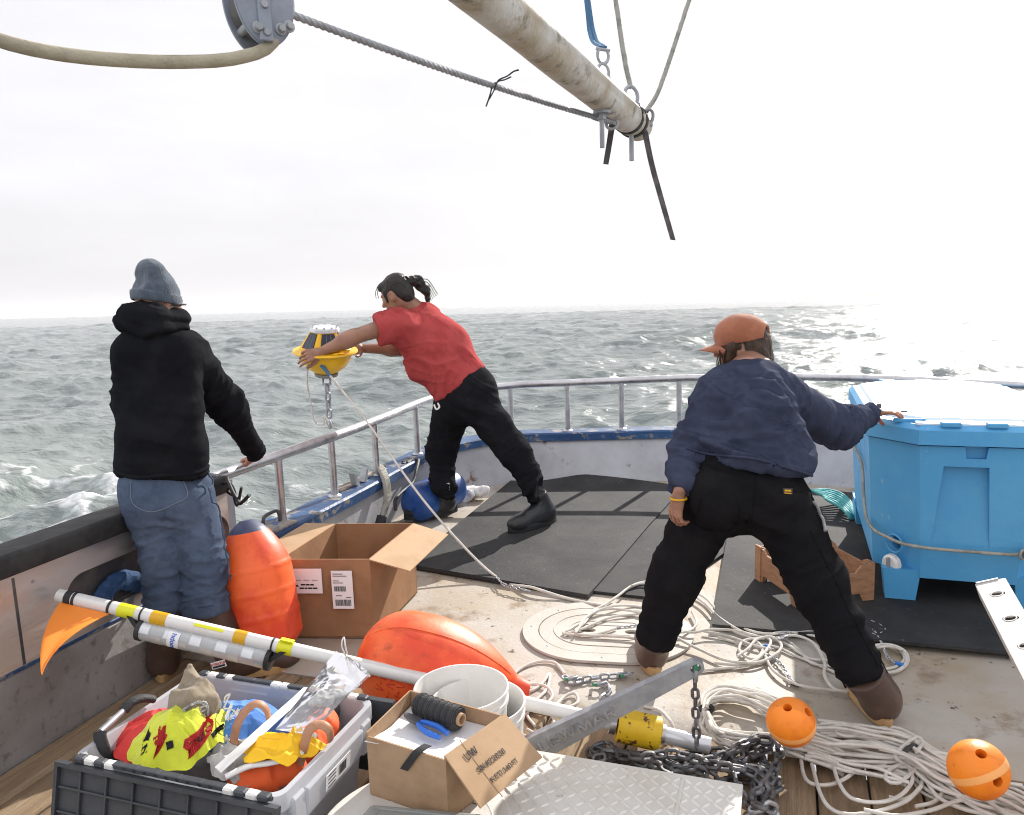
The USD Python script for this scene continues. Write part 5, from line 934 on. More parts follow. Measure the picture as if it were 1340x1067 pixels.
lump('pouch', 'black mesh pouch wedged among the gear in the storage tote', 'pouch', dk, .006, M['strap'], (.03, 24), 13)
# clear zip bag on top
zb = thing('plastic_bag', 'clear plastic zip bag with grey parts, leaning over the tote rim', 'plastic bag', G(420, 915, .40))
u_, v_ = np.meshgrid(np.linspace(0, 1, 44), np.linspace(0, 1, 22), indexing='ij'); z0_, z1_ = .40, .48
ca_, cb2, cc2, cd2 = G(360, 955, .40), G(405, 962, .38), G(480, 884, .47), G(440, 852, .49)
for s_, k in ((1, 0), (-1, 1)):
    Q = (ca_ * ((1 - u_) * (1 - v_))[..., None] + cb2 * ((1 - u_) * v_)[..., None] + cc2 * (u_ * v_)[..., None] + cd2 * (u_ * (1 - v_))[..., None]); puff = (np.sin(PI * v_) * np.sin(PI * np.clip(u_ * 1.2, 0, 1))) ** .7 * .024
    Q = Q + (s_ * puff + .022 * (meshkit.fbm(np.stack([u_ * 7, v_ * 4, 0 * u_ + k * 3], -1), 3, 3) - .5) * (.3 + puff / .024))[..., None] * nrm(C_U - .6 * C_F); part(zb, 'film', grid_sheet(Q), M['film'], smooth=60)
gp = [(ca_ * .45 + cd2 * .35 + cc2 * .2, .020), (ca_ * .3 + cb2 * .25 + cc2 * .25 + cd2 * .2, .026), (cb2 * .4 + cc2 * .4 + cd2 * .2, .02), (ca_ * .2 + cd2 * .5 + cc2 * .3, .016)]
f = Field(A([p for p, _ in gp]).min(0) - .06, A([p for p, _ in gp]).max(0) + .06, .004)
for p, r in gp: f.ell(p, (r * 1.5, r, r * .7), k=.02)
part(zb, 'contents', crumple(f.mesh(1), .03, 40, 2), M['clo_grey'], smooth=60)
pkb = thing('plastic_bag', 'crinkled pink clear bag tip beside the orange teardrop buoy', 'plastic bag', G(470, 880, .46)); q0, q1, q2_, q3 = G(452, 858, .47), G(462, 905, .43), G(486, 884, .47), G(470, 868, .48)
Q = (q0 * ((1 - u_) * (1 - v_))[..., None] + q1 * ((1 - u_) * v_)[..., None] + q2_ * (u_ * v_)[..., None] + q3 * (u_ * (1 - v_))[..., None]); Q = Q + (.02 * (meshkit.fbm(np.stack([u_ * 5, v_ * 5, 0 * u_], -1), 3, 13) - .5))[..., None] * -C_F; part(pkb, 'film', grid_sheet(Q), M['film'], smooth=60)
part(pkb, 'zip_pull', tube(spline([q0, D(447, 845, 2.42), D(450, 834, 2.42), D(452, 846, 2.42), q0 + .004], .006), .0022, 6), M['clo_white'], smooth=60)
# tool handle at the left rim
hh = thing('tool', 'tool with black grips and a grey rod at the tote left rim', 'tool', G(135, 985, .30))
part(hh, 'grip', tube(spline([G(146, 992, .26), G(137, 982, .31), G(131, 966, .35), G(131, 958, .365)], .01), .021, 12, flat=.7), M['blackfoam'], smooth=60)
part(hh, 'rod', cyl(G(131, 958, .362), G(168, 925, .375), .010, n=12), M['galv']); part(hh, 'grip', tube(spline([G(162, 930, .372), G(172, 919, .385), G(186, 914, .38), G(200, 915, .36)], .01), .018, 12, flat=.7), M['blackfoam'], smooth=60)

# clear lid in front
cl_ = thing('box_lid', 'smoky clear plastic box lid at the bottom edge before the small box', 'lid', (-.98, 1.55, LZ))
P4 = [G(487, 1043, .275), G(628, 1064, .255), G(640, 1130, .22), G(440, 1120, .235)]; lz = .212
part(cl_, 'panel', m3.Manifold.hull_points(A([[p[0], p[1], z] for p in P4 for z in (.243, .248)])), M['clearlid']); cen = sum(P4) / 4
for a, b in ((0, 1), (1, 2), (2, 3), (3, 0)): part(cl_, 'rim', tube([[*P4[a][:2], .238], [*P4[b][:2], .238]], .011, 10), M['clearlid'], smooth=60)
for a, b in ((0, 1), (3, 0), (1, 2)): q = [p * .86 + cen * .14 for p in P4]; part(cl_, 'ridge', tube([[*q[a][:2], .248], [*q[b][:2], .248]], .004, 8), M['clearlid'], smooth=60)
for a, b in ((0, 1), (1, 2), (2, 3), (3, 0)): part(cl_, 'side', m3.Manifold.hull_points(A([[*(p * (1 - e) + cen * e)[:2], z] for p in (P4[a], P4[b]) for z in (lz, .236) for e in (.01, .03)])), M['clearlid'])

# ---------------------------------------------------------------- bent aluminium channel at the right
ch = thing('metal_channel', 'pale slotted aluminium channel standing at the right edge of the deck', 'metal channel', D(1330, 850, 2.2))
h0, h1 = D(1296, 762, 2.55), D(1420, 990, 1.85); hx_ = nrm(h1 - h0); wd = nrm(C_R * .92 + C_U * .42); wd = nrm(wd - hx_ * (wd @ hx_)); nn3 = np.cross(hx_, wd); nn3 = nn3 if nn3 @ C_F < 0 else -nn3; Lc = np.linalg.norm(h1 - h0)
cs = Polygon([(0, -.042), (Lc, -.042), (Lc, .042), (0, .042)]); 
for k in range(6): cs = cs.difference(affinity.rotate(LineString([(.075 + k * .135, -.012), (.075 + k * .135, .014)]).buffer(.009), -10))
Rc = np.stack([hx_, wd, nn3 if np.dot(np.cross(hx_, wd), nn3) > 0 else -nn3], 1); M['chan'] = mat('channel_aluminium', (.60, .58, .55), .5, .35, c2=(.50, .48, .46), s2=8, c3=(.3, .27, .25), s3=20, at3=(.68, .74))
part(ch, 'web', extrude(cs, .004, Rc, h0), M['chan'], smooth=20)
for s_ in (-1, 1): part(ch, 'flange', moved(bbox((Lc, .004, .05), (Lc / 2, s_ * .0425, -.021), .001), Rc, h0), M['chan'], smooth=20)
for k in range(6): part(ch, 'slot_lip', moved(tube(A([(.075 + k * .135 + .013 * math.cos(t), .017 * math.sin(t), .003) for t in np.linspace(0, 2 * PI, 17)[:-1]]), .0025, 6, closed=True), Rc, h0), M['chan'], smooth=60)
lg = h1 - hx_ * .06; part(ch, 'support_leg', bbox((.05, .05, float(lg[2]) + .0), (lg[0], lg[1], float(lg[2]) / 2 - .035), .004), M['chan'])
part(ch, 'bent_end', grid_sheet(np.stack([np.stack([h0 - hx_ * .022 * math.sin(t) * 1. + Rc[:, 2] * (-.022 + .026 * math.cos(t)) + wd * y for y in np.linspace(-.04, .025, 6)]) for t in np.linspace(0, 4.0, 18)]), .003), M['galv'], smooth=60)

# ---------------------------------------------------------------- fittings along the port gunwale
clt = thing('cleat', 'rusty bent steel loop on the weathered gunwale beside the orange buoy', 'cleat', (-2.62, 3.5, .357))
cq = XP(358, 688, -2.66); part(clt, 'loop', tube(spline([cq + A([0, -.09, 0]), cq + A([0, -.085, .055]), cq + A([0, -.06, .075]), cq + A([0, .03, .075]), cq + A([0, .055, .055]), cq + A([0, .06, 0])], .01), .010, 8), M['dark'], smooth=60)
part(clt, 'foot', bbox((.05, .2, .014), cq + A([0, -.01, .002]), .004), M['dark'])
cl2 = thing('cleat', 'small flat steel cleat on the gunwale between two rail posts', 'cleat', (-2.68, 4.6, .35)); cp = XP(471, 640, -2.66); cp[2] = .352
for y in (-.05, .05): part(cl2, 'horn', m3.Manifold.hull_points(A([cp + A([x, y + a, z]) for x, a, z in ((-.02, -.02, 0), (.02, -.02, 0), (-.02, .02, 0), (.02, .02, 0), (-.02, y * .35, .075), (.02, y * .35, .075), (-.02, y * .9, .085), (.02, y * .9, .085))])), M['galv'], smooth=20)
rh = thing('rope_hank', 'grey rope hank hitched over the blue gunwale', 'rope', (-2.6, 4.9, .1))
hk0 = XP(494, 622, -2.62)
for k in range(5):
    o = .012 * (k - 2); P = [XP(488, 628, -2.68) + A([0, o, .01]), XP(496, 618, -2.66) + A([0, o, .035]), XP(504, 628, -2.56) + A([0, o, .015]), XP(507, 650, -2.53) + A([0, o, 0]), XP(503, 668, -2.53) + A([0, o * .7, 0]), XP(498, 684, -2.54) + A([0, o * .6, 0])]; part(rh, 'strand', tube(spline(P, .015), .017, 8, twist=(3, 9, .25)), M['rope_g'], smooth=60)
part(rh, 'black_tape', cyl(XP(500, 676, -2.535), XP(496, 690, -2.54), .034, n=14), M['black'])
bf = thing('boat_fender', 'dark blue cylindrical boat fender lying by the stern corner', 'fender', (-2.3, 5.0, .02))
f0, f1 = G(522, 664, .12), G(597, 650, .15); f0, f1 = A([-2.42, 4.78, .135]), A([-2.33, 5.36, .135]); pf = [(0, -.02), (.03, -.02), (.035, .0)] + [(.135 * math.sin(t) ** .6, .0 + .10 * (1 - math.cos(t))) for t in np.linspace(.15, PI / 2, 9)]; Lf = np.linalg.norm(f1 - f0); pf = pf + [(r, Lf - z) for r, z in pf[::-1]]
part(bf, 'body', revolve(pf, 40, frame(f1 - f0), f0), M['fend_blue'], smooth=60)
be = thing('cord', 'black cord looped from the gunwale to the blue boat fender', 'cord', (-2.55, 5.2, .3))
part(be, 'cord', tube(spline([XP(527, 607, -2.62), XP(538, 604, -2.60), XP(547, 602, -2.56), XP(545, 615, -2.52), XP(540, 632, -2.50), XP(525, 645, -2.49), XP(517, 655, -2.48), XP(518, 668, -2.46)], .015), .012, 8), M['twine'], smooth=60)
part(be, 'buckle', bbox((.06, .12, .05), XP(534, 606, -2.62), .012), M['black'])
db = thing('rag', 'crumpled dirty white rag in the stern corner beyond the front boot', 'rag', G(612, 648)); 
fq = Field(G(612, 645) - .25, G(612, 645) + .25, .012)
for k in range(9): a = random.random() * 6; fq.ell(G(612, 647, .04) + A([.10 * math.cos(a) * random.random(), .08 * math.sin(a), .03 * random.random()]), (.06, .05, .045), k=.02)
part(db, 'cloth', crumple(fq.mesh(1), .11, 14, 4), M['clo_white'], smooth=60)
tl = thing('rope', 'teal rope coil on the mat behind the big blue bin', 'rope', (.35, 5.75, .02))
for k in range(7): part(tl, 'strand', tube(spline([G(1060 + 3 * k, 642 + 1.2 * k, .12 - .004 * k), G(1082, 641 + 2.2 * k, .12), G(1100, 646 + 3 * k, .09), G(1112, 656 + 3.4 * k, .06), G(1116, 668 + 2 * k, .03)], .03), .011, 7, twist=(3, 14, .2)), M['rope_teal'], smooth=60)

# ---------------------------------------------------------------- spar with its rigging overhead
bt, be_ = D(588, -46, 1.85), D(836, 166, 3.45); bd = nrm(be_ - bt); bt = bt - bd * 2.2
sp = thing('boom', 'weathered white wooden boom overhead with bolts and bands near its tip', 'boom', be_)
ss = np.linspace(0, np.linalg.norm(be_ - bt), 60); P = bt + bd * ss[:, None]; part(sp, 'spar', tube(P, np.linspace(.064, .062, 60) * (1 + .015 * np.sin(ss * 9)), 28), M['spar'], smooth=60)
def onb(px):
    s_ = np.linspace(2.3, ss[-1], 900); Q = bt + bd * s_[:, None] - EYE; x = 670 + FPX * (Q @ C_R) / (Q @ C_F); return bt + bd * float(np.interp(px, x, s_))
part(sp, 'end_cap', cyl(be_ - bd * .006, be_ + bd * .012, .056, n=28), M['spar'])
for px in (822, 828): part(sp, 'black_band', cyl(onb(px) - bd * .012, onb(px) + bd * .012, .0665, n=28), M['black'])
dn = A([0, 0, -1.])
for px, zlen, rr2 in ((787, .13, .009), (826, .105, .010)):
    q = onb(px); part(sp, 'bolt', cyl(q + dn * .05, q + dn * (.06 + zlen), rr2, n=12), M['galv'])
    if px < 800:
        part(sp, 'washer', cyl(q + dn * .058, q + dn * .068, .032, n=20), M['galv']); part(sp, 'nut', cyl(q + dn * .068, q + dn * .088, .016, n=6), M['galv'])
def shk(node, p, m=None, size=.036, d=(0, 0, 1)): shackle(node, p, d, C_R * .9 + C_F * .3, m or M['galv'], size)
g_ = 'lines holding up the boom'
bs = thing('rope', 'blue strap with a shackle holding the boom from above', 'rope', onb(784)); q = onb(790) + A([0, 0, .065]); shk(bs, q + A([0, 0, .02])); shk(bs, q + A([.0, .0, .085]), d=(0, 0, -1))
for o in (-.008, .008): part(bs, 'strap', tube(spline([q + A([0, 0, .11]) + C_R * o, D(775, 45, 3.15) + C_R * o, D(763, -40, 3.15) + C_R * o * .4, D(763, -40, 3.15) + (D(763, -40, 3.15) - D(775, 45, 3.15)) * 5], .05), .0085, 8, flat=.6), M['strapblue'], smooth=60)
s2_ = thing('rope', 'middle laid rope rising from the shackle behind the boom tip', 'rope', onb(824)); q = onb(826) + A([0, 0, .07]); shk(s2_, q + A([0, 0, .02]), size=.05)
part(s2_, 'cord', tube(spline([q + A([0, 0, .06]), D(816, 70, 3.35), D(800, -40, 3.4), D(800, -40, 3.4) + (D(800, -40, 3.4) - D(816, 70, 3.35)) * 4], .012), .0115, 9, twist=(3, 16, .25)), M['rope_g'], smooth=60)
s3_ = thing('rope', 'rope rising to the right from the boom tip shackle', 'rope', be_); q = D(846, 156, 3.38); shk(s3_, q, size=.045, d=(.3, 0, 1)); part(s3_, 'eye', tube(spline([be_, be_ + (q - be_) * .5, q], .01), .014, 8), M['galv'])
part(s3_, 'cord', tube(spline([q + A([0, 0, .03]), D(866, 108, 3.4), D(912, -30, 3.5), D(912, -30, 3.5) + (D(912, -30, 3.5) - D(866, 108, 3.4)) * 3], .012), .0105, 9, twist=(3, 16, .25)), M['rope_g'], smooth=60)
def strap_(node, P, w): 
    P = spline(P, .02); s = C_R; n = len(P); a = np.linspace(0, .45, n); wv_ = np.stack([math.cos(x) * C_R + math.sin(x) * C_F for x in a]); part(node, 'strap', grid_sheet(np.stack([P - wv_ * w, P + wv_ * w], 1), .003), M['strap'], smooth=60)
t1_ = thing('strap', 'short dark webbing strap hanging below the boom beside the bolt', 'strap', onb(800)); strap_(t1_, [onb(803) + dn * .03, D(798, 185, 3.22), D(793, 215, 3.22)], .012); part(t1_, 'ring', tube(onb(800) + dn * .075 + .022 * np.stack([math.cos(t) * C_R + math.sin(t) * C_U for t in np.linspace(0, 2 * PI, 17)[:-1]]), .006, 8, closed=True), M['galv'])
t2_ = thing('strap', 'long dark webbing strap hanging from the boom tip', 'strap', be_); strap_(t2_, [be_ + bd * .01, D(843, 170, 3.37), D(853, 215, 3.37), D(866, 262, 3.37), D(881, 314, 3.37)], .0125)
wr = thing('wire_rope', 'grey wire rope running from the pulley block to the boom tip', 'wire rope', D(600, 90, 2.6))
W0, W1 = D(372, 16, 2.02), onb(800) + dn * .07; wp = W0 + (W1 - W0) * np.linspace(0, 1, 420)[:, None]; wp[:, 2] -= .012 * np.sin(PI * np.linspace(0, 1, 420)); part(wr, 'wire', tube(wp, .0105, 12, twist=(3, 17, .32)), M['galv'], smooth=60)
part(wr, 'splice', tube(wp[-34:-6], .0125, 10, twist=(3, 25, .3)), M['galv'], smooth=60)
def onw(px):
    Q = wp - EYE; x = 670 + FPX * (Q @ C_R) / (Q @ C_F); return A([np.interp(px, x, wp[:, k]) for k in range(3)])
tw0 = onw(648); dq = ((tw0 - EYE) @ C_F); U_ = lambda dx, dy, dd=0.: tw0 + (C_R * dx - C_U * dy) * dq / FPX + C_F * dd
tn = thing('twine', 'short black twine knotted round the wire rope', 'twine', tw0); part(tn, 'cord', tube(spline([U_(-12, 26), U_(-7, 14, -.012), U_(-3, 0, -.014), U_(2, -5, .0), U_(0, 2, .014), U_(4, -6, -.012), U_(16, -14), U_(24, -20), U_(31, -22)], .008), .0026, 6), M['twine'], smooth=60); part(tn, 'cord', tube(spline([U_(-10, 20), U_(-2, 8, -.013), U_(3, -4, -.013), U_(12, -9), U_(21, -13)], .008), .0023, 6), M['twine'], smooth=60)

# pulley block and its thick rope
bk_ = thing('pulley_block', 'heavy blue grey pulley block hanging at the top of the picture', 'pulley block', D(338, -10, 2.0))
bc = D(338, -6, 2.0); nb_ = nrm(-C_F * .80 + C_R * .60 + A([0, 0, -.05])); bx_ = nrm(np.cross([0, 0, 1.], nb_)); bz_ = np.cross(nb_, bx_); Rb = np.stack([bx_, bz_, nb_], 1)
cheek = affinity.scale(Point(0, 0).buffer(1, 32), .078, .135)
part(bk_, 'cheek', extrude(cheek, .008, Rb, bc + nb_ * .030), M['blockp'], smooth=30); part(bk_, 'cheek', extrude(cheek, .008, Rb, bc - nb_ * .046), M['blockp'], smooth=30)
rimm = moved(loft([(affinity.scale(cheek, a, a), z) for a, z in ((.97, .036), (1.0, .041), (.9, .052), (.4, .056), (.02, .057))]), Rb, bc); part(bk_, 'face', rimm, M['blockp'], smooth=40)
part(bk_, 'sheave', revolve([(.02, -.03), (.062, -.03), (.066, -.022), (.05, 0), (.066, .022), (.062, .03), (.02, .03)], 36, Rb, bc - nb_ * .006 + bz_ * -.035), M['dark'], smooth=40)
part(bk_, 'strap_plate', moved(bbox((.034, .26, .010), (-.012, 0, .058), .003), Rb, bc), M['blockp'])
for x, y in ((-.012, -.045), (.028, -.095), (-.012, -.11), (.05, -.085), (-.03, -.10)): part(bk_, 'bolt', moved(revolve([(0, .014), (.008, .014), (.010, .010), (.010, .004), (.015, .003), (.015, 0)], 14), Rb, bc + bx_ * x + bz_ * y + nb_ * .054), M['galv'])
for x, y in ((-.04, -.085), (.03, -.11), (.055, .0)): part(bk_, 'spacer', cyl(bc + bx_ * x + bz_ * y - nb_ * .04, bc + bx_ * x + bz_ * y + nb_ * .034, .011, n=14), M['galv'])
hs2 = thing('rope', 'thick tan rope curving down out of the pulley block to the left', 'rope', D(200, 78, 1.9))
part(hs2, 'rope', tube(spline([bc + nb_ * -.006 + bz_ * -.02 + bx_ * .06, D(362, 45, 2.0), D(348, 64, 1.98), D(320, 74, 1.95), D(280, 80, 1.92), D(200, 81, 1.85), D(110, 75, 1.78), D(40, 64, 1.72), D(-10, 50, 1.68), D(-60, 32, 1.64), D(-400, -120, 1.5), D(-900, -420, 1.4)], .03), .0155, 14), M['hose'], smooth=60)
bh = thing('rope', 'rope carrying the pulley block from above', 'rope', bc + bz_ * .13); part(bh, 'rope', cyl(bc + bz_ * .13, bc + bz_ * .13 + A([0, .3, 1.2]), .012, n=10), M['rope_g'])

# ---------------------------------------------------------------- people
M['skin'] = mat('skin', (.42, .22, .15), .5, c2=(.36, .17, .11), s2=14, extra={'subsurface_weight': .12, 'subsurface_scale': .01}, bump=[(220, .0008)])
M['skin_b'] = mat('skin_tan', (.30, .155, .10), .5, c2=(.25, .125, .08), s2=14, extra={'subsurface_weight': .10, 'subsurface_scale': .01}, bump=[(220, .0008)])
cloth = lambda n, c, c2, sc=260, **k: mat(n, c, .9, c2=c2, s2=k.pop('s2', 7), bump=[(sc, .0012), (38, .0022)], sheen=k.pop('sheen', .0), spec=.03, **k)
M['hoodie'] = cloth('hoodie_black', (.010, .0105, .013), (.014, .0145, .017))
M['jeans'] = cloth('denim', (.062, .085, .135), (.105, .135, .20), 420, s2=3.2, at2=(.42, .66), c3=(.045, .06, .095), s3=9, at3=(.5, .7))
M['beanie'] = mat('knit_slate', (.095, .125, .165), .95, c2=(.07, .095, .13), s2=30, bump=[(60, .006, (3, 3, .6)), (340, .003)], sheen=.4, spec=.1)
M['tee'] = cloth('tee_red', (.42, .072, .072), (.36, .055, .056))
M['sweatp'] = cloth('sweatpants_black', (.011, .0115, .0145), (.015, .0155, .018))
M['navy'] = cloth('sweatshirt_navy', (.043, .051, .086), (.053, .062, .102), 300)
M['workp'] = cloth('work_trousers_black', (.0105, .0105, .0125), (.014, .0135, .015), 420)
M['bootb'] = mat('boot_brown', (.055, .032, .024), .42, c2=(.075, .045, .034), s2=6, c3=(.12, .09, .07), s3=26, at3=(.68, .78), bump=[(40, .0012)])
M['bootk'] = mat('boot_black', (.010, .011, .013), .36, c2=(.016, .017, .018), s2=8, bump=[(40, .001)])
M['sole'] = mat('boot_sole_tan', (.46, .29, .13), .6, c2=(.34, .21, .10), s2=12, bump=[(60, .002)])
M['capo'] = mat('cap_orange', (.37, .145, .082), .85, c2=(.30, .11, .06), s2=8, bump=[(300, .0012), (20, .004)], sheen=.2, spec=.2)
M['hair'] = mat('hair_black', (.010, .008, .008), .42, c2=(.02, .015, .013), s2=40, bump=[(60, .008, (1, 1, .25))], spec=.4)
M['hairb'] = mat('hair_brown', (.030, .017, .011), .42, c2=(.06, .033, .02), s2=40, bump=[(60, .008, (2, 2, .2))], spec=.4)
M['eye'] = mat('eye_white', (.7, .68, .65), .2)
M['drawcord'] = M['clo_white']
RH = nrm([C_R[0], C_R[1], 0]); FH = nrm([C_F[0], C_F[1], 0]); UP = A([0, 0, 1.])
def hdir(r, f, u=0.): return nrm(RH * r + FH * f + UP * u)

def hand(wrist, fwd, pn, curl=(25, 30, 20), thumb=+1, size=1.0, spread=.10, thumb_in=.35, h=.0032, curls=None):
    """right-handed or left-handed hand: fwd along the fingers, pn out of the palm, thumb=+1 puts the thumb at fwd x pn"""
    fwd = nrm(fwd); pn = nrm(A(pn) - fwd * (A(pn) @ fwd)); sd_ = np.cross(fwd, pn) * thumb; s = size; w = A(wrist, float); caps = []
    for k, (o, L) in enumerate(((.034, .072), (.0115, .081), (-.0115, .076), (-.033, .060))):
        cu = curls[k] if curls else curl; base = w + fwd * (.092 - .006 * abs(k - 1)) * s + sd_ * o * s; d = nrm(fwd + sd_ * (o / .031) * spread); cu = [c * (.7 + .22 * k) for c in cu]; p = base; a = 0.
        caps.append((w + fwd * .02 * s + sd_ * o * .62 * s, base, .0125 * s, .0100 * s, .012 * s))
        for j, (fr, r0, r1) in enumerate(((.45, .0088, .0078), (.30, .0078, .0071), (.25, .0071, .0058))):
            a += math.radians(cu[j]); q = p + (d * math.cos(a) + pn * math.sin(a)) * L * fr * s; caps.append((p, q, r0 * s, r1 * s, .004 * s)); p = q
    tb_ = w + fwd * .022 * s + sd_ * .024 * s + pn * .006 * s; t1 = tb_ + nrm(fwd * .72 + sd_ * (.72 - thumb_in * .5) + pn * thumb_in) * .044 * s; t2 = t1 + nrm(fwd * .85 + sd_ * .25 + pn * thumb_in) * .032 * s; t3 = t2 + nrm(fwd * .9 + sd_ * .05 + pn * thumb_in * 1.2) * .024 * s
    caps += [(tb_, t1, .0155 * s, .0120 * s, .012 * s), (t1, t2, .0115 * s, .0100 * s, .004 * s), (t2, t3, .0100 * s, .0078 * s, .004 * s)]
    caps.append((w - fwd * .018 * s, w + fwd * .03 * s, .023 * s, .024 * s, .02 * s))
    P = A([c[0] for c in caps] + [c[1] for c in caps]); f = Field(P.min(0) - .035, P.max(0) + .035, h)
    for a_, b_, r0, r1, k_ in caps: f.cap(a_, b_, r0, r1, k=k_)
    return f.mesh(1)
def head(c, fwd, up, neck, rn=.058, h=.0045, s=1.0, beard=None):
    fwd = nrm(fwd); up = nrm(A(up) - fwd * (A(up) @ fwd)); rt = np.cross(fwd, up); R = np.stack([rt, fwd, up], 1); L = lambda *p: c + R @ (A(p) * s); f = Field(A(c) - .21, A(c) + .19, h)
    f.ell(L(0, -.012, .028), A([.076, .098, .092]) * s, R); f.ell(L(0, .030, -.035), A([.063, .068, .085]) * s, R, k=.04); f.ell(L(0, .052, -.088), A([.042, .040, .030]) * s, R, k=.04)
    f.ell(L(0, .085, .018), A([.050, .016, .012]) * s, R, k=.02)
    for e in (-1, 1): f.ell(L(e * .031, .101, -.002), A([.017, .014, .011]) * s, R, k=.012, neg=True); f.ell(L(e * .040, .078, -.030), A([.022, .018, .016]) * s, R, k=.025)
    f.cap(L(0, .098, .002), L(0, .119, -.034), .009 * s, .013 * s, k=.012)
    for e in (-1, 1): f.ell(L(e * .011, .108, -.040), A([.009, .010, .007]) * s, R, k=.008); f.ell(L(e * .079, -.004, -.012), A([.010, .021, .033]) * s, R, k=.008); f.ell(L(e * .089, .002, -.010), A([.006, .011, .019]) * s, R, k=.006, neg=True)
    f.ell(L(0, .098, -.066), A([.023, .010, .007]) * s, R, k=.008); f.ell(L(0, .096, -.078), A([.020, .010, .007]) * s, R, k=.008)
    f.cap(L(0, -.02, -.05), A(neck, float), rn * .96, rn * 1.1, k=.04)
    eyes = [(L(e * .031, .089, -.002), .0115 * s) for e in (-1, 1)]
    return f.mesh(1), eyes, R, L
def boot(node, heel, toe, top, m, z=0., sc=1.0, rs=.058, label=None, sole_m=None, rt=None):
    toe = nrm([toe[0], toe[1], 0]); sd_ = A([-toe[1], toe[0], 0]); R = np.stack([toe, sd_, UP], 1); o = A([heel[0], heel[1], z]) + toe * .075 * sc; L = lambda *p: o + R @ (A(p) * sc); top = A(top, float)
    P = A([L(-.13, -.10, -.01), L(.25, .1, .1), top]); f = Field(P.min(0) - .13, P.max(0) + .13, .0065); tp2 = top + nrm(top - L(0, 0, .1)) * .03
    f.cap(L(-.012, 0, .085), tp2, rs * 1.0 * sc, rt or rs * 1.08 * sc, k=.05, cut=True); f.cap(L(-.03, 0, .055), L(.15, 0, .045), .049 * sc, .044 * sc, k=.05); f.ell(L(.175, 0, .045), A([.066, .050, .040]) * sc, R, k=.04); f.ell(L(.06, 0, .075), A([.07, .042, .045]) * sc, R, k=.05)
    f.clip(L(0, 0, .012), -UP); b = f.mesh(2); folds(b, [(L(.03, 0, .11), .07, nrm(toe * .5 + UP), .035, .0035)]); n = part(node, 'boot', b, m, smooth=60, label=label)
    t = np.linspace(0, 2 * PI, 41)[:-1]; xs = .073 + .163 * np.cos(t); ys = np.sin(t) * np.interp(xs, [-.1, -.04, .05, .15, .24], [.030, .043, .041, .054, .040]) ; Pg = Polygon(np.column_stack([xs, ys])).buffer(.0055)
    so = loft([(affinity.scale(Pg, .97, .95), 0), (Pg, .004), (Pg, .031), (affinity.scale(Pg, .98, .96), .036), (affinity.scale(Pg, .5, .5), .037)]); so.vertices *= sc; cap_ = extrude(affinity.scale(Pg, .96, .94), .004); cap_.vertices *= sc
    part(n, 'sole', moved(cat([so, cap_]), R, A([o[0], o[1], z + .001])), sole_m or M['sole'], smooth=40); return n
def rigid(m, n=2):
    return m

# ---- person in jeans and black hooded jacket, hand on the rail
p1 = thing('person', 'person in slate knit hat, black hooded jacket and jeans, resting one hand on the rail', 'person', (-2.33, 2.6, -.03))
face1 = hdir(.55, .83); tf1 = hdir(.30, .95); lat1 = nrm(np.cross(tf1, UP))
hc1 = D(209, 400, 3.40); nk1 = D(212, 428, 3.38)
rail_pt = A([-2.66, 3.42, float(GZ(3.42)) + float(RAILH(3.42))])
shL, shR = D(176, 456, 3.34), D(246, 454, 3.44); elR = D(298, 531, 3.66); wrR = rail_pt + A([.075, -.035, .062])
elL, wrL = D(176, 520, 3.42), D(186, 560, 3.66)
hm, eyes, HR, HL = head(hc1, face1, UP, nk1, .056, s=.93)
bodyf = Field(D(212, 640, 3.4) - [.42, .45, .15], nk1 + [.45, .75, .1], .014)
bodyf.cap(D(212, 470, 3.39), D(213, 620, 3.39), .14, .14, k=.05, flat=(tf1, .7)); bodyf.cap(shL, shR, .06, k=.05); bodyf.cap(nk1 + UP * .05, D(212, 460, 3.39), .055, .07, k=.04)
for a, b, r0, r1 in ((shR, elR, .036, .034), (elR, wrR, .034, .027), (shL, elL, .036, .034), (elL, wrL, .042, .03)): bodyf.cap(a, b, r0, r1, k=.02)
hdR = hand(wrR, nrm(A([-.80, .22, -.28])), nrm([-.25, .05, -1]), (38, 48, 35), thumb=+1, size=.98, thumb_in=.5)
part(p1, 'body', cat([bodyf.mesh(1), hm, hdR, hand(wrL, tf1 - UP * .3, -lat1, thumb=-1)]), M['skin'], smooth=60)
for c, r in eyes: part(p1, 'eye', trimesh.creation.icosphere(2, r).apply_translation(c), M['eye'], smooth=60)
gl_ = [HL(.082, .005, .0), HL(.080, .05, .002), HL(.074, .085, .0)]; part(p1, 'sunglasses', [tube(spline(gl_, .01), .005, 6)], M['dark'], smooth=60)
# hat
bf_ = Field(hc1 - [.2, .2, .12], hc1 + [.2, .2, .3], .005)
bf_.ell(HL(0, -.012, .055), (.082, .098, .090), HR, k=.02); bf_.cap(HL(0, -.015, .05), HL(.018, -.03, .152), .080, .050, k=.04); bf_.ell(HL(-.014, -.03, .168), (.045, .045, .034), HR, k=.03); bf_.ell(HL(-.052, -.02, .140), (.036, .046, .032), HR, k=.02); bf_.ell(HL(.005, -.115, .13), (.03, .03, .04), HR, k=.05, neg=True); bf_.ell(HL(-.10, -.05, .115), (.02, .03, .02), HR, k=.04, neg=True)
bf_.clip(HL(0, 0, .018), -(HR @ nrm([0, .22, 1.]))); hat = bf_.mesh(2); crumple(hat, .012, 18, 2); hn = part(p1, 'knit_hat', hat, M['beanie'], smooth=60)
t = np.linspace(0, 2 * PI, 120)[:-1]; ring = A([HL(.0955 * math.cos(a) * 1.0, -.012 + .116 * math.sin(a), .022 - .024 * math.sin(a) * .9) for a in t]); cufft = []
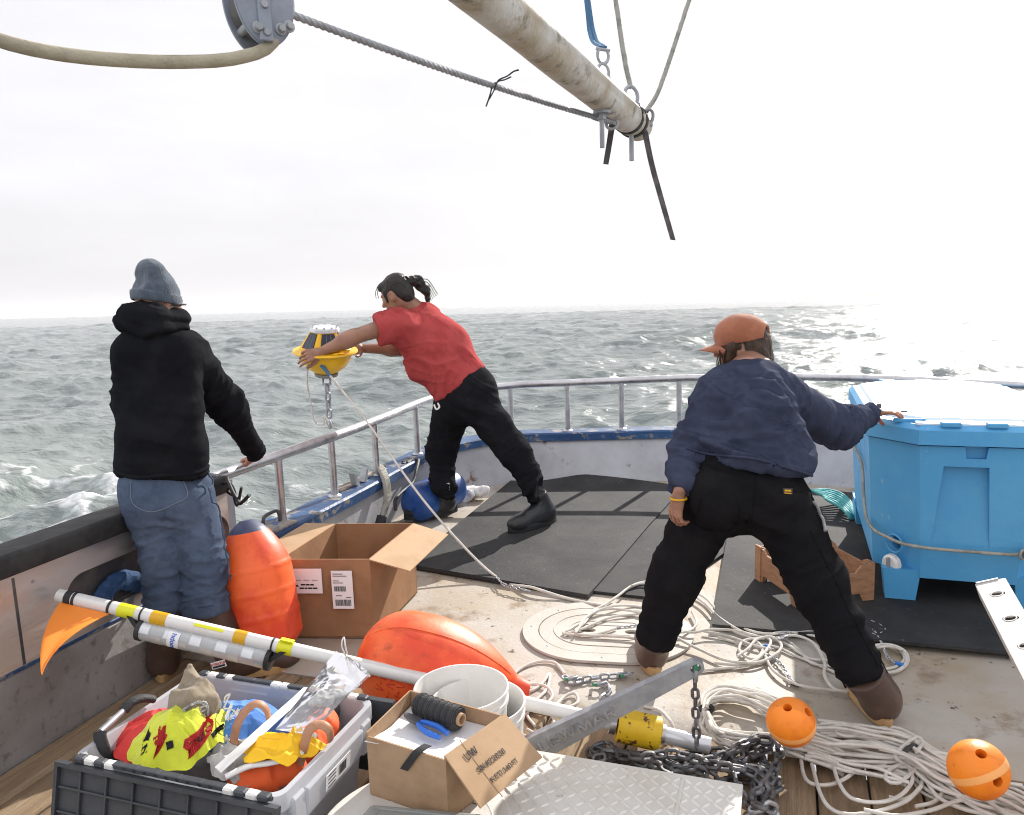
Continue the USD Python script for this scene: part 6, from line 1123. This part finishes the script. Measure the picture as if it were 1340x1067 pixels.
cuff_rows = A([[HL((.084 + e) * math.cos(a) / .93, -.012 + (.097 + e) * math.sin(a) / .93, z - .022 * math.sin(a)) for a in t] for e, z in ((-.003, .016), (.004, .012), (.008, .020), (.0085, .046), (.006, .056), (-.002, .060))])
cuff_rows += (np.where(np.arange(119) % 2 == 0, .0018, -.0008))[None, :, None] * nrm(cuff_rows[3] - hc1[None]).reshape(1, 119, 3) * 0 if False else 0
m_ = cuff_rows.reshape(-1, 3); k_ = 119; F = [];
for a in range(5):
    for b in range(k_): F += [[a * k_ + b, a * k_ + (b + 1) % k_, (a + 1) * k_ + (b + 1) % k_], [a * k_ + b, (a + 1) * k_ + (b + 1) % k_, (a + 1) * k_ + b]]
part(hn, 'cuff', trimesh.Trimesh(m_, F, process=False), M['beanie'], smooth=60)
# jacket
jf = Field(D(212, 640, 3.4) - [.45, .45, .12], nk1 + [.45, .75, .14], .009)
jf.cap(D(208, 482, 3.38), D(211, 600, 3.38), .185, .200, k=.06, flat=(tf1, .66)); jf.cap(D(184, 462, 3.36), D(240, 460, 3.42), .074, .074, k=.08); jf.ell(D(210, 452, 3.36), (.13, .09, .065), k=.06)
jf.cap(D(212, 590, 3.38), D(212, 655, 3.385), .206, .206, k=.03, flat=(tf1, .66))
jf.clip(D(212, 619, 3.38), -nrm(UP + .03 * RH))
def sleeve(f, a, b, c, r0, r1, r2):
    f.cap(a, b, r0, r1, k=.06); f.cap(b, c, r1, r2, k=.035, cut=True)
sleeve(jf, shR + A([0, 0, -.03]), elR, wrR + nrm(elR - wrR) * .045, .086, .070, .047); sleeve(jf, shL + A([0, 0, -.03]), elL, wrL, .082, .070, .047)
jk = jf.mesh(2)
folds(jk, [(elR, .16, nrm(wrR - elR), .062, .019), (wrR, .14, nrm(wrR - elR), .045, .014), (shR + A([.02, 0, -.1]), .16, nrm(RH - .9 * UP), .075, .015), (elL, .12, UP, .07, .015), (D(212, 590, 3.3), .30, nrm(UP + .3 * RH), .12, .010), (D(190, 480, 3.3), .2, nrm(RH + .2 * UP), .10, .010)]); crumple(jk, .02, 7, 4)
jn = part(p1, 'jacket', jk, M['hoodie'], smooth=60)
part(jn, 'hem_band', [tube(A([D(212, 619, 3.38) + .206 * math.cos(a) * lat1 + .138 * math.sin(a) * tf1 + A([0, 0, .018 + .004 * math.sin(5 * a)]) for a in np.linspace(0, 2 * PI, 61)[:-1]]), .010, 8, closed=True)], M['hoodie'], smooth=60)
hf = Field(nk1 - [.3, .3, .15], nk1 + [.3, .3, .2], .006)
for a, rr_, dz in [(x, .046 + .010 * math.sin(3 * x), .012 * math.sin(2 * x)) for x in np.linspace(0, 2 * PI, 15)[:-1]]: hf.ell(nk1 + (.078 * math.cos(a) - .022) * lat1 + (.080 * math.sin(a) - .01) * tf1 + UP * (.050 + dz - .040 * max(math.cos(a), 0) + .012 * max(-math.cos(a), 0)), (rr_, rr_, rr_ * .72), k=.04)
hf.cap(D(163, 424, 3.32), D(205, 432, 3.27), .040, .048, k=.04); hf.cap(D(170, 412, 3.36), D(205, 405, 3.30), .03, .034, k=.03); hf.cap(D(205, 422, 3.28), D(236, 424, 3.36), .042, .030, k=.04); hf.ell(D(158, 420, 3.36), (.035, .03, .028), k=.03)
hd_ = hf.mesh(2); folds(hd_, [(D(195, 418, 3.25), .22, nrm(UP + .25 * RH), .052, .010)]); crumple(hd_, .018, 16, 8); part(jn, 'hood', hd_, M['hoodie'], smooth=60)
# jeans
A1L, A1R = G(213, 893, -.03), G(287, 889, -.03)
hpL, hpR = D(194, 640, 3.38), D(240, 640, 3.41); knL, knR = D(216, 728, 3.36), D(267, 732, 3.38); anL, anR = D(219, 792, 3.38), D(270, 800, 3.37)
jf = Field(D(212, 820, 3.4) - [.4, .4, .1], D(212, 600, 3.4) + [.4, .4, .05], .008)
jf.cap(D(213, 618, 3.39), D(213, 645, 3.38), .178, .188, k=.04, flat=(tf1, .72)); jf.ell(D(194, 662, 3.31), (.10, .09, .11), k=.05); jf.ell(D(238, 662, 3.34), (.10, .09, .11), k=.05)
for a, b, c in ((hpL, knL, anL), (hpR, knR, anR)): jf.cap(a, b, .118, .092, k=.025); jf.cap(b, c, .092, .082, k=.008, cut=True)
jm = jf.mesh(2); folds(jm, [(anL, .15, UP, .042, .022), (anR, .15, UP, .042, .022), (knR, .13, nrm(UP + .5 * RH), .06, .014), (knL, .13, nrm(UP - .5 * RH), .06, .014), (D(213, 672, 3.35), .12, nrm(UP + .2 * RH), .05, .014), (D(213, 622, 3.3), .16, nrm(RH), .09, .005)]); crumple(jm, .016, 9, 2)
jn1 = part(p1, 'jeans', jm, M['jeans'], smooth=60)
M['stitch'] = mat('stitch_pale', (.14, .17, .215), .8)
from scipy.spatial import cKDTree
def drape(target, P, r, lift=.0, axis=None):   # a line pulled onto the nearest surface facing the given way
    v = A(target.vertices); n = vnormals(target); P = spline(P, .008); ax = -C_F if axis is None else axis; keep = n @ ax > .15; fr_ = frame(ax); uv_ = v[keep] @ fr_[:, :2]; kt = cKDTree(uv_); dd, ii = kt.query(P @ fr_[:, :2], k=3)
    hgt = (v[keep] @ fr_[:, 2])[ii].max(1); return P @ fr_[:, :2] @ fr_[:, :2].T + (hgt + lift)[:, None] * fr_[:, 2]
for an_, kn_, r_ in ((anR, knR, .086), (anL, knL, .085)):
    ax_ = nrm(kn_ - an_); fr_ = frame(ax_); t_ = np.linspace(0, 2 * PI, 49)[:-1]; rows = [(r_ - .004, -.012), (r_ + .006, -.010), (r_ + .009, .004), (r_ + .010, .035), (r_ + .006, .050), (r_ - .004, .054)]
    V = A([[an_ + ax_ * (z + .004 * math.sin(3 * t + 1)) + (r + .004 * math.sin(5 * t + z * 90)) * (math.cos(t) * fr_[:, 0] + math.sin(t) * fr_[:, 1]) for t in t_] for r, z in rows]); k_ = 48
    part(jn1, 'rolled_cuff', trimesh.Trimesh(V.reshape(-1, 3), [f for a in range(5) for b in range(k_) for f in ([a * k_ + b, a * k_ + (b + 1) % k_, (a + 1) * k_ + (b + 1) % k_], [a * k_ + b, (a + 1) * k_ + (b + 1) % k_, (a + 1) * k_ + b])], process=False), M['jeans'], smooth=60)
pk = [D(163, 622, 3.2), D(165, 645, 3.2), D(173, 662, 3.2), D(196, 671, 3.2), D(222, 662, 3.2), D(238, 650, 3.2), D(228, 625, 3.2)]
part(jn1, 'pocket_seam', tube(drape(jm, pk, 0), .0019, 6), M['stitch'], smooth=60)
part(jn1, 'pocket_seam', tube(drape(jm, [D(162, 624, 3.2), D(190, 626, 3.2), D(226, 619, 3.2)], 0), .0019, 6), M['stitch'], smooth=60)
part(jn1, 'side_seam', tube(drape(jm, [D(254, 622, 3.2), D(262, 660, 3.2), D(272, 700, 3.2), D(280, 745, 3.2), D(283, 770, 3.2)], 0), .004, 6), mat('seam_dark', (.05, .075, .12), .9), smooth=60)
boot(p1, A1L, hdir(-.25, .95), anL + A([0, 0, .01]), M['bootb'], -.03, 1.02, .066)
b2 = boot(p1, G(292, 888, -.03), hdir(.92, .30), anR + A([0, 0, .02]), M['bootb'], -.03, 1.05, .074)
lb_o = D(286, 870, 3.27); lab_ = part(b2, 'label', moved(bbox((.062, .030, .002), (0, 0, 0), .0006), np.stack([nrm(RH + .25 * UP), nrm(UP - .25 * RH), -FH], 1), lb_o), M['paper']); 
txt(lab_, 'lettering', 'XTRATUF', .010, lb_o - FH * .001 + UP * .005, nrm(RH + .25 * UP), nrm(UP - .25 * RH), M['redink'], True, .0006); part(lab_, 'print_bar', moved(bbox((.052, .008, .001), (0, -.007, .0015), .0003), np.stack([nrm(RH + .25 * UP), nrm(UP - .25 * RH), -FH], 1), lb_o), M['ink'])

# ---- person in red shirt leaning out over the rail with the buoy
p2 = thing('person_001', 'person in red tee shirt with a dark ponytail, leaning to hold out the yellow buoy', 'person', (-1.9, 4.95, .026))
f2 = hdir(-.88, .47); r2_ = hdir(.47, .88)
hc2 = D(519, 385, 5.33); nk2 = D(546, 407, 5.40)
sL, sR = D(518, 424, 5.20), D(556, 416, 5.60); eL, wL = D(463, 441, 5.12), D(420, 461, 5.08); eR, wR = D(524, 457, 5.62), D(474, 456, 5.48)
face2 = hdir(-.90, .34, -.38); hm, eyes, HR, HL = head(hc2, face2, nrm(UP + hdir(-.3, .1) * .55), nk2, .066, s=1.04)
hip2, ch2 = D(607, 505, 5.42), D(562, 446, 5.42)
bf2 = Field(D(600, 540, 5.4) - [.6, .5, .15], D(520, 380, 5.4) + [.6, .5, .1], .016)
bf2.cap(hip2, ch2, .17, .17, k=.05); bf2.cap(sL, sR, .07, k=.06); bf2.cap(nk2, ch2, .065, .1, k=.05)
fa2 = Field(np.minimum.reduce([sL, wL, eL, wR, eR, sR]) - .12, np.maximum.reduce([sL, wL, eL, wR, eR, sR]) + .12, .007)
for s_, e_, w_ in ((sL, eL, wL), (sR, eR, wR)): fa2.cap(s_, e_, .062, .047, k=.02); fa2.cap(e_, w_, .047, .031, k=.03); fa2.ell(e_ + (w_ - e_) * .25, (.056, .05, .05), k=.04)
hL2 = hand(wL, nrm(D(402, 466, 5.05) - wL), nrm(FH * .9 - UP * .25 + RH * .2), (28, 30, 22), thumb=+1, size=1.05, thumb_in=.5); hR2 = hand(wR, nrm(D(452, 457, 5.36) - wR), nrm(-FH * .75 - RH * .2 + UP * .1), (22, 28, 20), thumb=-1, size=1.02)
part(p2, 'body', cat([bf2.mesh(1), fa2.mesh(1), hm, hL2, hR2]), M['skin_b'], smooth=60)
for c, r in eyes: part(p2, 'eye', trimesh.creation.icosphere(2, r).apply_translation(c), M['eye'], smooth=60)
hf = Field(hc2 - .2, hc2 + .22, .005); hf.ell(HL(0, -.018, .038), A([.083, .104, .096]), HR); hf.ell(HL(0, .075, .075), (.05, .03, .03), HR, k=.04); hf.ell(HL(0, .105, -.002), (.075, .075, .055), HR, k=.02, neg=True)
for e in (-1, 1): hf.ell(HL(e * .082, .002, -.012), (.03, .022, .030), HR, k=.008, neg=True); hf.cap(HL(e * .068, .045, .03), HL(e * .066, .045, -.03), .012, .008, k=.02)
hf.ell(HL(0, -.06, -.03), (.07, .055, .06), HR, k=.04); hf.clip(HL(0, -.03, -.075), -(HR @ nrm([0, -.25, 1.]))); hr_m = hf.mesh(1); folds(hr_m, [(HL(0, 0, .08), .2, HR @ nrm([1, .2, .3]), .022, .002)]); hn2 = part(p2, 'hair', hr_m, M['hair'], smooth=60)
pf_ = Field(D(552, 385, 5.4) - .25, D(552, 385, 5.4) + .25, .006); pt = [HL(0, -.105, .055), D(546, 369, 5.36), D(556, 378, 5.38), D(561, 392, 5.40)]
for a, b, r0, r1 in zip(pt[:-1], pt[1:], (.026, .040, .034), (.040, .034, .016)): pf_.cap(a, b, r0, r1, k=.02)
pm = pf_.mesh(1); crumple(pm, .045, 26, 3); part(hn2, 'ponytail', pm, M['hair'], smooth=60); part(hn2, 'hair_tie', tube(HL(0, -.108, .056) + .024 * np.stack([math.cos(t) * (HR[:, 0]) + math.sin(t) * HR[:, 2] for t in np.linspace(0, 2 * PI, 17)[:-1]]), .007, 6, closed=True), M['clo_white'])
wisps = [tube(spline([HL(.02 * k, .085, .09), HL(.025 * k, .11, .06), HL(.03 * k, .118, .02)], .01), .0025, 5) for k in (-2, -1, 1, 2)] + [tube(spline([pt[1], pt[2] + UP * .02 * k + RH * .02, pt[3] + RH * (.03 + .012 * k) + UP * (.01 * k)], .01), .003, 5) for k in (-2, -1, 0, 1, 2, 3)]
part(hn2, 'loose_strands', wisps, M['hair'], smooth=60, kind='stuff')
bdf = Field(hc2 - .16, hc2 + .14, .005); bdf.ell(HL(0, .040, -.075), (.062, .066, .052), HR); bdf.ell(HL(0, .10, -.045), (.034, .05, .03), HR, k=.01, neg=True); bdf.clip(HL(0, .03, -.03), HR @ nrm([0, .2, 1.])); part(hn2, 'beard', crumple(bdf.mesh(1), .006, 60), M['hair'], smooth=60)
sp2 = nrm(ch2 - hip2)
tf_ = Field(D(610, 530, 5.4) - [.6, .55, .15], D(520, 390, 5.4) + [.55, .55, .12], .009)
tf_.cap(D(604, 504, 5.42), D(563, 446, 5.42), .195, .200, k=.06, flat=(r2_, 1.05)); tf_.cap(D(618, 525, 5.42), D(604, 504, 5.42), .200, .195, k=.03, flat=(r2_, .95)); tf_.cap(D(527, 429, 5.27), D(556, 424, 5.55), .105, .105, k=.09); tf_.cap(nk2 + sp2 * -.01, D(556, 435, 5.42), .078, .14, k=.07); tf_.ell(D(590, 450, 5.40), (.12, .14, .13), k=.09); tf_.ell(D(552, 478, 5.38), (.10, .13, .12), k=.08)
tf_.clip(D(605, 504, 5.42), -nrm(sp2 + .0 * UP))
tf_.cap(sL + sp2 * -.01, sL + (eL - sL) * .47, .112, .098, k=.07, cut=True); tf_.cap(sR, sR + (eR - sR) * .42, .11, .10, k=.07, cut=True)
tf_.ell(nk2 - sp2 * -.10, (.085, .085, .06), k=.02, neg=True)
tm2 = tf_.mesh(2); folds(tm2, [(sL + (eL - sL) * .2, .16, nrm(eL - sL), .07, .010), (D(540, 470, 5.2), .2, nrm(sp2 + .6 * RH), .09, .019), (D(600, 470, 5.2), .25, nrm(RH * .5 + UP * .6), .11, .014), (D(580, 505, 5.2), .2, nrm(RH - .2 * UP), .08, .014)]); crumple(tm2, .018, 8, 6)
part(p2, 'tee_shirt', tm2, M['tee'], smooth=60)
hp2n, hp2f = D(618, 520, 5.33), D(594, 530, 5.52); k2n, k2f = D(672, 590, 5.30), D(577, 590, 5.62); a2n, a2f = D(711, 653, 5.27), D(580, 650, 5.58)
pf2 = Field(D(640, 690, 5.4) - [.55, .6, .05], D(600, 480, 5.4) + [.55, .6, .12], .009)
pf2.cap(D(607, 508, 5.42), D(604, 524, 5.42), .195, .185, k=.05); pf2.ell(D(622, 512, 5.36), (.15, .16, .15), k=.07)
pf2.clip(D(607, 500, 5.42), sp2)
for a, b, c in ((hp2n, k2n, a2n), (hp2f, k2f, a2f)): pf2.cap(a, b, .140, .100, k=.06); pf2.cap(b, c, .100, .070, k=.05, cut=True); pf2.ell(c + (b - c) * .22, (.090, .090, .08), k=.04)
pm2 = pf2.mesh(2); folds(pm2, [(a2n, .20, nrm(a2n - k2n), .06, .019), (a2f, .20, nrm(a2f - k2f), .06, .019), (k2n, .2, nrm(a2n - k2n), .10, .014), (k2f, .2, UP, .10, .014), (D(610, 540, 5.2), .22, nrm(RH * .6 + UP), .09, .017)]); crumple(pm2, .018, 8, 3)
pn2 = part(p2, 'trousers', pm2, M['sweatp'], smooth=60); part(pn2, 'drawcord', tube(spline([D(568, 530, 5.17), D(571, 536, 5.15), D(575, 533, 5.15), D(573, 528, 5.17)], .008), .006, 6), M['clo_white'], smooth=60); part(pn2, 'ankle_tag', moved(bbox((.035, .05, .004), (0, 0, 0), .001), np.stack([RH, UP, -FH], 1), D(585, 637, 5.50)), M['clo_white'])
boot(p2, G(724, 683, .026), hdir(-.72, -.55), D(707, 650, 5.27), M['bootk'], .026, 1.2, .056, rt=.046, sole_m=M['bootk']); boot(p2, G(595, 670, .026), hdir(-.80, -.40), a2f + A([0, 0, .01]), M['bootk'], .026, 1.2, .056, rt=.046, sole_m=M['bootk'])

# ---- person in navy sweatshirt with an orange cap, one hand on the blue bin
p3 = thing('person_002', 'person in orange cap and navy sweatshirt, legs wide apart, reaching to the blue bin', 'person', (-.1, 3.05, 0))
f3 = hdir(-.05, 1.); l3 = hdir(1., .05)
hc3 = D(972, 451, 3.34); nk3 = D(979, 484, 3.28); face3 = hdir(-.90, .42, -.10)
hm, eyes, HR, HL = head(hc3, face3, UP, nk3, .052, s=.95)
sL3, sR3 = D(938, 516, 3.24), D(1030, 522, 3.28); eL3, wL3 = D(906, 590, 3.16), D(888, 648, 3.02)
hand_pt = A([.462, 4.135, .925]); wR3 = hand_pt + A([-.070, -.045, .030]); eR3 = D(1098, 560, 3.52)
b3 = Field(D(980, 660, 3.1) - [.4, .4, .1], nk3 + [.55, .9, .08], .014); b3.cap(D(982, 505, 3.24), D(980, 650, 3.12), .13, .15, k=.05, flat=(f3, .7)); b3.cap(sL3, sR3, .055, k=.05); b3.cap(nk3 + UP * .03, D(980, 505, 3.25), .05, .07, k=.04)
for a, b, r0, r1 in ((sR3, eR3, .034, .032), (eR3, wR3, .032, .025), (sL3, eL3, .034, .032), (eL3, wL3, .038, .025)): b3.cap(a, b, r0, r1, k=.02)
hR3 = hand(wR3, nrm(A([.93, .30, .02])), nrm([.05, 0, -1]), (10, 14, 12), thumb=+1, size=.92, spread=.2, thumb_in=.9); hL3 = hand(wL3, nrm(-UP + .12 * RH * -1 + .2 * FH), nrm(FH * .35 + RH * .9), (22, 28, 22), thumb=-1, size=.94)
part(p3, 'body', cat([b3.mesh(1), hm, hR3, hL3]), M['skin_b'], smooth=60)
for c, r in eyes: part(p3, 'eye', trimesh.creation.icosphere(2, r).apply_translation(c), M['eye'], smooth=60)
part(p3, 'bracelet', tube(wL3 + .030 * np.stack([math.cos(t) * RH + math.sin(t) * FH for t in np.linspace(0, 2 * PI, 21)[:-1]]) - UP * .012, .004, 6, closed=True), M['tape_o'], smooth=60)
hf = Field(hc3 - .22, hc3 + .18, .0055); hf.ell(HL(0, -.012, .015), (.078, .098, .078), HR); hf.ell(HL(0, -.040, -.058), (.076, .060, .095), HR, k=.05); hf.ell(HL(0, -.055, -.10), (.066, .05, .085), HR, k=.05); hf.cap(HL(-.072, .035, .0), HL(-.070, .055, -.115), .022, .010, k=.03); hf.cap(HL(.072, .0, -.0), HL(.066, .015, -.11), .026, .014, k=.03); hf.ell(HL(0, .10, -.03), (.062, .07, .09), HR, k=.02, neg=True)
hr_m = hf.mesh(1); crumple(hr_m, .012, 20, 3, np.diag([2.2, 2.2, .5])); folds(hr_m, [(HL(0, -.04, -.05), .16, nrm(HR[:, 1] + .1 * UP), .026, .004), (HL(0, 0, -.05), .16, nrm(HR[:, 0] + .1 * UP), .024, .004)]); hn3 = part(p3, 'hair', hr_m, M['hairb'], smooth=60)
ws = []
for k in range(26): a = rng.random() * 2.2 + 3.2; e = HL(.082 * math.cos(a), .02 + .098 * math.sin(a), -.03); ws.append(tube(spline([e, e - UP * (.05 + .02 * rng.random()) + RH * rng.normal() * .006, e - UP * (.085 + .035 * rng.random()) + RH * rng.normal() * .014 + FH * rng.normal() * .008], .012), .0022, 4))
for k in range(14): e = HL(-.070 - .006 * rng.random(), .045 + .05 * rng.random(), -.01); ws.append(tube(spline([e, e - UP * .06 - RH * (rng.normal() * .008), e - UP * (.09 + .05 * rng.random()) - RH * (rng.normal() * .012) + FH * rng.normal() * .008], .012), .0024, 4))
part(hn3, 'loose_strands', ws, M['hairb'], smooth=60, kind='stuff')
cf = Field(hc3 - .16, hc3 + .2, .005); cf.ell(HL(0, -.005, .036), (.094, .112, .086), HR); cf.ell(HL(0, .02, .052), (.082, .092, .076), HR, k=.03); cf.clip(HL(0, 0, .012), -(HR @ nrm([0, .10, 1.]))); cf.cap(HL(-.005, -.05, .022), HL(-.02, -.17, .036), .034, .042, neg=True, k=.004)
cm = cf.mesh(1); crumple(cm, .010, 14, 5); cp3 = part(p3, 'cap', cm, M['capo'], smooth=60)
u_, v_ = np.meshgrid(np.linspace(-1, 1, 26), np.linspace(0, 1, 12), indexing='ij'); br_ = np.stack([u_ * .088 * (1 - .28 * v_ ** 2), .085 + (1 - u_ ** 2 * .85) * (.012 + .085 * v_) - .03 * u_ ** 2, .018 - .022 * v_ - .028 * u_ ** 2], -1); Q = hc3 + br_ @ HR.T; part(cp3, 'brim', grid_sheet(Q, .004), M['capo'], smooth=60)
part(cp3, 'button', revolve([(0, .008), (.006, .006), (.008, 0)], 12, HR, HL(0, .005, .124)), M['capo']); part(cp3, 'strap', tube(spline([HL(-.048, -.100, .018), HL(0, -.116, .014), HL(.048, -.100, .018)], .01), .007, 8, flat=.5), M['capo'], smooth=60)
for a in (0, 1, 2): 
    q = [HL(math.cos(a * PI / 3 + .5) * .094 * math.cos(t), -.002 + math.sin(a * PI / 3 + .5) * .112 * math.cos(t), .040 + .086 * math.sin(t)) for t in np.linspace(.1, PI - .1, 20)]; part(cp3, 'seam', tube(spline(q, .01), .0018, 5), M['capo'], smooth=60)
# sweatshirt
sf_ = Field(D(980, 640, 3.1) - [.42, .42, .1], nk3 + [.6, .95, .1], .009)
sf_.cap(D(983, 526, 3.23), D(985, 588, 3.13), .178, .196, k=.05, flat=(f3, .74)); sf_.cap(D(946, 514, 3.22), D(1022, 516, 3.25), .080, .082, k=.07); sf_.cap(D(979, 494, 3.27), D(982, 512, 3.25), .066, .10, k=.05); sf_.cap(D(985, 585, 3.13), D(990, 622, 3.08), .196, .200, k=.04, flat=(f3, .74)); sf_.ell(D(984, 540, 3.15), (.15, .09, .12), k=.07); sf_.ell(D(1028, 600, 3.10), (.10, .13, .065), k=.05); sf_.ell(D(950, 530, 3.13), (.06, .05, .07), k=.05); sf_.ell(D(1012, 530, 3.15), (.06, .05, .07), k=.05)
sf_.clip(D(982, 603, 3.1), -nrm(UP + .16 * RH)); 
sleeve(sf_, sR3 + A([0, 0, -.01]), eR3, wR3 + nrm(eR3 - wR3) * .028, .088, .078, .044); sleeve(sf_, sL3 + A([0, 0, -.01]), eL3, wL3 + nrm(eL3 - wL3) * .03, .080, .066, .044)
sm3 = sf_.mesh(2)
folds(sm3, [(D(965, 565, 3.0), .26, nrm(UP + .55 * RH), .085, .024), (D(985, 588, 3.0), .26, nrm(UP + .12 * RH), .060, .021), (D(1020, 540, 3.05), .18, nrm(RH + .6 * UP), .085, .021), (eR3, .22, nrm(eR3 - sR3 + .3 * UP), .070, .024), (wR3, .16, nrm(wR3 - eR3), .050, .014), (sR3 + A([0, 0, -.1]), .13, nrm(RH - UP), .06, .021), (eL3, .18, nrm(wL3 - eL3), .075, .021), (wL3, .13, UP, .045, .014), (D(930, 520, 3.1), .15, nrm(RH), .07, .014)]); crumple(sm3, .022, 8, 9)
sn3 = part(p3, 'sweatshirt', sm3, M['navy'], smooth=60)
part(sn3, 'hem_band', tube(drape(sm3, [D(905, 588, 3.0), D(940, 597, 2.9), D(985, 600, 2.9), D(1030, 612, 2.9), D(1060, 622, 3.0)], 0, .002), .006, 6), M['navy'], smooth=60)
for s_, e_ in ((sL3, eL3), (sR3, eR3)): pass
# trousers
hL3_, hR3_ = D(936, 640, 3.14), D(1008, 645, 3.10); kL3, kR3 = D(884, 752, 3.22), D(1073, 768, 2.98); aL3, aR3 = D(856, 840, 3.30), D(1133, 892, 2.86)
tr3 = Field(D(1000, 920, 3.0) - [.55, .5, .05], D(980, 590, 3.1) + [.5, .5, .06], .009)
tr3.cap(D(977, 600, 3.12), D(976, 635, 3.12), .185, .195, k=.05, flat=(f3, .78)); tr3.ell(D(940, 648, 3.03), (.115, .11, .12), k=.06); tr3.ell(D(1010, 650, 3.01), (.115, .11, .12), k=.06)
for a, b, c, r2v in ((hL3_, kL3, aL3, .078), (hR3_, kR3, aR3, .080)): tr3.cap(a, b, .130, .094, k=.05); tr3.cap(b, c, .094, r2v, k=.06, cut=True)
trm = tr3.mesh(2); folds(trm, [(kR3 + (aR3 - kR3) * .2, .20, nrm(aR3 - kR3 + .2 * RH), .075, .013), (aR3, .16, nrm(aR3 - kR3), .055, .010), (aL3, .16, nrm(aL3 - kL3), .06, .010), (kL3, .2, nrm(aL3 - kL3 - .3 * RH), .09, .012), (D(980, 680, 3.0), .18, nrm(UP + .4 * RH), .07, .015), (D(1050, 690, 3.0), .18, nrm(UP - .6 * RH), .08, .012)]); crumple(trm, .018, 8, 4)
tn3 = part(p3, 'trousers', trm, M['workp'], smooth=60)
pq = D(1039, 646, 2.84); pv = drape(trm, [pq, pq + RH * .001], 0, .002)[0]; lb3 = part(tn3, 'label', moved(bbox((.036, .026, .003), (0, 0, 0), .001), np.stack([nrm(RH - .08 * UP), UP, -FH], 1), pv), M['ink']); part(lb3, 'print_bar', moved(bbox((.024, .007, .001), (0, .004, .0016), .0003), np.stack([nrm(RH - .08 * UP), UP, -FH], 1), pv), M['tape_o']); part(lb3, 'print_bar', moved(bbox((.026, .004, .001), (0, -.006, .0016), .0003), np.stack([nrm(RH - .08 * UP), UP, -FH], 1), pv), M['tape_o'])
for L_ in ([D(912, 650, 3), D(915, 690, 3), D(960, 694, 3), D(958, 650, 3)], [D(1008, 640, 3), D(1045, 640, 3)], [D(1050, 690, 3), D(1072, 740, 3), D(1092, 790, 3), D(1118, 850, 3)], [D(982, 615, 3), D(980, 650, 3), D(977, 685, 3)]): part(tn3, 'seam', tube(drape(trm, L_, 0, -.0005), .0025, 5), M['workp'], smooth=60)
part(tn3, 'tool_loop', tube(drape(trm, [D(1060, 655, 3), D(1068, 665, 3), D(1074, 680, 3), D(1072, 692, 3)], 0, .006), .006, 6), M['grey_pl'], smooth=60)
boot(p3, G(855, 884, 0), hdir(.08, 1.), aL3 + A([0, 0, .01]), M['bootb'], 0, 1.06, .062); boot(p3, G(1160, 953, 0), hdir(.07, 1.), aR3 + A([0, 0, .02]), M['bootb'], 0, 1.06, .066)

# ---------------------------------------------------------------- far shore in the fog and the air itself
def shore():
    t = np.linspace(0, 1, 160); az = math.radians(-1.0) + t * math.radians(24.0); Rr = 11000.; x = Rr * np.sin(az); y = Rr * np.cos(az); P3 = np.stack([t * 14, 0 * t, 0 * t], 1)
    hgt = 2.0 * (14 + 46 * meshkit.fbm(P3, 4, 3)) * np.clip(t * 8, 0, 1) * (1 - .75 * t); rows = []
    for k, (f, d) in enumerate(((0, 0), (.55, 160), (.9, 500), (1., 1100), (.7, 2000), (0, 3000))): rows.append(np.stack([x * (1 + d / Rr), y * (1 + d / Rr), SEA_Z - 1 + hgt * f], 1))
    solo('far_shore', grid_sheet(np.stack(rows, 0)[:, ::-1]), mat('shore_green', (.05, .065, .05), .9, c2=(.09, .09, .07), s2=.004), 'low wooded shore fading into the fog along the horizon', 'shore', kind='structure', boat=False, smooth=60)
shore()

usdkit.material(stage, '/World/Looks/sea_haze', {'v': ('principled_volume', {'color': (.92, .93, .96), 'density': HAZE, 'anisotropy': .3})}, [], volume='v.volume')
solo('haze', moved(trimesh.creation.box((62000, 62000, 260)), None, (0, 0, 126)), '/World/Looks/sea_haze', 'thin pale sea haze', 'haze', kind='stuff', boat=False, smooth=False)
